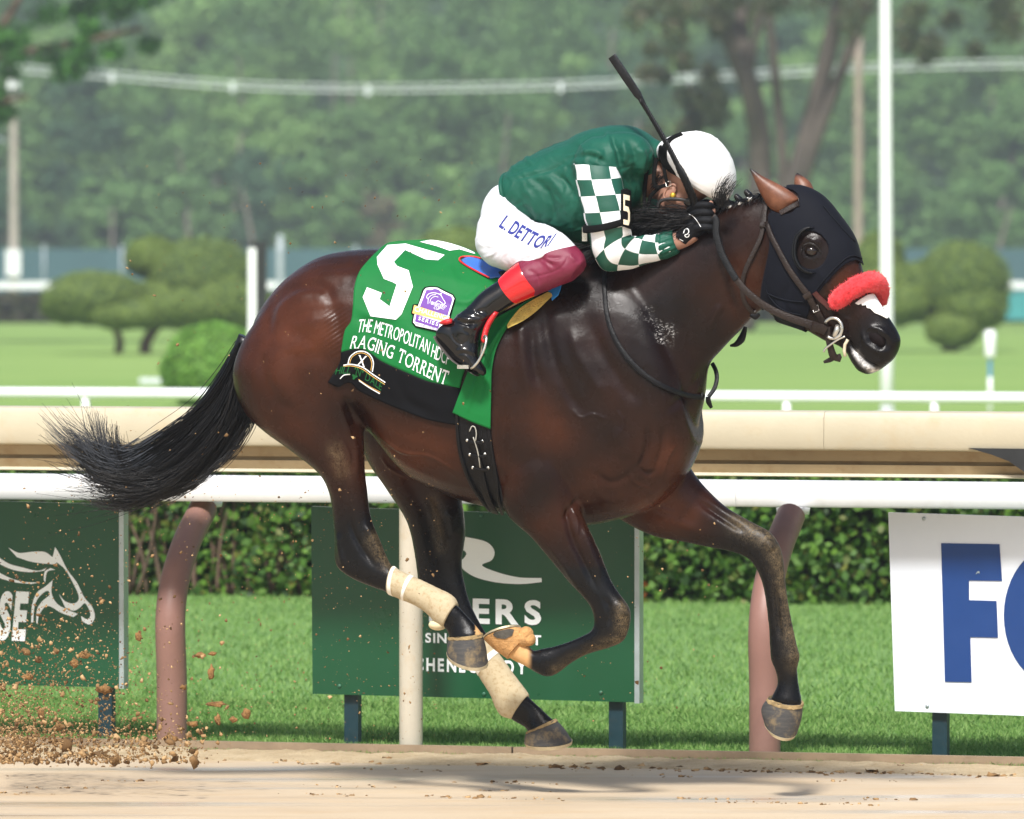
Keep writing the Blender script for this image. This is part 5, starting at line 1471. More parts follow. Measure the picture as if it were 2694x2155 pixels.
for l in ([(1250, 760), (1200, 735), (1140, 755), (1060, 830), (985, 915), (930, 985)], [(980, 385), (1060, 480), (1130, 560), (1205, 640)], [(580, 920), (600, 1010), (700, 1120), (830, 1150)], [(600, 1005), (720, 1050), (850, 1060)]):
    strap('seam', c2s(l), 3.5, M_stitch, hood, HB, .006, .003)
# ---- bridle
M_brown = paint('dark_brown_leather', '#241a16', .48, .25, 25, .35, 150, spec=.35)
br = thing('bridle', P(2160, 760, 0), 'dark leather racing bridle with metal bit and reins', 'bridle')
strap('crownpiece', c2s([(590, 350), (572, 430), (568, 500), (562, 540)]), 17, M_brown, br, HB, .010, .006)
strap('throatlatch', c2s([(565, 520), (545, 610), (480, 740), (430, 850), (412, 960), (425, 1050), (470, 1120), (510, 1160)]), 12, M_brown, br, HB, .010, .005)
strap('cheekpiece', c2s([(600, 520), (625, 590), (680, 700), (750, 830), (820, 930), (880, 1010), (930, 1100), (985, 1190), (1010, 1225)]), [13, 15, 17, 17], M_brown, br, HB, .012, .006)
strap('browband', c2s([(815, 372), (750, 405), (690, 438)]), 15, M_brown, br, HB, .010, .005)
strap('keeper', c2s([(545, 520), (568, 525), (602, 515)]), 14, M_brown, br, HB, .014, .006)
strap('keeper', c2s([(858, 1025), (880, 1010), (905, 998)]), 14, M_brown, br, HB, .018, .006)
strap('noseband_strap', c2s([(925, 995), (980, 1055), (1040, 1110)]), 14, paint('oxblood_leather', '#4a1f1c', .45, .2, 20, .3, 140), br, HB, .009, .005)
for u, v in ((940, 1115), (500, 1150)):
    p, n_ = hit(*c2(u, v), .06, HB)
    V, F = tube([p + NS * .014 + FW * x + UP * z for x, z in ((-.012, .006), (.008, .014), (.013, -.004), (-.007, -.012), (-.012, .006))], .002, 6); mobj('buckle', V, F, M_steel, br)
# bit ring
c = P(*c2(1055, 1250), .085)
ringp = [c + FW * (.034 * math.cos(a)) + UP * (.036 * math.sin(a)) + NS * .004 * math.cos(a) for a in np.linspace(-2.2, 2.6, 26)]
bit = mobj('bit_ring', *tube(ringp, .0058, 10), M_steel, br)
pts = [P(*c2(x, y), l_) for x, y, l_ in ((1060, 1310, .088), (1085, 1260, .086), (1090, 1230, .08))]; mobj('bit_cheek', *tube(pts, [.008, .011, .009], 10), M_steel, bit)
rod = spline([P(*c2(x, y), .085) for x, y in ((990, 1420), (1000, 1395), (1060, 1350), (1100, 1325), (1140, 1308))], per=4); mobj('lip_strap_rod', *tube(rod, .0035, 8), M_steel, bit)
V, F = tube([P(*c2(x, y), .07) for x, y in ((1160, 1330), (1140, 1365), (1135, 1410), (1142, 1450))], .006, 8); mobj('tongue_tie', V, F, paint('cream_tie', '#cfc3a8', .7), br)
strap('curb_strap', [c2(x, y) for x, y in ((1015, 1240), (1020, 1310), (1040, 1400), (1060, 1450), (1110, 1470))], [18, 16, 20, 16], M_brown, br, None, .0, .008, lat=[.08, .075, .06, .04])
strap('curb_strap', [c2(x, y) for x, y in ((990, 1490), (1030, 1475), (1075, 1455), (1110, 1440))], [7, 13, 12, 10], M_brown, br, None, .0, .006, lat=.045)
# reins: from the bit back to the hand and the loop down the neck
strap('rein', c2s([(1000, 1265), (900, 1225), (760, 1180), (620, 1120), (500, 1040), (400, 945), (330, 840), (275, 740), (238, 640), (225, 560), (228, 490), (205, 455)]), [22, 20, 18, 17, 17, 16], M_brown, br, None, 0, .006, lat=[.088, .13, .15, .15, .14, .13])
strap('rein_sleeve', c2s([(368, 905), (320, 825), (270, 730), (236, 630), (224, 560), (228, 495), (212, 462)]), [18, 18, 17], paint('black_rubber_grip', (.008, .0085, .01), .5, .2, 40, .4, 200, spec=.2), br, None, 0, .009, lat=[.152, .145, .132])
strap('rein_stop', c2s([(905, 1235), (960, 1250), (1000, 1268)]), [27, 25, 24], M_brown, br, None, 0, .011, lat=[.127, .105, .09])
c6 = lambda x, y: (1200 + x / 2.695, 700 + y / 2.695)
def c6s(l): return [c6(*p) for p in l]
strap('yoke_strap', c6s([(1052, 0), (1053, 110), (1058, 230), (1072, 350), (1105, 460), (1160, 570), (1240, 680), (1360, 790), (1480, 865), (1600, 910), (1720, 930), (1790, 925)]), [12, 12, 13, 14, 14], M_leather, br, None, .010, .006, smooth=6)
strap('yoke_loop', c6s([(1790, 925), (1830, 870), (1848, 800), (1840, 740), (1815, 690)]), 11, M_leather, br, None, 0, .006, lat=[.0, -.03, -.05])
strap('yoke_tab', c6s([(1785, 930), (1790, 965), (1810, 1005)]), [12, 14, 8], M_leather, br, None, 0, .006, lat=[.02, .0])
strap('far_rein', c6s([(1945, 565), (1985, 555), (2020, 520), (2040, 470), (2050, 430)]), [6, 14, 20, 14, 8], M_leather, br, None, 0, .01, lat=-.06)
strap('throat_buckle', c6s([(2090, 345), (2120, 360), (2150, 340)]), [8, 16, 8], M_leather, br, None, 0, .01, lat=.06)
# ---- red fleece nose roll with white strip
t = NT('red_fleece'); v = t.coord()
t.set(Base_Color=t.mix(t.noise(v, 60, 5), hexlin('#d92027'), hexlin('#f4424a')), Roughness=.95, Sheen_Weight=.25)
t.bump(t.noise(v, 170, 5, .75), .9, .006); M_fleece = t.m
rp = [(2188, 802, .075), (2196, 796, .08), (2225, 772, .078), (2258, 752, .062), (2288, 742, .03), (2306, 745, -.01), (2314, 762, -.05), (2312, 785, -.075), (2300, 806, -.085)]
cc = resample(spline([P(*q) for q in rp], per=8), 60); rad = np.interp(np.linspace(0, 1, 60), [0, .03, .1, .5, .9, .97, 1], [.014, .027, .033, .036, .032, .025, .012])
V, F = tube(cc, rad, 26)
dv = np.array([noise.noise(Vector(p * 45)) * .004 + noise.noise(Vector(p * 120)) * .0035 for p in V])
ctr = np.repeat(cc, 26, 0); out = V[:60 * 26] - ctr; V[:60 * 26] += out / (np.linalg.norm(out, axis=1)[:, None] + 1e-6) * dv[:60 * 26, None]
sr_ = thing('shadow_roll', P(2250, 760, 0), 'fluffy red fleece nose roll across the horse\'s face', 'nose roll')
mobj('fleece', V, F, M_fleece, sr_)
fz = []
for i in range(2600):
    k = rng.integers(26, 59 * 26); p = V[k] + rng.normal(size=3) * .002; o_ = V[k] - ctr[k]; o_ /= np.linalg.norm(o_) + 1e-6
    d_ = o_ + rng.normal(size=3) * .7; L_ = rng.uniform(.0015, .004)
    fz.append(np.array([p - o_ * .001, p + d_ * L_ * .5, p + d_ * L_ + rng.normal(size=3) * .001]))
props(mobj('fleece_pile', *strands(fz, .0011, .0004), M_fleece, sr_), kind='stuff')
M_strip = paint('white_strip', '#f2f2f2', .55, .04, 20, .1, 80)
ws = c2s([(1210, 1072), (1245, 1045), (1300, 1012), (1345, 1000), (1375, 1022), (1400, 1065), (1420, 1095), (1455, 1110), (1495, 1140), (1470, 1160), (1440, 1180), (1400, 1160), (1350, 1140), (1320, 1110), (1295, 1105), (1290, 1085), (1262, 1090), (1255, 1075), (1235, 1085)])
o = decal('paper_strip', *poly([ws]), M_strip, sr_, None, .006, 6, .002)
# ---- leg wraps
t = NT('tan_bandage'); v = t.coord()
c = t.mix(t.noise(v, 30, 6, .65), hexlin('#a99a7c'), hexlin('#c2b496'))
c = t.mix(t.ramp(t.noise(v, 75, 6, .7), [(.5, 0.0), (.72, .75)]), c, hexlin('#94784e'))
t.set(Base_Color=c, Roughness=.9); t.bump(t.mix(.5, t.noise(v, 330, 3), t.noise(v, 40, 3)), .35, .004); M_wrap = t.m
M_tape = paint('white_tape', '#e9e4d8', .6, .06, 20, .1, 90)
def wrap(S, label, tapes, flap=None):
    r = thing('leg_wrap', P(S[0][0], S[0][1], S[0][4]), label, 'leg wrap')
    V, F = section_loft(S, 28, 6)
    k = 28; n = (len(V) - 2) // k
    for i in range(n):                                     # overlapping turns
        c_ = V[i * k:(i + 1) * k].mean(0); V[i * k:(i + 1) * k] = c_ + (V[i * k:(i + 1) * k] - c_) * (1 + .018 * ((i * .37) % 1))
    mobj('bandage', V, F, M_wrap, r)
    for a, b in tapes:
        Q = spline(np.array(S, float), n=101)[a:b:2]; Q[:, 0:4] = np.stack([Q[:, 0] + (Q[:, 0] - Q[:, 2]) * .02, Q[:, 1] + (Q[:, 1] - Q[:, 3]) * .02, Q[:, 2] - (Q[:, 0] - Q[:, 2]) * .02, Q[:, 3] - (Q[:, 1] - Q[:, 3]) * .02], 1); Q[:, 5] *= 1.06
        V, F = section_loft([tuple(q) for q in Q], 28, 2); mobj('tape', V, F, M_tape, r)
    if flap is not None:
        V, F = ellipsoid(P(*flap[:2], flap[2]), flap[3], (FW, NS, UP), 16, 10); mobj('fetlock_patch', V, F, paint('cream_patch', '#d6c7a2', .7, .15, 20, .2, 60), r)
wrap([(1034, 1489, 1021, 1562, .14, .045), (1050, 1500, 1045, 1573, .14, .044), (1085, 1516, 1062, 1580, .14, .042), (1120, 1532, 1090, 1592, .14, .041), (1155, 1549, 1115, 1607, .14, .042), (1180, 1561, 1134, 1624, .14, .045), (1196, 1574, 1148, 1640, .14, .048), (1203, 1588, 1168, 1652, .14, .046)],
     'tan bandage on the near hind leg with pale tape', [(2, 10), (26, 32)], (1152, 1644, .14, (.034, .03, .02)))
wrap([(1272, 1662, 1214, 1700, -.135, .042), (1298, 1702, 1245, 1752, -.135, .041), (1318, 1728, 1266, 1788, -.135, .04), (1345, 1766, 1290, 1826, -.135, .042), (1372, 1802, 1305, 1862, -.135, .046), (1388, 1824, 1322, 1884, -.135, .048), (1390, 1830, 1348, 1892, -.135, .045)],
     'tan bandage on the far hind leg nearest the ground', [(20, 30)])

# dark sole of the lifted fore foot, seen past its rim
hf = [o for o in horse.children if o.name.startswith('hoof')][2]
decal('sole', *poly([[k_ for k_ in [(800 + x / 2.15625, 1200 + y / 2.15625) for x, y in ((1070, 1002), (1110, 990), (1165, 978), (1192, 984), (1180, 1018), (1140, 1038), (1095, 1034), (1075, 1020))]]]), M_sole, hf, bvh_of(hf), .003, 6)
# ================================================================== the jockey
c1 = lambda x, y: (1200 + x / 2.695, 100 + y / 2.695)
def c1s(l): return [c1(*p) for p in l]
c4 = lambda x, y: (1180 + x / 3.45, 500 + y / 3.45)
def c4s(l): return [c4(*p) for p in l]
JB = P(1400, 720, 0)
jk = thing('person', JB, 'jockey in green and white checked silks crouched low over the horse\'s neck', 'person')
SKIN = NT('skin'); v = SKIN.coord()
SKIN.set(Base_Color=SKIN.mix(SKIN.noise(v, 22, 5), (.27, .135, .095, 1), (.40, .215, .155, 1)), Roughness=.5, Subsurface_Weight=.15)
SKIN.b.inputs['Subsurface Radius'].default_value = (.01, .004, .002)
SKIN.bump(SKIN.noise(v, 180, 3), .2, .003)
M_skin = SKIN.m
def sculpted(V, Nn, strokes): return sculpt(V, Nn, strokes)
# ---- skin body
Bd = MB()
def sl(S, **k): return section_loft(S, 24, 4, **k)
upper_arm = [(1512, 430, 1628, 440, .185, .075), (1517, 475, 1637, 488, .205, .07), (1527, 527, 1652, 535, .215, .065), (1541, 582, 1660, 590, .215, .058), (1553, 627, 1660, 612, .21, .055),
             (1563, 676, 1664, 620, .20, .055), (1592, 711, 1674, 622, .19, .052), (1645, 711, 1690, 620, .165, .048), (1693, 698, 1716, 618, .14, .044), (1749, 680, 1745, 613, .11, .04), (1783, 664, 1769, 608, .095, .036)]
def shrink(S, k): return [((a + c) / 2 + (a - c) / 2 * k, (b + d) / 2 + (b - d) / 2 * k, (a + c) / 2 - (a - c) / 2 * k, (b + d) / 2 - (b - d) / 2 * k, l_, t_ * k) for a, b, c, d, l_, t_ in S]
torso = [(1338, 458, 1372, 570, 0, .15), (1363, 430, 1425, 600, 0, .165), (1423, 395, 1490, 630, 0, .17), (1497, 365, 1555, 640, 0, .175), (1552, 343, 1605, 605, 0, .185),
         (1608, 330, 1652, 562, 0, .185), (1660, 332, 1690, 540, 0, .165), (1702, 350, 1708, 505, 0, .115), (1732, 378, 1716, 470, 0, .07)]
thigh = [(1342, 498, 1262, 605, .085, .11), (1368, 548, 1258, 655, .115, .115), (1398, 580, 1290, 697, .15, .108), (1440, 592, 1340, 714, .185, .098), (1478, 615, 1395, 724, .215, .088), (1512, 647, 1440, 737, .235, .076), (1534, 672, 1475, 748, .24, .066), (1540, 694, 1505, 738, .24, .05)]
shin = [(1500, 652, 1540, 700, .24, .058), (1462, 662, 1528, 716, .24, .066), (1425, 668, 1500, 740, .246, .065), (1392, 676, 1462, 756, .254, .062), (1364, 692, 1418, 774, .264, .06), (1335, 715, 1385, 787, .275, .056)]
for S in (shrink(torso, .88), shrink(upper_arm, .8), shrink(thigh, .86), shrink(shin, .84)):
    V, F = sl(S); Bd.add(V, F)
    if S[0][4] > 0: Bd.add(mirror(V), [f[::-1] for f in F])
Bd.add(*section_loft([(1335, 730, 1380, 790, .275, .04), (1250, 800, 1290, 840, .315, .035), (1195, 850, 1245, 890, .345, .035)], 20, 4))
Bd.add(*section_loft([(1768, 612, 1782, 660, .095, .028), (1795, 602, 1812, 648, .092, .027), (1822, 590, 1836, 632, .09, .026)], 20, 4))          # wrist
# head: crown to chin axis runs down-left, face looks down and forward
hx = np.array([178, 127]) / 218.7; hd = np.array([-127, 178]) / 218.7
HC = np.array([1812., 468.])
def hp(f, d, lat): return P(*(HC + hx * f + hd * d), lat)  # f forward, d towards the chin (pixels)
HX = P(*(HC + hx * 74), .0) - P(*HC, .0); HX /= np.linalg.norm(HX); HD = P(*(HC + hd * 74), 0) - P(*HC, 0); HD /= np.linalg.norm(HD)
LH = .03
ax = (HX, NS, HD)
Bd.add(*ellipsoid(hp(0, -10, LH), (.098, .076, .105), ax, 22, 16))
Bd.add(*ellipsoid(hp(10, 62, LH), (.072, .062, .075), ax, 22, 16))
Bd.add(*ellipsoid(hp(22, 108, LH), (.05, .048, .04), ax, 20, 14))
Bd.add(*ellipsoid(hp(58, 122, LH), (.022, .026, .02), ax, 16, 10))              # chin
Bd.add(*ellipsoid(hp(70, 70, LH), (.03, .014, .026), ax, 14, 10))               # nose
Bd.add(*ellipsoid(hp(60, 48, LH), (.018, .05, .014), ax, 14, 10))               # brow
for sgn in (-1, 1): Bd.add(*ellipsoid(hp(42, 70, LH + sgn * .035), (.026, .022, .024), ax, 14, 10))   # cheekbones
Bd.add(*section_loft([(1700, 400, 1700, 520, .0, .06), (1735, 420, 1725, 525, .01, .055), (1770, 445, 1745, 530, .02, .052)], 20, 4))
JV, JF, JN = remeshed(Bd, .0055, 6, .5)
mouth = [(tuple(HC + hx * 70 + hd * 92), tuple(HC + hx * 45 + hd * 96))]
JV = sculpt(JV, JN, [([tuple(HC + hx * 66 + hd * 94), tuple(HC + hx * 40 + hd * 97)], 4, -.005, -1, 1), ([tuple(HC + hx * 50 + hd * 55), tuple(HC + hx * 36 + hd * 56)], 7, -.007, -1, 1), ([tuple(HC + hx * 55 + hd * 82), tuple(HC + hx * 38 + hd * 100)], 4, -.003, -1, 1)])
mobj('body', JV, JF, M_skin, jk)
for sgn in (1, -1):
    e = hp(52, 56, LH + sgn * .036)
    mobj('eye', *ellipsoid(e, (.012, .012, .012), None, 12, 8), paint('eye_white', '#d9d4cc', .2, .05), jk)
    c = hp(-18, 58, LH + sgn * .07)
    m = MB(); m.add(*ellipsoid(c, (.017, .006, .03), ax, 16, 10)); m.add(*tube([c + HX * (.016 * math.cos(a)) + HD * (.03 * math.sin(a)) + NS * sgn * .005 for a in np.linspace(1.2, 5.2, 14)], .004, 8))
    m.build('ear', M_skin, jk)
# short dark hair at the nape
pts = []
for i in range(260):
    a = rng.uniform(-1, 1); p = hp(-58 + rng.normal() * 6, 30 + rng.uniform(0, 40), LH + a * .06); q = p + HD * rng.uniform(.012, .03) - HX * .004
    pts.append(np.array([p, (p + q) / 2 + rng.normal(size=3) * .002, q]))
mobj('hair', *strands(pts, .0012, .0005), M_hair, jk)
def sstep_(v): return 1 - sstep(v, 345, 430)
# ---- silks: torso
def crumple(V, Nn, amp, sc, keep=None):
    """ridged folds of thin wind-blown cloth"""
    px = to_px(V); out = np.zeros(len(V))
    for i, p in enumerate(px):
        a = noise.noise(Vector((p[0] * .010 * sc, p[1] * .022 * sc, 3.1))); q = Vector((p[0] * .026 * sc + a * 1.6, p[1] * .011 * sc + a, 7.7 + V[i][0]))
        r = 1 - abs(noise.noise(q)) * 2.2; out[i] = r * abs(r) * .7 + .5 * noise.noise(q * 2.3)
    return V + Nn * (out * amp * (1 if keep is None else keep))[:, None]
def silk(name, col, v_=.1):
    t = NT(name); v = t.coord(); col = hexlin(col)
    f = t.noise(v, 9, 5)
    t.set(Base_Color=t.ramp(f, [(.3, tuple(x * .92 for x in col[:3]) + (1,)), (.7, tuple(x * 1.08 for x in col[:3]) + (1,))]), Roughness=.5, Sheen_Weight=.03)
    t.b.inputs['Specular IOR Level'].default_value = .25
    t.bump(t.mix(.35, t.noise(t.coord('Object', (1, 1, 2.2)), 16, 4, .6), t.noise(v, 420, 2)), .28, .01); return t.m
M_silk = silk('green_silk', '#125040')
Bs = MB()
Bs.add(*section_loft(torso, 32, 5, .95))
for sgn in (1, -1):
    Bs.add(*ellipsoid(P(1580, 438, sgn * .145), (.10, .095, .105), (FW, NS, UP), 20, 14))
    Bs.add(*ellipsoid(P(1640, 410, sgn * .11), (.11, .085, .085), (FW, NS, UP), 20, 14))
TV, TF, TN = remeshed(Bs, .0065, 12, .5)
TV = sculpt(TV, TN, [
    (c1s([(810, 860), (900, 830), (1000, 850), (1060, 890)]), 7, -.010, *NEAR), (c1s([(880, 840), (960, 805), (1060, 860)]), 9, .010, *NEAR),
    (c1s([(1100, 690), (1120, 760), (1150, 830), (1180, 960)]), 7, -.012, *NEAR), (c1s([(1075, 660), (1090, 740), (1130, 860)]), 10, .010, *NEAR),
    (c1s([(1180, 720), (1200, 820), (1190, 900)]), 8, .009, *NEAR), (c1s([(1240, 740), (1270, 850), (1260, 960), (1280, 1080)]), 8, -.011, *NEAR), (c1s([(1300, 780), (1330, 850), (1310, 960)]), 8, .010, *NEAR),
    (c1s([(400, 1010), (520, 980), (660, 940), (800, 870)]), 4, -.005, *NEAR),
    (c1s([(560, 1010), (640, 1080), (680, 1200), (700, 1300)]), 10, -.011, *NEAR), (c1s([(620, 960), (720, 1050), (780, 1180), (790, 1300)]), 10, .009, *NEAR), (c1s([(700, 960), (790, 1040), (850, 1150)]), 9, -.010, *NEAR),
    (c1s([(480, 1060), (540, 1150), (580, 1290)]), 9, .008, *NEAR), (c1s([(450, 1150), (500, 1230), (560, 1300)]), 8, -.008, *NEAR), (c1s([(850, 1180), (820, 1300), (840, 1420)]), 9, .007, *NEAR),
    (c1s([(500, 860), (650, 780), (830, 720)]), 12, -.004, *ALL), (c1s([(800, 760), (900, 700), (1020, 680)]), 14, .004, *ALL), (c1s([(380, 960), (460, 930), (560, 880)]), 7, -.007, *NEAR),
    (c1s([(1200, 960), (1215, 1040), (1235, 1150)]), 7, -.009, *NEAR), (c1s([(1280, 1000), (1300, 1090), (1290, 1180)]), 8, .008, *NEAR)])
TV = crumple(TV, TN, .0056, 1.15, np.clip(1.25 - sstep_(to_px(TV)[:, 1]), .25, 1))
jk_t = mobj('silks_jacket', TV, TF, M_silk, jk)
TB = BVHTree.FromPolygons([Vector(p) for p in TV], [tuple(f) for f in TF])
# hem roll, collar
def ringtube(line_near, r, name, mat, lat=0.0, tlat=.1, k=8):
    pass
hemc = [(1338, 458, 1372, 570, 0, .15)]
u1, v1, u2, v2, l_, t_ = hemc[0]
cc_, hh_ = (P(u1, v1, 0) + P(u2, v2, 0)) / 2, (P(u1, v1, 0) - P(u2, v2, 0)) / 2
V, F = tube([cc_ + hh_ * 1.01 * math.cos(a) + NS * t_ * 1.01 * math.sin(a) for a in np.linspace(0, 2 * math.pi, 40)], .008, 8); mobj('hem', V, F, M_silk, jk_t)
V, F = section_loft([(1718, 362, 1706, 486, .0, .082), (1738, 374, 1718, 480, .005, .074), (1746, 384, 1726, 474, .008, .068)], 28, 3)
mobj('collar', V, F, M_silk, jk_t)
# ---- checked sleeves
t = NT('checked_silk')
uvn = t.n('UVMap'); ck = t.n('TexChecker'); ck.inputs['Scale'].default_value = 1.0
t.l(uvn.outputs[0], ck.inputs['Vector']); ck.inputs['Color1'].default_value = hexlin('#eceff2'); ck.inputs['Color2'].default_value = hexlin('#125040')
v = t.coord()
t.set(Base_Color=ck.outputs[0], Roughness=.5)
t.bump(t.mix(.35, t.noise(t.coord('Object', (1, 1, 1.6)), 18, 4, .6), t.noise(v, 420, 2)), .3, .01)
M_check = t.m
def sleeve(sgn, parent):
    Q = spline(np.array(upper_arm, float), per=9); k = 56
    a = np.linspace(0, 2 * math.pi, k + 1)
    R, UV = [], []; s = 0; prev = None
    for i, (u1, v1, u2, v2, l_, t_) in enumerate(Q):
        p1, p2 = P(u1, v1, l_), P(u2, v2, l_); c_, h_ = (p1 + p2) / 2, (p2 - p1) / 2
        if prev is not None: s += np.linalg.norm(c_ - prev)
        prev = c_
        rip = 1 + .018 * np.sin(a * 3 + s * 60) * np.sin(s * 35 + 1) + .02 * np.sin(a * 2 - s * 90) * (1 if s > .2 else .4)
        R.append(c_ - np.cos(a)[:, None] * h_ * rip[:, None] + np.sin(a)[:, None] * NS * t_ * rip[:, None])
        tw = max(0, s - .27) * 7.5
        UV.append(np.stack([a / (2 * math.pi) * 7 + .32 + tw, np.full(k + 1, s / .06 + .15) - .22 * np.cos(a - .4)], 1))
    V = np.concatenate(R); n = len(R)
    F = [(i * (k + 1) + j, i * (k + 1) + j + 1, (i + 1) * (k + 1) + j + 1, (i + 1) * (k + 1) + j) for i in range(n - 1) for j in range(k)]
    if sgn < 0: V = mirror(V)
    else: F = [f[::-1] for f in F]
    return mobj('sleeve', V, F, M_check, parent, True, uv=np.concatenate(UV))
slv = sleeve(1, jk_t); sleeve(-1, jk_t)
SB = bvh_of(slv)
def cuff(sgn):
    R = []; a = np.linspace(0, 2 * math.pi, 48, endpoint=False)
    for u1, v1, u2, v2, l_, t_, r_ in ((1742, 684, 1738, 612, .112, .043, .0), (1756, 679, 1748, 610, .107, .042, .05), (1770, 672, 1758, 607, .10, .04, .07), (1782, 667, 1768, 605, .096, .038, .06), (1788, 662, 1772, 607, .094, .034, .04), (1786, 660, 1771, 610, .094, .03, 0)):
        p1, p2 = P(u1, v1, l_), P(u2, v2, l_); w = 1 + r_ * np.cos(a * 13)
        R.append((p1 + p2) / 2 + np.cos(a)[:, None] * (p1 - p2) / 2 * w[:, None] + np.sin(a)[:, None] * NS * t_ * w[:, None])
    V, F = rings(R, True, True)
    mobj('cuff', V if sgn > 0 else mirror(V), F if sgn > 0 else [f[::-1] for f in F], M_silk, jk_t)
cuff(1); cuff(-1)
# ---- arm band with number card
M_web = paint('black_webbing', (.006, .006, .006), .8, .2, 30, .4, 200, spec=.1)
u1, v1, u2, v2, l_, t_ = 1538, 600, 1662, 574, .215, .062
R = []
for dv, k_ in ((-9, 1.03), (-7, 1.07), (7, 1.07), (9, 1.03)):
    p1, p2 = P(u1, v1 + dv, l_), P(u2, v2 + dv, l_); a = np.linspace(0, 2 * math.pi, 40, endpoint=False)
    R.append((p1 + p2) / 2 + np.cos(a)[:, None] * (p1 - p2) / 2 * k_ + np.sin(a)[:, None] * NS * t_ * k_ - UP * (.016 * np.sin(a))[:, None])
ab = mobj('arm_band', *rings(R), M_web, jk)
V, F = box(P(1539, 616, .225), .018, .012, .05, (FW, NS, UP)); mobj('band_buckle', V, F, M_steel, ab, False)
card = [(1634, 508), (1640, 498), (1653, 498), (1660, 512), (1661, 550), (1660, 602), (1650, 600), (1634, 590)]
pc = coons([(1634, 500), (1647, 496), (1660, 502)], [(1633, 590), (1646, 598), (1661, 603)], [(1634, 500), (1634, 545), (1633, 590)], [(1660, 502), (1662, 550), (1661, 603)], 10, 24)
lc = np.broadcast_to(.215 + .062 * np.sqrt(np.clip(1 - np.linspace(.62, 1.0, 10) ** 2, 0, 1))[None, :] + .006, (24, 10))
W = lat_grid(pc, lc).reshape(-1, 3)
cdo = solid(mobj('number_card', W, gridfaces(24, 10), M_web, ab), .004)
CB = BVHTree.FromPolygons([Vector(p) for p in W], gridfaces(24, 10))
five2 = [(.1, .95), (.9, .95), (.9, .8), (.3, .8), (.28, .62), (.75, .6), (.92, .45), (.92, .2), (.75, .05), (.1, .05), (.1, .2), (.65, .2), (.7, .3), (.68, .42), (.55, .46), (.1, .46)]
decal('card_number', *poly([[(1638 + x * 21, 594 - y * 88 + x * 5) for x, y in five2]]), fabric('cream_print', '#efe3c6', .6), cdo, CB, .003, 6)
# ---- helmet with white cover
t = NT('white_helmet_cover'); v = t.coord()
t.set(Base_Color=t.mix(t.noise(v, 8, 4), (.80, .80, .80, 1), (.86, .86, .86, 1)), Roughness=.7)
t.bump(t.mix(.3, t.noise(v, 9, 3), t.noise(v, 300, 2)), .25, .01); M_cover = t.m
hel = [(1736, 418, 1896, 532, .03, .096), (1730, 402, 1908, 530, .03, .106), (1732, 386, 1922, 516, .03, .113), (1748, 368, 1932, 490, .03, .116), (1774, 355, 1934, 462, .03, .112), (1806, 347, 1927, 428, .03, .096), (1838, 345, 1910, 396, .03, .068), (1866, 353, 1893, 374, .03, .03), (1879, 360, 1884, 365, .03, .004)]
V, F = section_loft(hel, 44, 6)
hn_ = V - V.mean(0); hn_ /= np.linalg.norm(hn_, axis=1)[:, None]
V = crumple(V, hn_, .0022, 1.6)
hm = mobj('helmet', V, F, M_cover, jk); HMB = bvh_of(hm)
strap('goggle_strap', c1s([(1600, 684), (1530, 715), (1490, 760), (1478, 820), (1490, 880), (1540, 950), (1610, 1030), (1690, 1100)]), [22, 22, 18, 14, 14], M_web, hm, HMB, .004, .004)
strap('helmet_strap', c1s([(1455, 770), (1450, 830), (1470, 880), (1540, 960), (1600, 1040)]), [10, 12, 12, 10], M_web, hm, HMB, .005, .004)
M_peak = paint('black_peak', (.01, .01, .011), .4)
pk = spline([(1905, 528), (1890, 545), (1862, 550), (1838, 540), (1820, 522)], per=4)
# goggles pushed over the brow
m = MB(); gc = hp(62, 44, LH); m.add(*tube([gc + NS * (.07 * math.cos(a)) + HX * (.03 * math.sin(a)) - HX * .02 for a in np.linspace(-.2, math.pi + .2, 20)], .016, 10)); m.build('goggles', M_peak, jk)
gb_ = P(1770, 514, .105); go = mobj('strap_button', *tube([gb_ - NS * .012, gb_, gb_ + NS * .006, gb_ + NS * .008], [.009, .0105, .009, .004], 16), paint('brass_button', '#c9a83c', .35, .15, 40, metal=.6), jk)
# chin straps
def fstrap(l, w, la, nm='chin_strap'): strap(nm, c1s(l), w, M_web, jk, None, 0, .004, lat=la)
fstrap([(1420, 850), (1408, 920), (1400, 1000), (1410, 1050), (1440, 1060)], 11, [.098, .105, .10])
fstrap([(1465, 880), (1480, 960), (1490, 1010), (1500, 1040)], 9, [.115, .115, .11])
fstrap([(1355, 880), (1345, 1000), (1335, 1100), (1335, 1180), (1360, 1185), (1380, 1120), (1440, 1060), (1500, 1040)], 10, [.085, .09, .085, .08, .085, .09, .098, .108])
V, F = tube([P(*c1(x, y), .113) for x, y in ((1485, 1020), (1520, 1015), (1525, 1050), (1490, 1055), (1485, 1020))], .002, 6); mobj('strap_buckle', V, F, M_steel, jk)
strap('goggle_tube', c1s([(1430, 1200), (1440, 1165), (1480, 1145), (1560, 1142), (1640, 1155), (1700, 1175)]), 9, M_peak, jk, None, 0, .01, lat=.11)
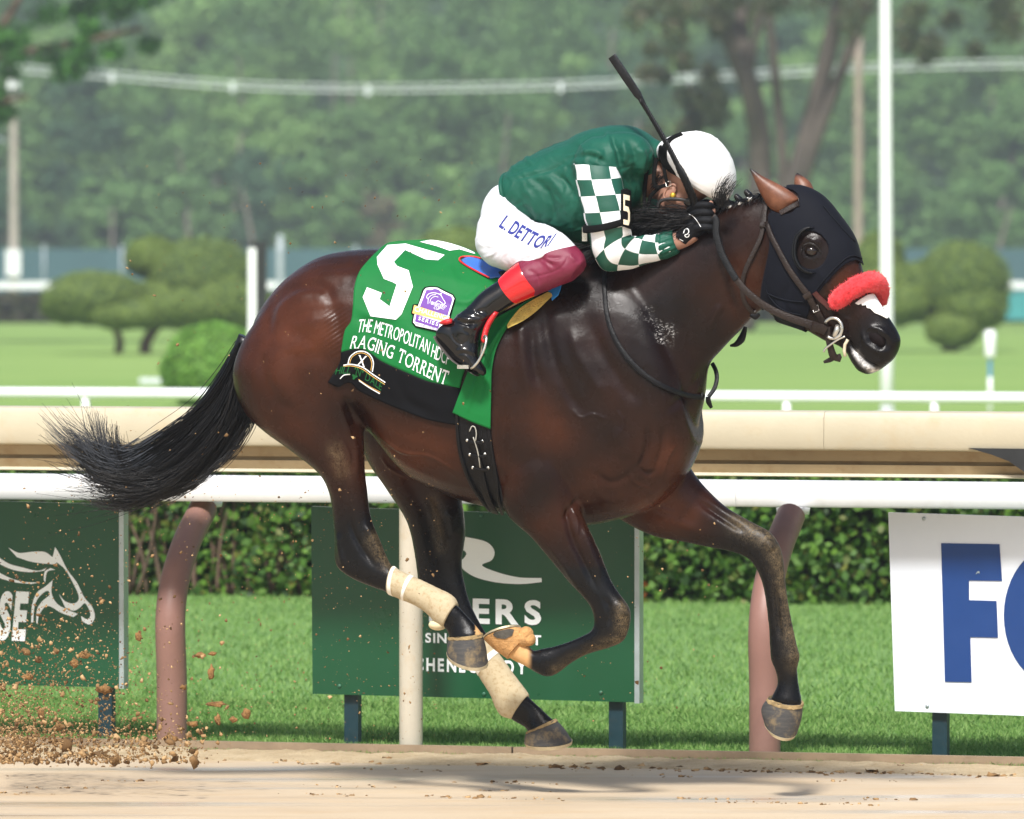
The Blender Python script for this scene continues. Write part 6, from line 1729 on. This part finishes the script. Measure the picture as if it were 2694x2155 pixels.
# ---- gloved hand closed on whip and rein
Bg = MB()
def cap(path, r, k=12): Bg.add(*tube(spline([P(*c1(x, y), l_) for x, y, l_ in path], per=5), r, k))
Bg.add(*ellipsoid(P(*c1(1705, 1310), .085), (.036, .026, .050), (FW, NS, UP), 18, 12))
Bg.add(*ellipsoid(P(*c1(1640, 1395), .09), (.030, .034, .034), (FW, NS, UP), 18, 12))
cap([(1602, 1425, .09), (1650, 1380, .092), (1700, 1330, .09)], [.034] * 11, 14)
cap([(1640, 1290, .085), (1660, 1330, .088), (1700, 1400, .08)], [.022] * 11, 14)
fy = [1185, 1240, 1295, 1345]
for i, y in enumerate(fy):
    x1 = 1818 if i < 2 else 1838 - (i - 2) * 12
    cap([(1650 + 6 * i, y + 35, .092), (1700, y + 4, .112), (1760, y - 2, .118), (x1 - 14, y + 2, .108), (x1 - 8, y + 14, .088), (x1 - 40, y + 22, .075)], np.linspace(.0135, .0105, 26), 12)
cap([(1660, 1290, .06), (1710, 1200, .05), (1770, 1165, .06), (1800, 1170, .075)], np.linspace(.015, .010, 16), 12)
GV, GF, GN = remeshed(Bg, .0028, 3, .5)
t = NT('black_glove'); v = t.coord()
t.set(Base_Color=t.mix(t.noise(v, 30, 4), (.004, .0045, .006, 1), (.009, .0095, .012, 1)), Roughness=.6); t.b.inputs['Specular IOR Level'].default_value = .15; t.bump(t.noise(v, 380, 2), .4, .003); M_glove = t.m
gl_ = mobj('glove', GV, GF, M_glove, jk); mobj('glove', mirror(GV), [tuple(f)[::-1] for f in GF], M_glove, jk)
for x, y in ((1806, 1178), (1822, 1228)):
    p = P(*c1(x, y), .092); mobj('fingertip', *ellipsoid(p, (.009, .011, .0125), (FW, NS, UP), 12, 10), M_skin, jk)
GB = BVHTree.FromPolygons([Vector(p) for p in GV], [tuple(f) for f in GF])
strap('glove_cuff', c1s([(1572, 1400), (1590, 1440), (1640, 1485)]), 10, M_glove, gl_, GB, .004, .004)
decal('glove_mark', *merge(stroke(c1s([(1612, 1385), (1620, 1360), (1640, 1352), (1650, 1372), (1640, 1390), (1622, 1398), (1630, 1412), (1648, 1408), (1652, 1392)]), 2.2)), M_wprint, gl_, GB, .002, 4)
decal('glove_piping', *merge(stroke(c1s([(1642, 1245), (1680, 1265), (1710, 1300), (1735, 1340)]), 1.4), stroke(c1s([(1580, 1425), (1610, 1440)]), 1.6)), M_wprint, gl_, GB, .002, 4)
# ---- whip
wh = thing('riding_whip', P(1827, 540, .095), 'black riding whip held upright in the jockey\'s gloved hand', 'whip')
def wl(x, y): return P(*c1(x, y), np.interp(y, [130, 900, 1020, 1165, 1240], [.20, .175, .165, .115, .095]))
pts = spline([wl(1310, 440), wl(1400, 590), wl(1490, 745), wl(1570, 900), wl(1630, 1020), wl(1690, 1165), wl(1715, 1240)], per=8)
rr = np.interp(np.linspace(0, 1, len(pts)), [0, .1, .5, .55, 1], [.009, .008, .0095, .013, .015]) * (1 + .06 * (np.arange(len(pts)) % 2))
t = NT('braided_black'); v = t.coord()
t.set(Base_Color=(.005, .005, .006, 1), Roughness=.4); t.b.inputs['Specular IOR Level'].default_value = .25; wv = t.n('TexWave'); wv.inputs['Scale'].default_value = 60; t.l(v, wv.inputs['Vector']); t.bump(wv.outputs['Fac'], .5, .004); M_braid = t.m
mobj('shaft', *tube(pts, rr, 12), M_braid, wh)
T0 = wl(1105, 130); T1 = wl(1318, 445); D_ = T1 - T0; L_ = np.linalg.norm(D_); D_ /= L_
S_ = np.cross(D_, NS); S_ /= np.linalg.norm(S_)
R = []
for s_, w_ in ((0, .0135), (.02, .0145), (.5, .015), (.86, .0135), (.95, .0095), (1.0, .0075)):
    c_ = T0 + D_ * L_ * s_; R.append(np.array([c_ + S_ * w_ * x + NS * .006 * z for x, z in ((-1, -.7), (-1, .7), (-.8, 1), (.8, 1), (1, .7), (1, -.7), (.8, -1), (-.8, -1))]))
mobj('flap', *rings(R), paint('flap_leather', (.006, .0065, .008), .38, .2, 12, .25, 90, spec=.3), wh, True, sharp=40)
c_ = T1 - D_ * .004; mobj('collar', *tube([c_ - D_ * .004, c_ + D_ * .006, c_ + D_ * .02], [.0085, .0085, .006], 12), M_braid, wh)
# ---- breeches
t = NT('white_breeches'); v = t.coord()
kn = t.n('Attribute'); kn.attribute_name = 'knee'
t.set(Base_Color=t.mix(t.ramp(kn.outputs['Fac'], [(.499, 0.0), (.505, 1.0)]), t.mix(t.noise(v, 10, 4), (.68, .70, .77, 1), (.75, .77, .82, 1)), t.mix(t.noise(v, 12, 4), hexlin('#651430'), hexlin('#7d1c3d'))), Roughness=.55)
t.bump(t.mix(.3, t.noise(v, 14, 4), t.noise(v, 400, 2)), .2, .01); M_breech = t.m
M_maroon = silk('maroon_cloth', '#6f1733')
Bl = MB()
for sgn in (1, -1):
    V, F = section_loft(thigh, 32, 5); Bl.add(V if sgn > 0 else mirror(V), F if sgn > 0 else [f[::-1] for f in F])
Vq, Fq = section_loft(shin[:5] + [(1352, 702, 1405, 780, .268, .058)], 30, 4); Bl.add(Vq, Fq); Bl.add(mirror(Vq), [f[::-1] for f in Fq])
Bl.add(*ellipsoid(P(1348, 565, 0), (.105, .17, .12), (FW, NS, UP), 24, 16))
Bl.add(*section_loft([(1345, 470, 1385, 570, 0, .14), (1318, 510, 1350, 620, 0, .15)], 28, 4))
LV, LF, LN = remeshed(Bl, .005, 9, .5)
LV = sculpt(LV, LN, [(c1s([(360, 1150), (300, 1230), (330, 1280), (470, 1290)]), 8, -.007, *NEAR), (c1s([(420, 1190), (380, 1250), (470, 1270)]), 8, .006, *NEAR), (c4s([(740, 620), (800, 570), (880, 540)]), 6, -.006, *NEAR), (c4s([(780, 620), (840, 590), (900, 570)]), 5, .006, *NEAR), (c1s([(160, 1350), (200, 1420), (200, 1520)]), 9, -.005, *NEAR), (c1s([(540, 1560), (480, 1580), (420, 1640)]), 7, -.006, *NEAR)])
LV = sculpt(LV, LN, [(c4s([(840, 615), (900, 660), (950, 690)]), 4, -.005, *NEAR), (c4s([(850, 610), (930, 640), (1000, 660)]), 4, .004, *NEAR), (c4s([(860, 630), (900, 680), (930, 720)]), 4, .004, *NEAR), (c4s([(845, 620), (960, 620), (1030, 610)]), 4, -.004, *NEAR), (c4s([(690, 810), (860, 770), (1000, 720), (1070, 640), (1110, 540)]), 2.2, -.003, *NEAR), (c4s([(720, 720), (800, 780), (820, 880)]), 5, -.004, *NEAR), (c4s([(1150, 690), (1200, 660), (1220, 620)]), 6, .004, *NEAR)])
LV = crumple(LV, LN, .0032, 1.15)
bre = mobj('breeches', LV, LF, M_breech, jk)
bp = to_px(LV); lt = lat_of(LV); bp = np.where((lt < 0)[:, None], to_px(mirror(LV)), bp)   # same pattern on both legs
mline = spline(c4s([(560, 700), (640, 645), (730, 640), (840, 612), (880, 575), (960, 545), (1040, 525), (1115, 510), (1240, 480)]), per=8)
dd, _ = seg_dist(bp, mline); below = bp[:, 1] > np.interp(bp[:, 0], mline[:, 0], mline[:, 1])
sd_ = np.where(below & (bp[:, 0] > mline[0, 0]), 1, -1) * np.minimum(dd, 60) / 60
a_ = bre.data.attributes.new('knee', 'FLOAT', 'POINT'); a_.data.foreach_set('value', (sd_ * .5 + .5).astype(np.float32))
LB = BVHTree.FromPolygons([Vector(p) for p in LV], [tuple(f) for f in LF])
M_navy = fabric('navy_print', '#2f3680', .6)
decal('breeches_lettering', *lettering('L. DETTORI', c4s([(452, 332), (520, 375), (640, 450), (740, 505), (820, 528), (905, 505)]), [(22, -31), (23, -33)], .1, True, .025, space=.2), M_navy, bre, LB, .003, 6)
# ---- boots
t = NT('black_patent'); v = t.coord()
t.set(Base_Color=(.004, .004, .005, 1), Roughness=t.ramp(t.noise(v, 18, 4), [(.35, .07), (.7, .2)])); t.bump(t.noise(v, 22, 4), .12, .01); M_patent = t.m
M_redp = paint('red_patent', '#d8171f', .16, .06, 8, .06, 25, coat=.5)
M_bsole = paint('worn_sole', '#5a5450', .8, .25, 30, .3, 90)
Bt = MB()
Bt.add(*section_loft([(1352, 706, 1402, 782, .268, .06), (1318, 734, 1362, 797, .284, .056), (1268, 768, 1313, 826, .312, .05), (1238, 800, 1284, 848, .332, .046), (1210, 824, 1264, 874, .348, .045), (1190, 842, 1258, 900, .356, .044), (1172, 862, 1252, 918, .36, .04)], 30, 5))
Bt.add(*section_loft([(1168, 852, 1146, 880, .36, .026), (1196, 848, 1152, 898, .36, .036), (1240, 870, 1172, 922, .36, .04), (1256, 908, 1196, 946, .36, .04), (1258, 936, 1222, 962, .36, .038), (1268, 955, 1243, 976, .36, .035), (1277, 970, 1260, 985, .36, .028), (1279, 982, 1272, 990, .36, .012)], 26, 5))
VV, BF, BN = remeshed(Bt, .0038, 5, .5)
VV = sculpt(VV, BN, [(c4s([(60, 1130), (160, 1170), (280, 1170), (370, 1120)]), 5, .006, *NEAR), (c4s([(50, 1170), (150, 1210), (270, 1210)]), 4, -.007, *NEAR), (c4s([(130, 1080), (230, 1110), (330, 1090)]), 5, -.005, *NEAR), (c4s([(150, 1240), (210, 1260), (250, 1240)]), 4, .005, *NEAR), (c4s([(200, 1090), (280, 1130), (340, 1160)]), 4, .005, *NEAR), (c4s([(140, 1270), (190, 1310), (170, 1390)]), 3, -.004, *NEAR), (c4s([(20, 1290), (60, 1370), (130, 1400), (160, 1340)]), 2.2, -.003, *NEAR), (c4s([(60, 1470), (130, 1450), (210, 1470), (250, 1500)]), 5, .004, *NEAR), (c4s([(70, 1490), (150, 1480), (230, 1520)]), 3, -.004, *NEAR)])
for sgn in (1, -1):
    V, F = (VV, BF) if sgn > 0 else (mirror(VV), [tuple(f)[::-1] for f in BF])
    bo = mobj('boot', V, F, M_patent, jk)
    V, F = section_loft([(1367, 690, 1420, 772, .262, .0625), (1366, 689, 1421, 773, .2625, .066), (1340, 708, 1392, 786, .273, .064), (1316, 731, 1361, 799, .285, .0595), (1315, 733, 1360, 798, .2855, .056)], 32, 4)
    mobj('boot_cuff', V if sgn > 0 else mirror(V), F if sgn > 0 else [f[::-1] for f in F], M_redp, bo, True, sharp=50)
    V, F = section_loft([(1143, 884, 1150, 892, .36, .026), (1158, 906, 1164, 910, .36, .038), (1190, 944, 1196, 948, .36, .04), (1222, 966, 1225, 968, .36, .038), (1256, 988, 1258, 990, .36, .03)], 16, 4)
    V = np.array(V)
    mobj('boot_sole', V if sgn > 0 else mirror(V), F if sgn > 0 else [f[::-1] for f in F], M_bsole, bo)
    # stirrup on its red leather
    V, F = section_loft([(1312, 822, 1300, 818, .33, .014), (1290, 858, 1278, 850, .345, .014), (1280, 892, 1266, 890, .362, .012), (1276, 902, 1270, 902, .364, .008)], 14, 4)
    st = mobj('stirrup_leather', V if sgn > 0 else mirror(V), F if sgn > 0 else [f[::-1] for f in F], M_red, sd)
    pts = [P(1272, 893, .368), P(1276, 884, .381), P(1280, 892, .395), P(1274, 918, .406), P(1260, 948, .410), P(1247, 964, .409), P(1240, 969, .398)]
    pts = spline(pts, per=4); V, F = tube(pts, .0048, 10); m = MB(); m.add(V, F)
    pts = spline([P(1272, 893, .368), P(1268, 905, .328), P(1262, 938, .311), P(1248, 964, .310), P(1240, 969, .318)], per=4); m.add(*tube(pts, .0045, 10))
    m.add(*box(P(1229, 965, .358), .042, .098, .013, (FW, NS, UP)))
    Vc = np.concatenate(m.V); mobj('stirrup_iron', Vc if sgn > 0 else mirror(Vc), m.F if sgn > 0 else [f[::-1] for f in m.F], M_steel, st, True, sharp=40)
V, F = section_loft([(1158, 846, 1160, 854, .375, .01), (1172, 840, 1176, 854, .39, .012), (1188, 838, 1190, 850, .385, .01)], 14, 4); mobj('red_tab', V, F, M_red, jk)
# ================================================================== sign boards
M_sgreen = paint('green_sign_vinyl', '#0c4a2c', .35, .05, 3, .03, 40)
M_swhite = paint('white_sign_vinyl', '#e3e9f2', .35, .03, 3, .03, 40)
M_sblue = paint('blue_sign_vinyl', '#143c78', .4, .06, 6)
M_sprint = paint('white_sign_print', '#f5f7f9', .45, .03, 4)
M_alu = paint('aluminium_edge', '#a9b4b6', .35, .08, 20, metal=.5)
M_leg = paint('dark_green_steel', '#12303a', .45, .12, 12, .05, 40, dirt=('#3a3a30', .3))
M_bolt = paint('bolt_head', '#3f6a55', .4, .1, 30, metal=.3)
SYAW = math.radians(19.0)
def sign(foot, quad, name, label, mat, legs, bolts, edge=True):
    bm_ = M_bolt if edge else M_alu
    """quad: pixel corners; the panel stands on the line through the foot pixel, turned as the rails"""
    f0 = G(*foot); d = np.array([math.cos(SYAW), -math.sin(SYAW), 0]); n_ = np.array([-math.sin(SYAW), -math.cos(SYAW), 0])
    def S(u, v, c=0.0):
        r = ray(u, v); t_ = (c - np.dot(CAMP - f0, n_)) / np.dot(r, n_); return CAMP + r * t_
    root = thing(name, f0, label, 'sign')
    tl, tr, br_, bl = [S(*q, .03) for q in quad]
    V = np.array([tl, tr, br_, bl, *(x - n_ * .025 for x in (tl, tr, br_, bl))])
    pn = mobj('panel', V, [(0, 3, 2, 1), (4, 5, 6, 7), (0, 1, 5, 4), (1, 2, 6, 5), (2, 3, 7, 6), (3, 0, 4, 7)], mat, root, False)
    if edge:
        for a, b in ((tr, br_),):
            c = (a + b) / 2; V, F = box(c - n_ * .01, .02, .05, np.linalg.norm(a - b) + .006, (d, n_, UP)); mobj('edge_trim', V, F, M_alu, root, False)
    for u in legs:
        b = S(u, foot[1], -.02); x = (b - f0) @ d; b = f0 + d * x - n_ * .02; b[2] = -.05
        h = (tl[2] + bl[2]) / 2 + .2
        V, F = box(b + UP * h / 2, .058, .04, h, (d, n_, UP)); mobj('leg', V, F, M_leg, root, False)
    for u, v in bolts:
        V, F = ellipsoid(S(u, v, .032), (.008, .004, .008), (d, n_, UP), 10, 6); mobj('bolt', V, F, bm_, root)
    def prt(nm, VF, m, off=.0335):
        V2, F2 = VF
        V = np.array([S(u, v, off) for u, v in V2])
        F = [f if np.cross(V[f[1]] - V[f[0]], V[f[2]] - V[f[0]]) @ n_ > 0 else tuple(f)[::-1] for f in F2]
        return mobj(nm, V, F, m, pn, False)
    return root, prt
d_ = lambda *a: tuple(x * 1.2496 for x in a)
k3 = lambda x, y: (800 + x / 2.15625, 1200 + y / 2.15625)
def k3s(l): return [k3(*p) for p in l]
_, prt = sign((1280, 1972), [d_(655, 1066), d_(1342, 1089), d_(1345, 1479), d_(658, 1461)], 'sponsor_sign', 'green sign with white letters behind the galloping legs', M_sgreen, [d_(743, 0)[0], d_(1300, 0)[0]], [k3(1005, 338), k3(200, 1305), k3(1020, 1350), k3(1683, 1342)])
R_ = spline(k3s([(560, 470), (700, 455), (860, 455), (950, 465), (1040, 490), (1080, 540), (1065, 590), (1010, 620), (1100, 660), (1220, 688), (1348, 692)]), per=5)
R2_ = spline(k3s([(1348, 715), (1230, 726), (1100, 718), (980, 690), (905, 645), (880, 600), (905, 580), (920, 555), (905, 535), (860, 520), (760, 520), (640, 530), (570, 510)]), per=5)
prt('logo', poly([[tuple(p) for p in R_] + [tuple(p) for p in R2_]]), M_sprint)
prt('lettering', lettering('RIVERS', k3s([(545, 935), (960, 950), (1345, 960)]), (0, -66), .22, bold=.035), M_sprint)
for wd_, xa, xb in (('CASINO', 556, 880), ('&', 925, 955), ('RESORT', 1005, 1345)):
    prt('lettering', lettering(wd_, k3s([(xa, 1055 + (xa - 520) * .022), (xb, 1055 + (xb - 520) * .022)]), (0, -26), .2, bold=.025), M_sprint)
prt('lettering', lettering('SCHENECTADY', k3s([(575, 1215), (900, 1228), (1262, 1238)]), (0, -35), .3, bold=.03), M_sprint)
_, prt = sign((300, 1950), [d_(-340, 1046), d_(257, 1062), d_(260, 1448), d_(-340, 1434)], 'sponsor_sign', 'green sign with white horse head logo at the left edge', M_sgreen, [d_(225, 0)[0], d_(-250, 0)[0]], [d_(150, 1075)])
k0 = lambda x, y: (x / 1.8063, 1200 + y / 1.8063)
def k0s(l): return [k0(*p) for p in l]
prt('lettering', lettering('HORSE', k0s([(-330, 872), (0, 876), (118, 880)]), [(12, -130), (12, -130)], .12, bold=.05), M_sprint)
def curve(l, per=4): return [tuple(p) for p in spline(k0s(l), per=per)]
shapes = [curve([(40, 435), (90, 460), (150, 455), (210, 455), (250, 480)]) + curve([(262, 432), (285, 470), (320, 540), (365, 600), (400, 670), (440, 720), (450, 770), (425, 800), (390, 785)]) + curve([(385, 760), (415, 775), (430, 750), (405, 700), (380, 720), (350, 735), (310, 720)]) + curve([(280, 655), (310, 690), (355, 700), (375, 670), (350, 610), (310, 540), (270, 505)]) + curve([(262, 515), (200, 510), (140, 500), (80, 480)]),
          curve([(-20, 470), (40, 510), (110, 530), (180, 545), (225, 530)]) + curve([(210, 545), (140, 552), (60, 540), (-20, 505)]),
          curve([(-20, 545), (50, 580), (120, 598), (190, 600)]) + curve([(150, 608), (70, 600), (-20, 575)]),
          curve([(250, 590), (245, 650), (270, 700), (320, 730), (370, 750)]) + curve([(350, 765), (290, 745), (240, 715), (210, 720), (185, 760), (178, 800)]) + curve([(172, 790), (176, 730), (200, 690), (235, 660), (225, 640), (190, 665), (165, 710), (158, 790)]) + curve([(148, 790), (152, 710), (175, 650), (215, 620)]),
          curve([(262, 540), (225, 550), (215, 600)]) + curve([(208, 590), (212, 550), (240, 532)])]
prt('logo', poly(shapes), M_sprint)
_, prt = sign((2470, 2005), [d_(1870, 1079), d_(2500, 1099), d_(2503, 1520), d_(1884, 1497)], 'sponsor_sign', 'white sign with large blue letters at the right edge', M_swhite, [d_(1981, 0)[0], d_(2420, 0)[0]], [d_(1945, 1092), d_(1952, 1487)], edge=False)
k9 = lambda x, y: (1900 + x / 1.4937, 1000 + y / 1.4937)
Fl = [k9(*p) for p in [(860, 641), (1090, 645), (1100, 790), (970, 788), (970, 865), (1078, 868), (1084, 1013), (975, 1011), (980, 1188), (875, 1186)]]
cx_, cy_ = k9(1320, 925)
Oo = [(cx_ + 143 * math.cos(a), cy_ + 186 * math.sin(a)) for a in np.linspace(0, 2 * math.pi, 48, endpoint=False)]
Oi = [(cx_ + 70 * math.cos(a), cy_ + 100 * math.sin(a)) for a in np.linspace(0, 2 * math.pi, 40, endpoint=False)]
prt('letter', poly([Fl]), M_sblue); prt('letter', poly([[Oo, Oi]]), M_sblue)
prt('wear_mark', poly([[k9(995, 764), k9(1003, 752), k9(1010, 750), k9(1012, 760), k9(1005, 758)]]), M_alu, .035)
# ================================================================== flying dirt
M_dirt = paint('wet_dirt_clod', '#8f6a3e', .95, .35, 60, .7, 150, dirt=('#5b3f22', .7))
M_grain = leafmat('dirt_grain', ['#5a4329', '#7f6240', '#a08058', '#bf9f74'], 0.0, .95)
def ico(n_sub=1):
    bm = bmesh.new(); bmesh.ops.create_icosphere(bm, subdivisions=n_sub, radius=1); V = np.array([v.co for v in bm.verts]); F = np.array([[v.index for v in f.verts] for f in bm.faces]); bm.free(); return V, F
IV, IF = ico(2); I1V, I1F = ico(1)
def clod(p, r, seed, name='dirt_clod'):
    V = IV.copy(); k = np.array([1 + .75 * noise.noise(Vector(q * 1.6) + Vector((seed, 0, 0))) + .55 * noise.noise(Vector(q * 4.5) + Vector((0, seed, 0))) for q in V])
    V = V * k[:, None] * np.array(r)
    return mobj(name, V + p, IF, M_dirt, None)
k1 = lambda x, y: (x / 1.8063, 1200 + y / 1.8063)
clods = [(660, 855, 16, 24, 'dark dirt clod in the air right of the left sign'), (400, 945, 28, 16, 'large tan dirt clod flying before the left sign'), (350, 985, 20, 16, 'small dirt clod just below the clod before the left sign'), (130, 1050, 26, 16, 'tan dirt clod near the left sign\'s lower edge'), (950, 945, 26, 14, 'flat dirt clod in the air right of the mauve post'), (1010, 938, 22, 8, 'thin dirt sliver right of the flat clod by the mauve post'), (1003, 1030, 16, 30, 'tall dark dirt clod above the grass right of the mauve post'), (1030, 1180, 40, 14, 'long ragged dirt clod low above the grass'), (1170, 1225, 20, 24, 'rightmost dark dirt clod low above the grass'), (1035, 1255, 14, 22, 'dirt clod hanging below the long ragged clod'), (1110, 1250, 22, 14, 'small dirt clod between the ragged clod and the rightmost clod'), (920, 1272, 26, 16, 'dirt clod beside the foot of the left mauve post'), (870, 1098, 14, 12, 'small dirt clod crossing the right side of the left mauve post'), (280, 1285, 24, 20, 'dirt clod low between the left sign and its leg'), (500, 1110, 34, 26, 'big dirt clod in front of the left sign\'s leg'), (195, 1225, 16, 26, 'upright dirt clod beneath the left sign'), (810, 1345, 30, 16, 'dirt clod at the base of the left mauve post')]
for i, (x, y, rx, rz, lab) in enumerate(clods):
    u, v = k1(x, y); p = P(u, v, rng.uniform(-.25, .35)); s = 1 / 1.8063 / 740
    props(clod(p, (rx * s, .6 * rx * s, rz * s), i * 3.7), lab, 'dirt clod', 'dirt clods thrown up behind the horse')
# spray: thousands of grains, denser low and left
Vs, Fs, n0 = [], [], 0
def grains(n, us, vs, size, lat=(-.5, .6)):
    global n0
    u, v = us(n), vs(n)
    for a, b in zip(u, v):
        p = P(a, b, rng.uniform(*lat))
        if p[2] < .005: p[2] = .005
        r = size * rng.lognormal(0, .55); V = I1V * (r * rng.uniform(.35, 1.6, 3)); th = rng.uniform(0, 3.1); c, s = math.cos(th), math.sin(th)
        V = V @ np.array([[c, 0, -s], [0, 1, 0], [s, 0, c]]); V += rng.normal(size=V.shape) * r * .34
        Vs.append(V + p); Fs.append(I1F + n0); n0 += len(V)
grains(3200, lambda n: np.abs(rng.normal(0, 210, n)), lambda n: 1960 - np.abs(rng.normal(0, 190, n)), .0021)
grains(1300, lambda n: rng.uniform(0, 620, n) * rng.random(n) ** .5, lambda n: 2006 - np.abs(rng.normal(0, 55, n)), .003)
grains(520, lambda n: 540 * rng.random(n) ** 1.3, lambda n: 2008 - rng.random(n) ** 1.5 * 95, .0029)
grains(60, lambda n: rng.uniform(20, 560, n), lambda n: 2004 - rng.random(n) ** 1.5 * 80, .0052)
grains(1500, lambda n: rng.uniform(60, 1150, n), lambda n: rng.uniform(1250, 1950, n), .0013)
grains(330, lambda n: rng.uniform(330, 1300, n), lambda n: rng.uniform(420, 1250, n), .0017)
grains(160, lambda n: rng.uniform(1500, 1900, n), lambda n: rng.uniform(1300, 1900, n), .0013)
o = mobj('dirt_spray', np.concatenate(Vs), np.concatenate(Fs), M_grain, None, False)
props(o, 'spray of tan dirt grains flying behind the horse', 'dirt', None, 'stuff')
# loose crumbs lying on the track and along its edge
Vs, Fs, n0 = [], [], 0
def lie(n, sf, cf, size):
    global n0
    for i in range(n):
        p = EDGE + FW * sf() + NS * cf(); r = size * rng.lognormal(0, .5)
        V = I1V * (r * np.array([1.5, 1.2, .6]) * rng.uniform(.6, 1.4, 3)) + rng.normal(size=I1V.shape) * r * .32; V[:, 2] += r * .25 + .004
        Vs.append(V + np.array([p[0], p[1], 0])); Fs.append(I1F + n0); n0 += len(V)
lie(1200, lambda: rng.uniform(-2.4, 2.4), lambda: .12 + abs(rng.normal()) * .16, .004)
lie(520, lambda: rng.uniform(.2, 2.4), lambda: .36 + rng.normal() * .07, .004)
for k in range(26):
    s0_, c0_ = rng.uniform(-2.2, 2.2), rng.uniform(.45, 2.6); lie(14, lambda: s0_ + rng.normal() * .09, lambda: c0_ + rng.normal() * .035, .0032)
o = mobj('dirt_crumbs', np.concatenate(Vs), np.concatenate(Fs), M_grain, None, False)
props(o, 'loose dirt crumbs scattered along the track edge', 'dirt', None, 'stuff')
